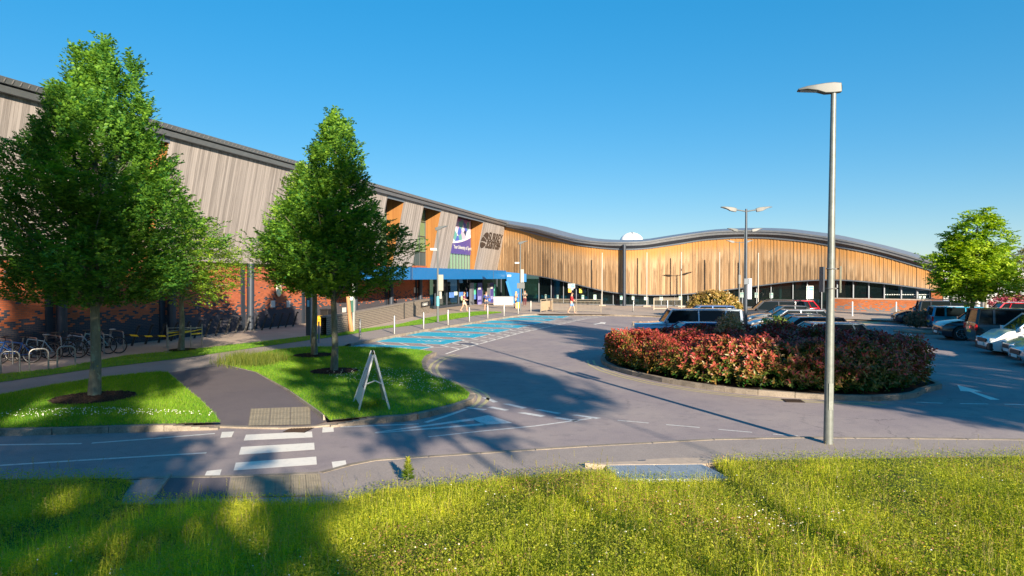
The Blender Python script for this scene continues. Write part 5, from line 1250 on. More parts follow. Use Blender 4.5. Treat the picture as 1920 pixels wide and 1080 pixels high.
    for i in range(nx_ + 1):
        u = i / nx_; xx = P1[0] + .03 + (P2[0] - .02 - P1[0] - .03) * u
        ww = (P1[2] * (1 - u) + P2[2] * u) * (1 + .04 * math.sin(u * 3.14)) + .012
        for j in range(ny_ + 1):
            v = j / ny_ * 2 - 1; vs.append((xx, ww * v, zt - .015 + .065 * (1 - (2 * u - 1) ** 4 * .8) * (1 - .55 * v ** 4)))
    mb.add(vs, [(i * (ny_ + 1) + j, i * (ny_ + 1) + j + 1, (i + 1) * (ny_ + 1) + j + 1, (i + 1) * (ny_ + 1) + j) for i in range(nx_) for j in range(ny_)])
    ro = mb.build('roof', rm, c, smooth=60); so = ro.modifiers.new('solid', 'SOLIDIFY'); so.thickness = .05; so.offset = -1
    mb = MB(); pw = .075
    for S_ in (a, b):
        sg = -1 if S_ is a else 1; of = Vector((0, sg * .008, 0))
        mb.bar(S_[0] + of, S_[5] + of, pw, .06); mb.bar(S_[2] + of, S_[3] + of, pw * 1.6, .07); mb.bar(S_[5] + of, S_[4] + of, .05, .05); mb.bar(S_[4] + of, S_[3] + of, .05, .05)
        mb.bar(S_[1] + of, S_[4] + of, .06, .05)
        if style in ('suv', 'van', 'boxy', 'hatch'):
            q0 = S_[1].lerp(S_[2], .62); q1 = S_[4].lerp(S_[3], .66); mb.bar(q0 + of, q1 + of, .09, .05)
    mb.bar(a[5], b[5], .06, .05); mb.bar(a[3], b[3], .09, .06)
    mb.build('pillars', pc, c)
    # wheels
    for cx in ax:
        for s_ in (-1, 1):
            y = s_ * (w2 - .115); mb = MB(); prof = [(-.1, wr * .62), (-.1, wr * .9), (-.075, wr * .99), (.075, wr * .99), (.1, wr * .9), (.1, wr * .62)]
            mb.tube([(cx, y + p[0], wr) for p in prof], [p[1] for p in prof], 24); w_ = mb.build('wheel', RUBBER, c, smooth=40)
            mb = MB(); yy = y + s_ * .102
            mb.ring((cx, yy, wr), wr * .62, .018, 'y', 24, 5)
            for k in range(5):
                t = k * 2 * math.pi / 5 + .3; mb.bar((cx, yy, wr), (cx + wr * .6 * math.cos(t), yy, wr + wr * .6 * math.sin(t)), .05, .02, up=(0, 1, 0))
            mb.tube([(cx, yy - .01, wr), (cx, yy + .012, wr)], .05, 10); mb.build('rim', RIM, w_)
            mb = MB(); mb.tube([(cx, y - .12 * s_, wr + .02), (cx, y + .02 * s_, wr + .02)], wr + .06, 20); mb.build('arch_liner', TRIM, c)
    # lights, grille, plates, mirrors, handles, seams
    for s_ in (-1, 1):
        mb = MB(); mb.box((x(.465), s_ * w2 * .68, z(S['nose']) - .1), (.22, .34, .15), rz=-s_ * .35); mb.build('headlight', HL, c, bevel=.04)
        mb = MB(); mb.box((x(-.493), s_ * w2 * .8, z(.52)), (.1, .2, .28 if style in ('suv', 'van', 'boxy') else .18), rz=s_ * .2); mb.build('tail_light', TLm, c, bevel=.03)
        mb = MB(); mb.box((x(S['hb']) - .12, s_ * (w2 * .9 + .12), zb + .1), (.1, .2, .14)); mb.bar((x(S['hb']) - .12, s_ * w2 * .85, zb + .04), (x(S['hb']) - .12, s_ * (w2 * .9 + .06), zb + .07), .05, .04); mb.build('wing_mirror', pc, c, bevel=.03)
        mb = MB()
        for hx in (x(-.03), x(-.23)): mb.box((hx, s_ * (w2 * .962), z(.53)), (.16, .03, .03))
        mb.build('door_handle', TRIM if style != 'hatch' else CHROME, c)
        mb = MB()
        for hx in (x(.2), x(-.045), x(-.24)): mb.bar((hx, s_ * (w2 * .997 + .001), zr + .08), (hx - .02, s_ * (w2 * .93 + .004), z(S['belt']) - .05), .012, .012)
        mb.bar((x(.19), s_ * w2 * .995, zr + .06), (x(-.18), s_ * w2 * .995, zr + .06), .03, .09); mb.build('door_seams', TRIM, c)
    mb = MB(); mb.box((x(.5) + .015, 0, z(.34)), (.06, Wd * .52, .17)); mb.box((x(.497) + .02, 0, zr + .12), (.06, Wd * .6, .12)); mb.build('grille', TRIM, c, bevel=.02)
    mb = MB(); mb.box((x(.5) + .055, 0, z(.25)), (.02, .52, .11)); mb.build('number_plate', PLW, c)
    mb = MB(); mb.box((x(-.5) - .035, 0 if not spare else -w2 * .55, z(.4)), (.02, .52, .11)); mb.build('number_plate', PLY, c)
    if rails:
        mb = MB()
        for s_ in (-1, 1): mb.tube([(x(.04), s_ * wt_ * .88, H + .0), (x(.02), s_ * wt_ * .88, H + .06), (x(-.4), s_ * wt_ * .88, H + .06), (x(-.42), s_ * wt_ * .88, H)], .018, 6)
        mb.build('roof_rails', TRIM, c)
        if rails == 'bars':
            mb = MB()
            for k in (-.02, -.3): mb.bar((x(k), -wt_, H + .12), (x(k), wt_, H + .12), .07, .03)
            mb.build('roof_bars', TRIM, c)
    if spare:
        mb = MB(); mb.tube([(x(-.5) - .02, .1, z(.5)), (x(-.5) - .2, .1, z(.5))], .35, 26); mb.build('spare_wheel', pc, c, bevel=.04, smooth=40)
    if sticker:
        mb = MB(); mb.box((x(-.27), -wb_ * .93 - .0, z(.76)), (.46, .015, .22), M=Matrix.Rotation(R(-12), 3, 'X')); mb.build('window_notice', WHITEP, c)
    return c
NV = paint('navy', (.012, .018, .035)); BK = paint('black', (.006, .007, .01)); SL = paint('silver', (.3, .33, .37), .6); BL = paint('blue', (.0, .22, .42)); GR = paint('graphite', (.035, .045, .06)); LB_ = paint('steel_blue', (.3, .37, .46), .3); WH = paint('white', (.72, .72, .7), 0); RD = paint('red', (.5, .012, .03)); DG = paint('dark_grey', (.03, .032, .04)); MB_ = paint('mid_blue', (.03, .09, .25)); YG = paint('pale_blue_grey', (.2, .27, .33), .5)
# axis angles: row direction about (.32,.95); cars stand across it
AR = math.atan2(-.32, .95)          # nose to the right and towards the viewer
AL_ = AR + math.pi                   # nose to the left
rg = 'cars parked in the right-hand row'; cg = 'cars parked behind the planted island'
car('black off-road car with smoked windows and yellow rear plate at right', (23.50, 31.11, 0), AR, 4.5, 1.95, 1.78, 'suv', BK, grp=rg, wr=.37)
car('white van with black bumper, nose out beside the black car', (21.81, 28.11, 0), AL_ + R(3), 4.2, 1.75, 1.72, 'van', WH, lower=TRIM, grp=rg)
car('silver car whose headlights show under the nose of the white van', (21.53, 26.13, 0), AL_, 4.3, 1.8, 1.42, 'hatch', SL, grp=rg)
car('pale silver car cut by the right edge, nearest of its row', (20.40, 24.16, 0), AL_, 4.3, 1.8, 1.42, 'hatch', paint('light_silver', (.5, .53, .56), .4), grp=rg)
car('navy crossover nose out between the brown bush and the black car', (24.16, 34.78, 0), AL_ + R(2), 4.4, 1.85, 1.6, 'suv', NV, grp=rg, wr=.36)
car('bright blue small estate with a white roof under the light green tree', (26.70, 39.76, 0), AR, 4.2, 1.8, 1.52, 'suv', BL, roofc=WH, grp=rg)
car('grey off-road car with spare wheel and roof bars', (28.39, 43.62, 0), AR - R(4), 4.4, 1.8, 1.72, 'suv', GR, rails='bars', spare=True, grp=rg, wr=.36)
car('dark hatchback farthest up the right row, nose out', (28.39, 46.81, 0), AL_, 4.0, 1.75, 1.42, 'hatch', NV, grp=rg)
car('bright red roof showing behind the black car', (35.25, 46.53, 0), AR, 4.3, 1.8, 1.5, 'hatch', RD, grp='cars in the row beyond')
car('silver roof at the right edge behind the black car', (36.47, 43.99, 0), AR, 4.4, 1.8, 1.5, 'saloon', SL, grp='cars in the row beyond')
car('red car partly seen beyond the silver roof at the right edge', (39.95, 48.88, 0), AR, 4.2, 1.8, 1.5, 'hatch', RD, grp='cars in the row beyond')
# middle group
def at(px, D): v = V(px, 560, D); return (v.x, v.y, 0)
PI = math.pi
car('big boxy silver blue off-road car, nose left behind the hedge', at(1284, 32.6), PI - R(4), 5.0, 1.95, 1.72, 'boxy', LB_, grp=cg, wr=.39, sticker=True)
car('small dark blue car mostly hidden between hedge and boxy car', at(1290, 28.9), PI, 3.9, 1.7, 1.33, 'hatch', MB_, grp=cg)
car('blue hatchback seen over the roof of the boxy car', at(1318, 41.5), PI - R(4), 4.3, 1.8, 1.52, 'hatch', MB_, grp=cg)
car('bright red hatchback farthest in the middle group', at(1480, 50.5), PI - R(2), 3.9, 1.75, 1.52, 'hatch', RD, grp=cg)
car('black estate with side windows showing, next to the dark lamp pole', at(1443, 46.5), PI - R(10), 4.5, 1.8, 1.62, 'suv', DG, grp=cg, rails=True)
car('charcoal car with a long sloping bonnet, behind the silver arched one', at(1470, 42.5), PI - R(6), 4.6, 1.82, 1.47, 'saloon', GR, grp=cg)
car('silver-grey car with a red tail light, third roof from the hedge', at(1479, 38.3), PI - R(6), 4.4, 1.8, 1.42, 'hatch', paint('soft_silver', (.22, .25, .3), .6), grp=cg)
car('dark grey car with blue reflections, second roof from the hedge', at(1490, 34.8), PI - R(6), 4.4, 1.8, 1.37, 'saloon', DG, grp=cg)
car('navy car just behind the green bush, nearest full roof to the hedge', at(1503, 31.6), PI - R(6), 4.2, 1.8, 1.4, 'hatch', NV, grp=cg)
car('pale roofed car showing through the dark red shoots of the hedge', at(1530, 28.3), PI - R(4), 4.2, 1.75, 1.36, 'hatch', YG, grp=cg)

# ============================================================ PEOPLE
def skin_obj(name, verts, edges, rad, m, parent, sub=1, root=0):
    me = bpy.data.meshes.new(name); me.from_pydata(verts, edges, []); me.materials.append(m)
    o = bpy.data.objects.new(name, me); col.objects.link(o); o.parent = parent
    s_ = o.modifiers.new('skin', 'SKIN'); s_.use_smooth_shade = True
    for i, v in enumerate(me.skin_vertices[0].data):
        v.radius = rad[i] if isinstance(rad[i], tuple) else (rad[i], rad[i]); v.use_root = (i == root)
    sb_ = o.modifiers.new('sub', 'SUBSURF'); sb_.levels = sub; sb_.render_levels = sub
    return o
SKIN = mat('skin', (.55, .3, .2), .5, 0, .05)
def person(px, py, ang, H, lab, top, bottom, hair, legs='walk', arms='relaxed', bottoms='shorts', extras=None, longhair=False, z=ZP):
    base = G(px, py, z); r = empty('person', base, ang, lab, 'person'); k = H / 1.75
    # faces local +x ; y is left
    V3 = lambda a, b, c: Vector((a * k, b * k, c * k))
    pel = V3(0, 0, .93); sp1 = V3(.0, 0, 1.1); ch_ = V3(.02, 0, 1.3); nk = V3(.02, 0, 1.48); hb = V3(.045, 0, 1.56); hm = V3(.055, 0, 1.64); ht_ = V3(.045, 0, 1.71)
    v = [pel, sp1, ch_, nk, hb, hm, ht_]; e = [(0, 1), (1, 2), (2, 3), (3, 4), (4, 5), (5, 6)]; rd = [(.15, .105), (.13, .095), (.155, .1), .055, .07, .088, .06]
    rd = [((a[0] * k, a[1] * k) if isinstance(a, tuple) else a * k) for a in rd]
    off = {'walk': ((.2, .02, .26, .07), (-.1, -.0, -.3, .12)), 'stand': ((.0, 0, .0, .07), (.02, 0, .02, .07)), 'step': ((.1, .0, .12, .07), (-.04, 0, -.14, .08))}[legs]
    LG = {}
    for s_, (kx, _, fx, fz) in zip((1, -1), off):
        hip = V3(0, s_ * .095, .86); kn = V3(kx + .02, s_ * .1, .5); an = V3(fx, s_ * .1, fz + .01); toe = V3(fx + .17, s_ * .11, .035 if fz < .1 else .03)
        b = len(v); v += [hip, kn, an, toe]; e += [(0, b), (b, b + 1), (b + 1, b + 2), (b + 2, b + 3)]; rd += [.09 * k, .055 * k, .038 * k, .03 * k]; LG[s_] = (hip, kn, an, toe)
    AM = {}
    for s_ in (1, -1):
        sh = V3(.02, s_ * .19, 1.42)
        if arms == 'relaxed': el = V3(-.03 + s_ * .08, s_ * .25, 1.15); wr_ = V3(.1 + s_ * .1, s_ * .25, .93)
        elif arms == 'phone': el = V3(.06, s_ * .24, 1.17); wr_ = V3(.3, s_ * .1, 1.22)
        elif arms == 'face': el = V3(.1, s_ * .22, 1.17); wr_ = V3(.2, s_ * .06, 1.42) if s_ < 0 else V3(.2, s_ * .05, 1.15)
        else: el = V3(.02, s_ * .25, 1.15); wr_ = V3(.22, s_ * .2, 1.06)
        d = (wr_ - el).normalized(); pm = wr_ + d * .06 * k
        b = len(v); v += [sh, el, wr_, pm]; e += [(2, b), (b, b + 1), (b + 1, b + 2), (b + 2, b + 3)]; rd += [.06 * k, .042 * k, .028 * k, .032 * k]; AM[s_] = (sh, el, wr_, pm)
        sd = Vector((0, 0, 1)).cross(d); sd = sd.normalized() if sd.length > .1 else Vector((1, 0, 0)); cu_ = d.cross(sd)
        for q in range(4):
            ln = (.075, .085, .08, .062)[q] * k; f0 = pm + sd * (q - 1.5) * .021 * k + d * .02; f1 = f0 + d * ln * .5 + cu_ * .006; f2 = f0 + d * ln * .85 + cu_ * .03 * k
            b2 = len(v); v += [f0, f1, f2]; e += [(b + 3, b2), (b2, b2 + 1), (b2 + 1, b2 + 2)]; rd += [.0095 * k, .0085 * k, .007 * k]
        t0 = wr_ + d * .02 + sd * .03 * k; t1 = t0 + sd * .03 * k + d * .035 * k; t2 = t1 + d * .03 * k
        b2 = len(v); v += [t0, t1, t2]; e += [(b + 2, b2), (b2, b2 + 1), (b2 + 1, b2 + 2)]; rd += [.012 * k, .01 * k, .008 * k]
    skin_obj('body', [tuple(a) for a in v], e, rd, SKIN, r, 1)
    # face
    mb = MB(); f = hm + Vector((.085 * k, 0, -.005)); mb.ball(tuple(f + V3(.006, 0, -.02)), (.018 * k, .012 * k, .022 * k), 8, 5); mb.build('nose', SKIN, r, smooth=60)
    mb = MB()
    for s_ in (1, -1): mb.ball(tuple(f + V3(-.006, s_ * .032, .012)), .009 * k, 8, 5)
    mb.build('eyes', BLACK, r); mb = MB(); mb.box(tuple(f + V3(-.006, 0, -.058)), (.01, .045 * k, .008)); mb.build('mouth', mat('lips', (.4, .12, .1)), r)
    mb = MB()
    for s_ in (1, -1): mb.ball(tuple(hm + V3(-.01, s_ * .085, -.01)), (.018 * k, .01 * k, .028 * k), 8, 5)
    mb.build('ears', SKIN, r)
    HM = mat('hair_%d' % int(hair[0] * 99), hair, .6, 0, .15, 30)
    mb = MB(); mb.ball(tuple(hm + V3(-.022, 0, .03)), (.1 * k, .098 * k, .088 * k), 14, 8)
    if longhair: mb.ball(tuple(hm + V3(-.06, 0, -.1)), (.05 * k, .085 * k, .14 * k), 12, 6)
    mb.build('hair', HM, r, smooth=60)
    # shirt
    tm_ = mat('cloth_%d_%d_%d' % tuple(int(a * 99) for a in top), top, .85, 0, .08, 8); bm_ = mat('cloth_%d_%d_%d' % tuple(int(a * 99) for a in bottom), bottom, .85, 0, .08, 8)
    vv = [V3(0, 0, .9), V3(0, 0, 1.1), V3(.02, 0, 1.3), V3(.02, 0, 1.44)]; ee = [(0, 1), (1, 2), (2, 3)]; rr_ = [(.17 * k, .125 * k), (.15 * k, .115 * k), (.172 * k, .118 * k), (.1 * k, .08 * k)]
    slv = .9 if extras and 'long_sleeves' in extras else .6
    if not (extras and 'sleeveless' in extras):
        for s_ in (1, -1):
            sh, el, wr_, pm = AM[s_]; b = len(vv); vv += [sh, sh.lerp(el, .85 if slv < .8 else 1.0)]; ee += [(2, b), (b, b + 1)]; rr_ += [.075 * k, .06 * k]
            if slv > .8: vv.append(el.lerp(wr_, .9)); ee.append((b + 1, b + 2)); rr_.append(.045 * k)
    skin_obj('shirt', [tuple(a) for a in vv], ee, rr_, tm_, r, 1)
    vv = [V3(0, 0, .97), V3(0, 0, .88)]; ee = [(0, 1)]; rr_ = [(.155 * k, .12 * k), (.165 * k, .125 * k)]
    for s_ in (1, -1):
        hip, kn, an, toe = LG[s_]; b = len(vv); vv += [hip, hip.lerp(kn, .8)]; ee += [(1, b), (b, b + 1)]; rr_ += [.108 * k, .088 * k]
        if bottoms == 'trousers': vv += [kn, an]; ee += [(b + 1, b + 2), (b + 2, b + 3)]; rr_ += [.075 * k, .058 * k]
    skin_obj(bottoms, [tuple(a) for a in vv], ee, rr_, bm_, r, 1)
    for s_ in (1, -1):
        hip, kn, an, toe = LG[s_]; mb = MB(); mb.ball(tuple((an + toe) / 2 + V3(0, 0, -.015)), (.14 * k, .05 * k, .045 * k), 10, 6); mb.build('shoe', mat('shoe_grey', (.25, .2, .17), .6), r, smooth=60)
    if extras and 'backpack' in extras:
        mb = MB(); mb.ball(tuple(V3(-.2, 0, 1.2)), (.13 * k, .16 * k, .24 * k), 12, 8); mb.build('backpack', mat('backpack_green', (.3, .38, .25), .8), r, smooth=60)
    if extras and 'bag' in extras:
        mb = MB(); mb.ball(tuple(V3(0, .3, 1.0)), (.1, .14, .16), 10, 6); mb.build('holdall', mat('bag_blue', (.02, .1, .5), .6), r, smooth=60)
    return r
person(870, 584.3, R(-5), 1.76, 'person in maroon top and tan shorts with a green backpack', (.16, .03, .08), (.6, .45, .32), (.3, .13, .05), 'walk', 'fwd', extras=['backpack'])
person(911.5, 583.5, R(-70), 1.8, 'person in navy jacket and dark shorts before the purple banners', (.02, .05, .2), (.05, .06, .09), (.06, .03, .02), 'step', 'phone', extras=['long_sleeves', 'bag'])
person(967, 579, R(-20), 1.7, 'blonde person in sleeveless black standing by the pale lamp post', (.012, .012, .015), (.03, .03, .035), (.55, .38, .15), 'stand', 'face', extras=['sleeveless'], longhair=True)
person(1071.5, 588, R(-8), 1.82, 'person in red long-sleeved top and denim shorts striding beside the railing', (.62, .015, .025), (.14, .24, .42), (.05, .03, .02), 'walk', 'fwd', extras=['long_sleeves'])
person(984, 573.5, R(-90), 1.7, 'person in dark clothes in the glass doorway right of the blue wall', (.12, .13, .12), (.1, .02, .03), (.05, .03, .02), 'stand', 'phone', bottoms='trousers')
# ============================================================ VEGETATION
LEAF = leaf_mat('leaf'); GRASSM = leaf_mat('grass_blade', .55, .5, .25); HEDM = leaf_mat('hedge_leaf', .25, .38, .5)
BARK = mat('bark', (.15, .14, .1), .9, 0, .5, 9, .9, stretch=(1, 1, .35))
_t = BARK.node_tree; _N = _t.nodes; _L = _t.links; _P = _N['Principled BSDF']; _src = _P.inputs['Base Color'].links[0].from_socket
_c = _N.new('ShaderNodeTexCoord'); _n = _N.new('ShaderNodeTexNoise'); _n.inputs['Scale'].default_value = 5; _n.inputs['Detail'].default_value = 5; _L.new(_c.outputs['Object'], _n.inputs['Vector'])
_r = _N.new('ShaderNodeMapRange'); _r.inputs[1].default_value = .56; _r.inputs[2].default_value = .62; _r.inputs[4].default_value = .8; _L.new(_n.outputs[0], _r.inputs[0])
_x = _N.new('ShaderNodeMix'); _x.data_type = 'RGBA'; _L.new(_r.outputs[0], _x.inputs[0]); _L.new(_src, _x.inputs[6]); _x.inputs[7].default_value = (.22, .25, .18, 1)
_n2 = _N.new('ShaderNodeTexNoise'); _n2.inputs['Scale'].default_value = 7.3; _n2.inputs['Detail'].default_value = 3; _L.new(_c.outputs['Object'], _n2.inputs['Vector'])
_r2 = _N.new('ShaderNodeMapRange'); _r2.inputs[1].default_value = .66; _r2.inputs[2].default_value = .7; _r2.inputs[4].default_value = .9; _L.new(_n2.outputs[0], _r2.inputs[0])
_y = _N.new('ShaderNodeMix'); _y.data_type = 'RGBA'; _L.new(_r2.outputs[0], _y.inputs[0]); _L.new(_x.outputs[2], _y.inputs[6]); _y.inputs[7].default_value = (.4, .28, .04, 1); _L.new(_y.outputs[2], _P.inputs['Base Color'])
def add_col(me, cols):          # cols per vertex (N,3)
    a = me.color_attributes.new('Col', 'FLOAT_COLOR', 'POINT'); c = np.ones((len(me.vertices), 4), np.float32); c[:, :3] = cols; a.data.foreach_set('color', c.ravel())
def fast_mesh(name, verts, faces, m, parent=None, cols=None, smooth=False):
    me = bpy.data.meshes.new(name); nv = len(verts); nf, k = faces.shape
    me.vertices.add(nv); me.vertices.foreach_set('co', verts.astype(np.float32).ravel())
    me.loops.add(nf * k); me.loops.foreach_set('vertex_index', faces.astype(np.int32).ravel())
    me.polygons.add(nf); me.polygons.foreach_set('loop_start', np.arange(nf, dtype=np.int32) * k); me.polygons.foreach_set('loop_total', np.full(nf, k, np.int32))
    if smooth: me.polygons.foreach_set('use_smooth', np.ones(nf, bool))
    me.update(calc_edges=True)
    if cols is not None: add_col(me, cols)
    me.materials.append(m); o = bpy.data.objects.new(name, me); col.objects.link(o)
    if parent: o.parent = parent
    return o
def nrm(a): return a / np.maximum(1e-9, np.linalg.norm(a, axis=1, keepdims=True))
def leaves(base, d, up, ln, wd, colr, fold=.25):
    """base (N,3), direction, up-ish normal; rhombic folded leaves -> verts, faces, cols"""
    N = len(base); d = nrm(d); s = nrm(np.cross(d, up)); n = np.cross(s, d)
    ln = ln[:, None]; wd = wd[:, None]
    tip = base + d * ln - n * ln * .15; mid = base + d * ln * .45
    l = mid + s * wd + n * wd * fold; r = mid - s * wd + n * wd * fold
    v = np.stack([base, r, tip, l], 1).reshape(-1, 3)
    i = np.arange(N)[:, None] * 4
    f = np.concatenate([i + [0, 1, 2], i + [0, 2, 3]], 1).reshape(-1, 3)
    return v, f, np.repeat(colr, 4, axis=0)
def pnoise(P, s, seed=0):
    r = np.random.default_rng(seed); o = np.zeros(len(P))
    for k in range(6):
        w_ = r.normal(size=3) * s * (1 + .5 * k); o += np.sin(P @ w_ + r.uniform(0, 6.28)) / (1 + .4 * k)
    return o / 2.6
def tree(name, lab, cat, base, H, z0, prof, nsh, K, ll, lw, c0, c1, seed, trunk_r=.13, up=.6, horiz=False, gap=-.35, grp=None, jit=.3, shoot=.5, leaders=None, cent=(0, 0), branches=40, trunk_top=.85, cvar=.25, lean=0):
    r = np.random.default_rng(seed); root = empty(name, base, 0, lab, cat, grp)
    zs = np.array([p[0] for p in prof]); rs = np.array([p[1] for p in prof])
    T = []; need = nsh
    pr = rs / rs.max()
    while need > 0:
        n = need * 3; zf = r.uniform(0, 1, n); R_ = np.interp(zf, zs, rs); keep = r.uniform(0, 1, n) < (R_ / rs.max()) ** 1.3 + .04; zf = zf[keep]; R_ = R_[keep]
        th = r.uniform(0, 6.283, len(zf)); q = r.uniform(0, 1, len(zf)) ** .38
        lump = 1 + jit * (np.sin(th * 3 + zf * 9 + seed) * .35 + np.sin(th * 5 - zf * 14 + seed * 2) * .3 + np.sin(th * 2 + zf * 23) * .35)
        rad = R_ * q * lump * .93
        P = np.stack([rad * np.cos(th) + cent[0] * zf, rad * np.sin(th) + cent[1] * zf, z0 + (H - z0) * zf], 1)
        if horiz: P[:, 2] = np.round(P[:, 2] / horiz + .35 * np.sin(th * 2 + seed)) * horiz + r.normal(0, horiz * .3, len(P))
        g = pnoise(P, 2.2 / max(.8, rs.max() / 2.2), seed) > gap + .0 * q
        g |= r.uniform(0, 1, len(P)) < .12
        P = P[g]; th = th[g]; q = q[g]; zf = zf[g]
        T.append(np.column_stack([P, th, q, zf])); need -= len(P)
    T = np.concatenate(T)[:nsh]; P = T[:, :3]; th = T[:, 3]; q = T[:, 4]; zf = T[:, 5]
    # leaders: upright spires
    if leaders:
        ex = []
        for (lx, ly, lz0, lz1) in leaders:
            n = int(60 * (lz1 - lz0)); zz = r.uniform(lz0, lz1, n); w_ = .22 * (1 - (zz - lz0) / (lz1 - lz0 + .01)) + .05
            a = r.uniform(0, 6.28, n); ex.append(np.column_stack([lx + w_ * np.cos(a), ly + w_ * np.sin(a), zz, a, np.ones(n), np.ones(n)]))
        ex = np.concatenate(ex); P = np.concatenate([P, ex[:, :3]]); th = np.concatenate([th, ex[:, 3]]); q = np.concatenate([q, ex[:, 4]]); zf = np.concatenate([zf, ex[:, 5]])
    n = len(P)
    out = np.stack([np.cos(th), np.sin(th), np.zeros(n)], 1)
    upv = up + .9 * zf if not horiz else np.full(n, up)
    D_ = nrm(out * r.uniform(.5, 1.1, n)[:, None] + np.stack([np.zeros(n), np.zeros(n), upv], 1) + r.normal(0, .3, (n, 3)))
    sl = shoot * r.uniform(.6, 1.2, n)
    tt = (np.arange(K) + .3) / K
    B = P[:, None, :] + D_[:, None, :] * (sl[:, None, None] * (tt[None, :, None] - .4)); B[:, :, 2] -= .18 * sl[:, None] * tt[None] ** 2
    sd = nrm(np.cross(D_, np.array([0, 0, 1.]) + r.normal(0, .15, (n, 3)))); sg = np.where(np.arange(K) % 2 == 0, 1, -1)[None, :, None]
    LD = D_[:, None, :] * .6 + sd[:, None, :] * sg * .9 + r.normal(0, .22, (n, K, 3)); UP = np.cross(sd, D_)[:, None, :] + r.normal(0, .35, (n, K, 3)) + np.array([0, 0, .4])
    B = B.reshape(-1, 3); LD = LD.reshape(-1, 3); UP = nrm(UP.reshape(-1, 3)); N = len(B)
    t = np.clip(r.normal(.45, cvar, N) + np.repeat(pnoise(P, 1.3, seed + 5), K) * .2, 0, 1)[:, None]
    colr = np.array(c0) * (1 - t) + np.array(c1) * t
    sz = r.uniform(.7, 1.15, N)
    v, f, c = leaves(B, LD, UP, ll * sz, lw * sz, colr)
    fast_mesh('crown', v, f, LEAF, root, c)
    # trunk + limbs
    mb = MB(); top = z0 + (H - z0) * trunk_top; m = 9
    tp = [(cent[0] * max(0, i / m * top - z0) / (H - z0) + lean * i / m + .03 * math.sin(i * 1.7 + seed), cent[1] * max(0, i / m * top - z0) / (H - z0) + .03 * math.cos(i * 2.1 + seed), top * i / m) for i in range(m + 1)]
    tr = [trunk_r * (1.25 if i == 0 else 1) * (1 - .85 * (i / m) ** 1.1) + .008 for i in range(m + 1)]; tr[1] = max(tr[1], trunk_r * .97)
    mb.tube(tp, tr, 14); 
    mb.build('trunk', BARK, root, smooth=60)
    mb = MB(); rr = random.Random(seed)
    for k in range(branches):
        zf_ = rr.random() ** 1.2 * .8; zb = z0 - .25 + (top - z0) * zf_ * .9; a = rr.random() * 6.28; Rm = float(np.interp(min(1, zf_ + .18), zs, rs)) * .8
        x0 = np.interp(zb, [p[2] for p in tp], [p[0] for p in tp]); y0 = np.interp(zb, [p[2] for p in tp], [p[1] for p in tp])
        rise = Rm * (.25 if horiz else 1.15); pts = [(x0 + Rm * u * math.cos(a + .25 * u), y0 + Rm * u * math.sin(a + .25 * u), zb + rise * (u ** .8)) for u in (0, .3, .65, 1)]
        b0 = trunk_r * .36 * (1 - .6 * zf_); mb.tube(pts, [b0, b0 * .7, b0 * .4, b0 * .12], 6, False)
    mb.build('limbs', BARK, root, smooth=60)
    return root
G0, G1 = (.025, .12, .026), (.2, .38, .035)
tree('broadleaf_tree', 'big dense pointed tree nearest on the left lawn, rising above the roof line', 'tree', G(179, 742, ZP), 8.9, 2.35,
     [(0, .9), (.05, 1.9), (.13, 2.4), (.25, 2.6), (.4, 2.45), (.55, 2.0), (.68, 1.45), (.8, .95), (.9, .42), (1, .1)], 5900, 13, .11, .034, G0, G1, 11, trunk_r=.125, up=.35, leaders=[(.3, 0, 8.2, 9.2), (-.45, .1, 7.8, 9.1), (.95, .2, 7.2, 8.8), (-1.05, 0, 6.9, 8.0), (.6, -.3, 7.8, 8.7), (1.35, 0, 6.4, 7.6), (-1.5, .1, 6.0, 7.1)], jit=.42, gap=-.38, cent=(.12, 0), grp='clipped broadleaf trees by the path', branches=60, shoot=.55)
tree('broadleaf_tree', 'small spreading tree beside the taped stanchions, low crown half behind the biggest one', 'tree', G(341, 657.5, ZP), 5.9, 2.3,
     [(0, 1.2), (.1, 2.2), (.3, 2.6), (.55, 2.2), (.8, 1.2), (1, .3)], 1500, 11, .12, .04, (.06, .17, .02), (.36, .5, .04), 23, trunk_r=.11, up=.1, horiz=.45, gap=-.2, grp='clipped broadleaf trees by the path', shoot=.6, cent=(.3, 0))
tree('broadleaf_tree', 'front tree of the pair on the central lawn, tall narrow top above the roof', 'tree', G(627, 696, ZP), 8.15, 2.45,
     [(0, .9), (.06, 1.8), (.16, 2.4), (.3, 2.4), (.45, 1.85), (.6, 1.15), (.72, .95), (.85, .75), (.94, .5), (1, .15)], 3700, 12, .12, .042, (.025, .12, .026), (.24, .42, .035), 37, trunk_r=.105, up=.3, gap=-.36, grp='clipped broadleaf trees by the path', leaders=[(.0, 0, 7.6, 8.5), (.38, 0, 7.0, 8.1), (-.5, 0, 6.4, 7.4)], cent=(.05, 0), branches=50, jit=.42)
tree('broadleaf_tree', 'rear tree of the pair on the central lawn, its crown leaning out to the left', 'tree', G(590, 666, ZP), 7.5, 2.6,
     [(0, .9), (.08, 2.0), (.2, 2.5), (.35, 2.3), (.55, 1.6), (.75, 1.0), (.9, .6), (1, .2)], 3100, 12, .11, .036, (.025, .12, .026), (.28, .44, .035), 41, trunk_r=.11, up=.4, gap=-.36, grp='clipped broadleaf trees by the path', cent=(-.35, 0), branches=40)
b = V(1822, 600, 36.5)
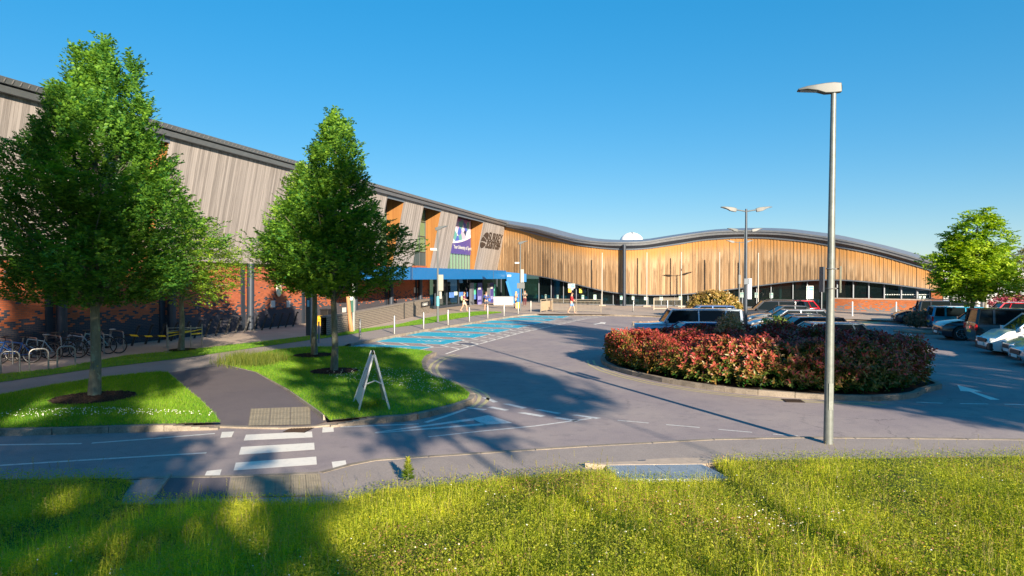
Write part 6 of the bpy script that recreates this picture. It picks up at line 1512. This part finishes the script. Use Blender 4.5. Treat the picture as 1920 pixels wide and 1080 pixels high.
tree('maple_tree', 'light green layered tree standing among the parked cars on the right', 'tree', (b.x, b.y, 0), 6.6, 2.15,
     [(0, 1.3), (.12, 2.0), (.3, 2.15), (.5, 1.85), (.68, 1.45), (.82, 1.1), (.93, .7), (1, .35)], 3000, 10, .17, .065, (.14, .3, .022), (.5, .62, .05), 53, trunk_r=.12, up=.15, horiz=.42, gap=-.12, shoot=.6, jit=.4, cent=(.3, 0))
for i, (px, D, h, c0, c1, lb, zz, rr_) in enumerate([(1925, 46, 5.2, (.1, .12, .02), (.3, .24, .05), 'bronze-tinted young tree cut by the right edge', 1.9, 1.9), (1847, 60, 5.0, (.06, .13, .015), (.2, .28, .03), 'small young tree behind the layered green one, before the grey brick wall', 2.6, 1.2)]):
    b = V(px, 600, D); tree('young_tree', lb, 'tree', (b.x, b.y, 0), h, zz, [(0, .6), (.2, 1), (.5, .9), (.8, .5), (1, .15)] if False else [(0, rr_ * .5), (.2, rr_), (.5, rr_ * .95), (.8, rr_ * .6), (1, .2)], 600, 9, .17, .06, c0, c1, 61 + i, trunk_r=.1, up=.1, horiz=.5, gap=-.2, shoot=.6)
b = V(1748, 600, 110); tree('conifer', 'dark conifer top peeping over the end of the roof', 'tree', (b.x, b.y, 0), 6.6, 1, [(0, 2.2), (.6, 1.8), (1, .3)], 700, 9, .4, .12, (.015, .04, .02), (.03, .07, .03), 71, trunk_r=.2, up=.3)
b = V(1876, 600, 130); tree('round_tree', 'distant round tree above the pale roof at the right', 'tree', (b.x, b.y, 0), 6.5, 1, [(0, 2), (.5, 3), (1, .8)], 700, 9, .5, .2, (.03, .07, .03), (.06, .12, .04), 72, trunk_r=.2, up=.3)
# trees behind the viewer: they throw the long shadows seen across the scene
pv = np.array([.927, .375]); dv = np.array([-.375, .927])
def ut(u, t): q = u * pv + t * dv; return (float(q[0]), float(q[1]), .5)
def caster(u, t, H, z0, prof, n, seed, lab, up=.3, gap=-.3, ll=.34, lw=.13, tr_=.25, br_=30, ce=(0, 0)):
    return tree('shade_tree', lab, 'tree', ut(u, t), H, z0, prof, n, 10, ll, lw, (.03, .07, .012), (.1, .18, .02), seed, trunk_r=tr_, up=up, gap=gap, grp='tall trees behind the grass bank', shoot=.9, branches=br_, cent=ce)
caster(-4.1, -16, 18.9, 3.2, [(0, 3.8), (.1, 6.0), (.26, 6.2), (.31, 4.8), (.36, 3.4), (.6, 3.7), (.82, 2.9), (1, .8)], 2900, 101, 'broad tall tree behind the bank, left of the viewer', gap=-.1, ce=(-1.2, -.5))
caster(-13.2, -20, 20.3, 3.0, [(0, 2.5), (.3, 4.8), (.6, 4.6), (.85, 3.4), (1, .9)], 1100, 102, 'rounded tree far left behind the bank', gap=.05)
caster(3.9, -13, 17.6, 7.6, [(0, 1.2), (.25, 2.3), (.55, 2.5), (.85, 1.9), (1, .6)], 750, 103, 'slender tall tree straight behind the viewer', gap=.1, tr_=.08, br_=12)
caster(7.9, -20, 13.6, 10.3, [(0, 1.0), (.4, 2.0), (.75, 1.6), (1, .5)], 330, 104, 'high-crowned tree behind the bank, right of the slender one', gap=-.1, tr_=.05, br_=5)
caster(18.9, -13, 18, 4.6, [(0, 1.5), (.3, 2.9), (.55, 2.9), (.8, 1.8), (1, .4)], 1500, 105, 'tree behind the bank opposite the lamp post', tr_=.12)
caster(24.2, -12, 13.2, 3.6, [(0, 2), (.3, 3.6), (.6, 3.4), (.85, 2.2), (1, .6)], 1100, 106, 'wide lower tree behind the bank to the right', tr_=.12)
caster(35.6, -10, 12.3, 4.0, [(0, 2.5), (.3, 4.8), (.9, 4.6), (1, 2.5)], 1300, 107, 'widest tree far right behind the bank')
caster(16.1, -12, 12.8, 6.4, [(0, 1.2), (.3, 2.2), (.6, 2.0), (1, .5)], 700, 108, 'small upright tree behind the bank beside the taller one', tr_=.1)

# ---------------------------------------------------------------- hedge
def poly_sample(poly, n, r):
    P = np.array(poly); lo, hi = P.min(0), P.max(0); out = []
    while len(out) < n:
        q = r.uniform(lo, hi, (n * 3, 2)); ins = np.zeros(len(q), bool)
        j = len(P) - 1
        for i in range(len(P)):
            c_ = ((P[i, 1] > q[:, 1]) != (P[j, 1] > q[:, 1])) & (q[:, 0] < (P[j, 0] - P[i, 0]) * (q[:, 1] - P[i, 1]) / (P[j, 1] - P[i, 1] + 1e-12) + P[i, 0]); ins ^= c_; j = i
        out += list(q[ins])
    return np.array(out[:n])
def hedge(name, lab, poly, hf, z0, n, K, ll, lw, pal, seed, cat='hedge', grp=None, bot=.15):
    r = np.random.default_rng(seed); Pp = np.array(poly); cen = Pp.mean(0); root = empty(name, (cen[0], cen[1], z0), 0, lab, cat, grp)
    P = poly_sample(poly, n, r)
    # distance to border
    def dist(P):
        d = np.full(len(P), 9.)
        for i in range(len(Pp)):
            a, b_ = Pp[i - 1], Pp[i]; t = np.clip(((P - a) @ (b_ - a)) / ((b_ - a) @ (b_ - a)), 0, 1); d = np.minimum(d, np.linalg.norm(P - (a + t[:, None] * (b_ - a)), axis=1))
        return d
    d = dist(P); top = hf(P) * np.minimum(1, .55 + .75 * np.sqrt(np.clip(d / .9, 0, 1)))
    side = r.uniform(0, 1, n) < .55
    # side shoots: move to the border region
    sh = d < .6
    zz = np.where(sh, bot + (top - bot) * r.uniform(0, 1, n), top * (.84 + .2 * r.uniform(0, 1, n) ** 1.5))
    n1 = nrm(np.column_stack([P - cen, np.zeros(n)]))
    D_ = nrm(n1 * np.where(sh, .8, .15)[:, None] + np.array([0, 0, 1.]) * np.where(sh, .5, 1.1)[:, None] + r.normal(0, .3, (n, 3)))
    B0 = np.column_stack([P - cen, zz]); tt = (np.arange(K)) / K
    sl = .3 * r.uniform(.6, 1.2, n) * (ll / .09) ** .5
    B = B0[:, None, :] + D_[:, None, :] * (sl[:, None, None] * (tt[None, :, None] - .5))
    a = np.arange(K) * 2.4; s1 = nrm(np.cross(D_, r.normal(0, 1, (n, 3)))); s2 = np.cross(D_, s1)
    LD = D_[:, None] * .75 + s1[:, None] * np.cos(a)[None, :, None] + s2[:, None] * np.sin(a)[None, :, None]; LD = LD.reshape(-1, 3); B = B.reshape(-1, 3); N = len(B)
    UP = nrm(np.repeat(D_, K, axis=0) + r.normal(0, .2, (N, 3)))
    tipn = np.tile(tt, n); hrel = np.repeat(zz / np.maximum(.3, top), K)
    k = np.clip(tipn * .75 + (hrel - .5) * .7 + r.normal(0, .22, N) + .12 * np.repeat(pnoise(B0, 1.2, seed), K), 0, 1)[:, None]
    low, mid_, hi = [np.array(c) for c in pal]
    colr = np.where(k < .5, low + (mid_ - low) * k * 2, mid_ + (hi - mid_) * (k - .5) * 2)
    sz = r.uniform(.7, 1.2, N); v, f, c = leaves(B, LD, UP, ll * sz, lw * sz, colr, .3)
    fast_mesh('foliage', v, f, HEDM, root, c)
    return root
    for x, y in S_:
        h_ = float(hf(np.array([[x, y]]))[0]) * .7; x -= cen[0]; y -= cen[1]; mb.tube([(x, y, -.05), (x + rr.uniform(-.1, .1), y + rr.uniform(-.1, .1), h_ * .5), (x + rr.uniform(-.25, .25), y + rr.uniform(-.25, .25), h_)], [.02, .014, .006], 5, False)
    mb.build('stems', BARK, root)
    return root
inner = [((x - 8) * .955 + 8, (y - 22) * .93 + 22) for x, y in ISP + isback]
hh = lambda P: 1.21 - .14 * np.clip((8.5 - P[:, 0]) / 2, 0, 1) + .08 * np.sin(P[:, 0] * 2.1) + .1 * np.sin(P[:, 1] * 1.7 + P[:, 0]) + .09 * np.sin(P[:, 0] * 5.3 + 1)  - .012 * np.clip(P[:, 1] - 20, 0, 9) * 4 * .4
hedge('red_hedge', 'large red-tipped evergreen hedge filling the kerbed island', inner, hh, .1, 15000, 11, .125, .029, ((.03, .12, .018), (.2, .17, .03), (.4, .06, .05)), 5)
def blob(cx, cy, rx, ry, n=16): return [(cx + rx * math.cos(a), cy + ry * math.sin(a)) for a in np.linspace(0, 6.283, n, endpoint=False)]
c_ = V(1343, 600, 24.2); hedge('tall_shrub', 'taller bronze sprig standing up out of the hedge before the boxy off-roader', blob(c_.x, c_.y - 1.5, .45, .4), lambda P: 1.95 - 0 * P[:, 0], .1, 260, 9, .1, .025, ((.1, .13, .02), (.34, .24, .06), (.5, .24, .12)), 8, cat='shrub', bot=1.2)
c_ = V(1455, 600, 25.2); hedge('green_shrub', 'bright green bush showing above the dark red part of the hedge', blob(c_.x, c_.y, .65, .5), lambda P: 1.68 - 0 * P[:, 0], .1, 420, 9, .09, .03, ((.05, .11, .02), (.14, .24, .04), (.3, .36, .06)), 9, cat='shrub', bot=.8)
c_ = V(1338, 580, 52); hedge('golden_shrub', 'golden brown mounded shrub beyond the blue hatchback', blob(c_.x, c_.y, 2.3, 1.6), lambda P: 2.0 * np.sqrt(np.clip(1.02 - ((P[:, 0] - c_.x) / 2.4) ** 2, .1, 1)), 0, 1300, 9, .16, .045, ((.1, .12, .02), (.32, .26, .05), (.42, .25, .08)), 10, cat='shrub')
c_ = G(1752, 622, 0); 
hedge('brown_shrub', 'low brown-leaved shrub on the small kerbed island by the dark crossover', blob(c_.x + .6, c_.y + 1.3, 1.5, 1.1), lambda P: 1.0 - 0 * P[:, 0], .1, 700, 9, .11, .03, ((.05, .05, .02), (.14, .1, .04), (.3, .18, .1)), 12, cat='shrub')
si = G(1752, 627, 0); st(MB().prism(blob(si.x + .9, si.y + 1.3, 2.3, 1.7, 20), -.02, .11), 'small_island', KERB)
c_ = V(1905, 590, 60); hedge('pink_shrub', 'pink-flowered shrub at the right edge beyond the car roofs', blob(c_.x, c_.y, 2.4, 1), lambda P: 1.5 - 0 * P[:, 0], 0, 500, 9, .18, .05, ((.1, .06, .05), (.4, .08, .12), (.6, .15, .22)), 13, cat='shrub')

# ---------------------------------------------------------------- right background buildings
gb_ = empty('grey_brick_building', (0, 0, 0), 0, 'low grey brick block with white columns beyond the timber building, behind the green tree', 'building')
def bx(mb, px0, px1, y0, y1, D, dep):
    a = V(px0, y1, D); b_ = V(px1, y0, D); mb.quad((a.x, D, 0), (b_.x, D, 0), (b_.x, D, b_.z), (a.x, D, b_.z), [(0, 0), (b_.x - a.x, 0), (b_.x - a.x, b_.z), (0, b_.z)])
    mb.quad((a.x, D, b_.z), (b_.x, D, b_.z), (b_.x, D + dep, b_.z), (a.x, D + dep, b_.z)); mb.quad((a.x, D, 0), (a.x, D, b_.z), (a.x, D + dep, b_.z), (a.x, D + dep, 0)); mb.quad((b_.x, D, 0), (b_.x, D + dep, 0), (b_.x, D + dep, b_.z), (b_.x, D, b_.z))
mb = MB(); bx(mb, 1764, 1868, 512, 590, 70, 12); mb.build('brick_wall', GRBR2, gb_)
mb = MB(); bx(mb, 1762, 1960, 501, 512, 69.5, 14); mb.build('roof', GREYMET, gb_)
for px in (1800, 1820, 1833, 1846, 1858):
    q = V(px, 590, 68.6); mb = MB(); mb.tube([(q.x, q.y, 0), (q.x, q.y, 3.7)], .2, 12); mb.build('white_column', WHITEP, gb_)
mb = MB(); bx(mb, 1795, 1802, 548, 590, 69.8, .1); mb.build('doorway', NAVY, gb_); mb = MB(); bx(mb, 1810, 1816, 548, 590, 69.8, .1); mb.build('doorway', NAVY, gb_)
bs = empty('blue_marquee', (0, 0, 0), 0, 'pale blue fabric structure at the right edge behind the car roofs', 'marquee')
mb = MB(); bx(mb, 1868, 1990, 552, 590, 72, 10); mb.build('side_sheet', mat('blue_sheet', (.22, .33, .65), .6, 0, .12, .6), bs)
mb = MB(); a = V(1862, 590, 71.6); 
for i in range(9):
    t0, t1 = i / 9 * 1.57, (i + 1) / 9 * 1.57; R0 = 2.6
    mb.quad((a.x + R0 - R0 * math.cos(t0), a.y, R0 * .8 * math.sin(t0)), (a.x + R0 - R0 * math.cos(t1), a.y, R0 * .8 * math.sin(t1)), (a.x + R0 - R0 * math.cos(t1), a.y + 8, R0 * .8 * math.sin(t1)), (a.x + R0 - R0 * math.cos(t0), a.y + 8, R0 * .8 * math.sin(t0)))
mb.build('curved_end', mat('strong_blue', (.0, .15, .6), .5), bs)

# ---------------------------------------------------------------- lawn blades
def blades(name, X, Y, Z, h, wd, colr, m, lean=.35, seed=0, seg2=False, label=None):
    r = np.random.default_rng(seed); N = len(X); a = r.uniform(0, 6.283, N); b_ = r.uniform(0, 6.283, N); ln = r.uniform(0, lean, N) * h
    base = np.column_stack([X, Y, Z]); s = np.column_stack([np.cos(a), np.sin(a), np.zeros(N)]) * wd[:, None] / 2
    off = np.column_stack([np.cos(b_) * ln, np.sin(b_) * ln, np.zeros(N)])
    tip = base + off + np.column_stack([np.zeros(N), np.zeros(N), h])
    if seg2:
        mid = base + off * .35 + np.column_stack([np.zeros(N), np.zeros(N), h * .55]); v = np.stack([base - s, base + s, mid + s * .8, mid - s * .8, tip], 1).reshape(-1, 3); i = np.arange(N)[:, None] * 5
        f = np.concatenate([i + [0, 1, 2], i + [0, 2, 3], i + [3, 2, 4]], 1).reshape(-1, 3); c = np.repeat(colr, 5, 0)
    else:
        v = np.stack([base - s, base + s, tip], 1).reshape(-1, 3); i = np.arange(N)[:, None] * 3; f = i + np.array([[0, 1, 2]]); c = np.repeat(colr, 3, 0)
    o = fast_mesh(name, v, f, m, None, c); return tag(o, label, kind='stuff')
def lawn_blades(P3, n, seed, name, lab, ring=(), y=None):
    r = np.random.default_rng(seed); P = poly_sample([(p.x, p.y) for p in P3], n, r)
    for (cx, cy, rx, ry) in ring: P = P[((P[:, 0] - cx) / rx) ** 2 + ((P[:, 1] - cy) / ry) ** 2 > 1]
    N = len(P); t = np.clip(r.normal(.4, .25, N) + .35 * pnoise(np.column_stack([P, np.zeros(N)]), 1.3, seed), 0, 1)[:, None]
    c = np.array((.08, .27, .02)) * (1 - t) + np.array((.34, .5, .04)) * t
    dry = r.uniform(0, 1, N) < .06; c[dry] = (.3, .27, .1)
    blades(name, P[:, 0], P[:, 1], np.full(N, ZP), r.uniform(.03, .085, N), r.uniform(.008, .016, N), c, GRASSM, .8, seed, label=lab)
q1 = G(176, 747, ZP); q2 = G(627, 697, ZP); q3 = G(590, 667, ZP)
L1c = [p for p in L1 if True]
lawn_blades(L1c, 90000, 1, 'lawn_grass', 'short green grass on the left lawn', [(q1.x, q1.y, .95, 1.0)])
lawn_blades(L2, 110000, 2, 'lawn_grass', 'short green grass on the central lawn', [(q2.x, q2.y, .75, .8), (q3.x, q3.y, .8, .8)])
lawn_blades(L3, 60000, 3, 'lawn_grass', 'short green grass of the long strip by the slabs')
# taller tuft at the lawn corner
r = np.random.default_rng(4); cs = [G(460, 683, ZP), G(485, 684, ZP), G(505, 678, ZP), G(445, 679, ZP)]; pp = np.concatenate([np.column_stack([r.normal(c.x, .3, 900), r.normal(c.y, .45, 900)]) for c in cs]); N = len(pp); t = r.uniform(0, 1, (N, 1))
blades('tall_grass_tuft', pp[:, 0], pp[:, 1], np.full(N, ZP), r.uniform(.15, .5, N), r.uniform(.007, .013, N), np.array((.05, .12, .015)) * (1 - t) + np.array((.28, .3, .06)) * t, GRASSM, .5, 4, True, 'tall loose grass at the corner of the central lawn')
# clover flowers on lawns
def dots(name, P, z, rad, m, lab, jz=.02):
    mb = MB(); oc = [(1, 0, 0), (-1, 0, 0), (0, 1, 0), (0, -1, 0), (0, 0, 1), (0, 0, -1)]; vs = []; fs = []
    for i, p in enumerate(P):
        rr = random.uniform(.6, 1.2) * rad; zz = (z if np.isscalar(z) else z[i]) + random.uniform(0, jz)
        b_ = len(vs); vs += [(p[0] + a[0] * rr, p[1] + a[1] * rr, zz + a[2] * rr * .8) for a in oc]
        fs += [(b_ + x, b_ + y, b_ + w_) for x, y, w_ in ((0, 2, 4), (2, 1, 4), (1, 3, 4), (3, 0, 4), (2, 0, 5), (1, 2, 5), (3, 1, 5), (0, 3, 5))]
    mb.add(vs, fs); return tag(mb.build(name, m), lab, kind='stuff')
CLV = mat('clover_white', (.7, .68, .6), .7, 0, .1)
r = np.random.default_rng(9); a_ = poly_sample([(p.x, p.y) for p in GP([(0, 775), (150, 768), (260, 770), (400, 778), (400, 784), (200, 782), (0, 788)], ZP)], 260, r); b_ = poly_sample([(p.x, p.y) for p in GP([(610, 700), (700, 690), (820, 700), (860, 725), (830, 745), (700, 720), (620, 712)], ZP)], 420, r)
dots('clover_flowers', np.concatenate([a_, b_]), ZP + .06, .014, CLV, 'white clover flowers scattered over the lawns')

# ---------------------------------------------------------------- grass bank in the foreground
EX = np.array([[-30, 10.2], [-12, 10.35], [-6.0, 10.55], [-5.7, 10.3], [-5.5, 9.35], [-2.4, 9.3], [-1.9, 9.9], [-.5, 10.3], [1.2, 10.9], [1.5, 10.8], [1.62, 10.32], [3.2, 10.32], [3.32, 11.45], [6, 11.7], [9, 11.85], [14, 12.0], [30, 12.4]])
def bank(X, Y):
    e = np.interp(X, EX[:, 0], EX[:, 1]); d = np.maximum(0, e - Y); return .07 + .05 * np.minimum(1, d / .15) + .085 * d * np.clip(d / 1.2, .5, 1) + .05 * np.sin(X * 1.3 + Y * .7) * np.clip(d / 2, 0, 1) + .03 * np.sin(X * 3.1 - Y * 2.3) * np.clip(d / 2, 0, 1)
xs = np.linspace(-26, 26, 261); ys = np.linspace(-30, 12.4, 213); XX, YY = np.meshgrid(xs, ys); E = np.interp(XX, EX[:, 0], EX[:, 1]); YY = np.minimum(YY, E + .001)
Yc = np.maximum(YY, -1.0); ZZ = bank(XX, Yc); ZZ = np.where(YY >= E, .055, ZZ)
v = np.column_stack([XX.ravel(), YY.ravel(), ZZ.ravel()]); ny, nx = XX.shape; ii = (np.arange(ny - 1)[:, None] * nx + np.arange(nx - 1)[None]).ravel(); f = np.column_stack([ii, ii + 1, ii + nx + 1, ii + nx])
o = fast_mesh('grass_bank', v, f, SOIL2, smooth=True); tag(o, kind='structure')
r = np.random.default_rng(21)
def meadow(n, y0, y1, hl, hh_, wl_, wh_, seed, name, lab, tall=False, dens_edge=0.0):
    r = np.random.default_rng(seed); Y = y1 - (y1 - y0) * r.uniform(0, 1, n) ** .8; X = r.uniform(-1, 1, n) * (Y * .92 + 2.4)
    e = np.interp(X, EX[:, 0], EX[:, 1]); k = Y < e - .03; X, Y, e = X[k], Y[k], e[k]
    # keep plates clear
    k = ~((X > 1.6) & (X < 3.28) & (Y > 10.27)); X, Y, e = X[k], Y[k], e[k]
    N = len(X); Pn = np.column_stack([X, Y, np.zeros(N)]); pn = pnoise(Pn, 1.1, 77); pf = pnoise(Pn, 3.5, 78)
    left = np.clip((-X + 1.0) / 3.0, 0, 1)
    t = np.clip(.5 + .25 * pn + r.normal(0, .22, N) - .12 * left, 0, 1)[:, None]
    c = np.array((.33, .44, .03)) * (1 - t) + np.array((.85, .78, .09)) * t
    c *= np.clip(.85 + .35 * pf + .2 * pn, .45, 1.2)[:, None]; dry = r.uniform(0, 1, N) < (.1 + .12 * np.clip(pf, 0, 1)) * (1 - .5 * left); c[dry] = np.array((.42, .33, .12)) * r.uniform(.6, 1.1, (dry.sum(), 1))
    kp = r.uniform(0, 1, N) < np.clip(.9 + .5 * pf + .25 * pn, .15, 1); h = r.uniform(hl, hh_, N) * (1 + .45 * pn + .35 * pf) * np.where(kp, 1, .35) * (1 - .45 * np.clip((X - 4) / 5, 0, 1) * np.clip((Y - 7) / 3, 0, 1)) * np.where(e - Y < .5, .8, 1)
    return blades(name, X, Y, bank(X, Y) - .01, h, r.uniform(wl_, wh_, N), c, GRASSM, .75 if not tall else .35, seed, True, lab)
meadow(460000, 3.4, 12, .04, .115, .004, .009, 31, 'meadow_grass', 'thick yellow-green meadow grass on the bank in the foreground')
meadow(32000, 3.4, 12, .11, .25, .003, .007, 32, 'tall_grass', 'taller grass stalks standing above the meadow', True)
# low herb leaves between the grass
n = 330000; Y = 12 - 8.6 * r.uniform(0, 1, n) ** .8; X = r.uniform(-1, 1, n) * (Y * .92 + 2.4); e = np.interp(X, EX[:, 0], EX[:, 1]); k = (Y < e - .05) & ~((X > 1.6) & (X < 3.28) & (Y > 10.27)); X, Y = X[k], Y[k]; N = len(X)
Z = bank(X, Y) + r.uniform(.02, .17, N); a = r.uniform(0, 6.28, N); d_ = np.column_stack([np.cos(a), np.sin(a), r.uniform(-.2, .9, N)]); t = np.clip(r.normal(.5, .3, N) + .2 * pnoise(np.column_stack([X, Y, 0 * X]), 2.5, 5), 0, 1)[:, None]
c = np.array((.28, .36, .025)) * (1 - t) + np.array((.5, .5, .06)) * t; bz = r.uniform(0, 1, N) < np.clip(.05 + .3 * pnoise(np.column_stack([X, Y, 0 * X]), 1.2, 15), 0, .35) * (X > -1.5); c[bz] = (.5, .27, .13)
v, f, c = leaves(np.column_stack([X, Y, Z]), d_, np.tile([0, 0, 1.], (N, 1)) + r.normal(0, .4, (N, 3)), r.uniform(.015, .035, N), r.uniform(.005, .011, N), c)
tag(fast_mesh('meadow_herbs', v, f, GRASSM, None, c), 'small clover and trefoil leaves among the meadow grass', kind='stuff')
# seed heads
n = 1500; Y = 11.6 - 7.8 * r.uniform(0, 1, n); X = r.uniform(-1, 1, n) * (Y * .78 + .5); e = np.interp(X, EX[:, 0], EX[:, 1]); k = (Y < e - .05) & ~((X > 1.5) & (X < 3.3) & (Y > 9.8)); X, Y = X[k], Y[k]; vs, ds, us, ls, ws, cs_ = [], [], [], [], [], []; sv, sf = [], []
for x_, y_ in zip(X, Y):
    z_ = float(bank(np.array([x_]), np.array([y_]))[0]); h = r.uniform(.25, .42); lx, ly = r.normal(0, .05, 2); c0 = np.array((.34, .3, .1)) * r.uniform(.7, 1.2)
    b0 = np.array([x_, y_, z_]); t0 = b0 + [lx, ly, h]; i = len(sv); sv += [b0 - [.0015, 0, 0], b0 + [.0015, 0, 0], t0]; sf.append((i, i + 1, i + 2))
    for q in range(9):
        u = .72 + .28 * q / 9; p_ = b0 * (1 - u) + t0 * u; a = r.uniform(0, 6.28); vs.append(p_); ds.append((math.cos(a) * .5, math.sin(a) * .5, 1)); us.append((math.cos(a + 1), math.sin(a + 1), .1)); ls.append(.022); ws.append(.0035); cs_.append(c0)
v, f, c = leaves(np.array(vs), np.array(ds), np.array(us), np.array(ls), np.array(ws), np.array(cs_)); sv = np.array(sv); sf = np.array(sf) + len(v)
tag(fast_mesh('seed_heads', np.concatenate([v, sv]), np.concatenate([f, sf]), GRASSM, None, np.concatenate([c, np.full((len(sv), 3), (.25, .26, .07))])), 'pale grass seed heads rising from the meadow', kind='stuff')
# flowers in the meadow
def fl_pts(n, xr, yr): 
    Y = r.uniform(*yr, n); X = r.uniform(*xr, n) * Y / 8; e = np.interp(X, EX[:, 0], EX[:, 1]); k = Y < e - .1; return X[k], Y[k]
x1, y1 = fl_pts(90, (-6, -1), (4, 7)); x2, y2 = fl_pts(110, (-1, 6.5), (5, 10.5)); xx = np.concatenate([x1, x2, r.normal(3.0, .4, 50)]); yy = np.concatenate([y1, y2, r.normal(7.6, .25, 50)])
dots('meadow_clover', np.column_stack([xx, yy]), bank(xx, yy) + .11, .011, CLV, 'white clover heads in the foreground meadow', .06)
x1, y1 = fl_pts(140, (-6, 6.5), (4, 10)); dots('yellow_flowers', np.column_stack([x1, y1]), bank(x1, y1) + .1, .007, mat('buttercup', (.75, .5, .02), .6), 'tiny yellow trefoil flowers in the meadow', .05)
# ragwort plant at the edge
p = G(765, 900, .1); rg_ = empty('wild_plant', p, 0, 'upright leafy wild plant with yellowish buds at the edge of the bank', 'plant')
n = 170; u = r.uniform(0, 1, n); a = r.uniform(0, 6.28, n); B_ = np.column_stack([.012 * np.cos(a), .012 * np.sin(a), u * .34]); d_ = np.column_stack([np.cos(a), np.sin(a), .5 + u]); t = u[:, None]
v, f, c = leaves(B_, d_, np.column_stack([-np.cos(a), -np.sin(a), np.ones(n)]), .14 - .1 * u, .02 - .01 * u, np.array((.16, .28, .04)) * (1 - t) + np.array((.5, .5, .08)) * t); fast_mesh('foliage', v, f, GRASSM, rg_, c)
mb = MB(); mb.tube([(0, 0, -.1), (0, 0, .34)], [.008, .004], 6); mb.build('stem', mat('green_stem', (.15, .2, .05)), rg_)
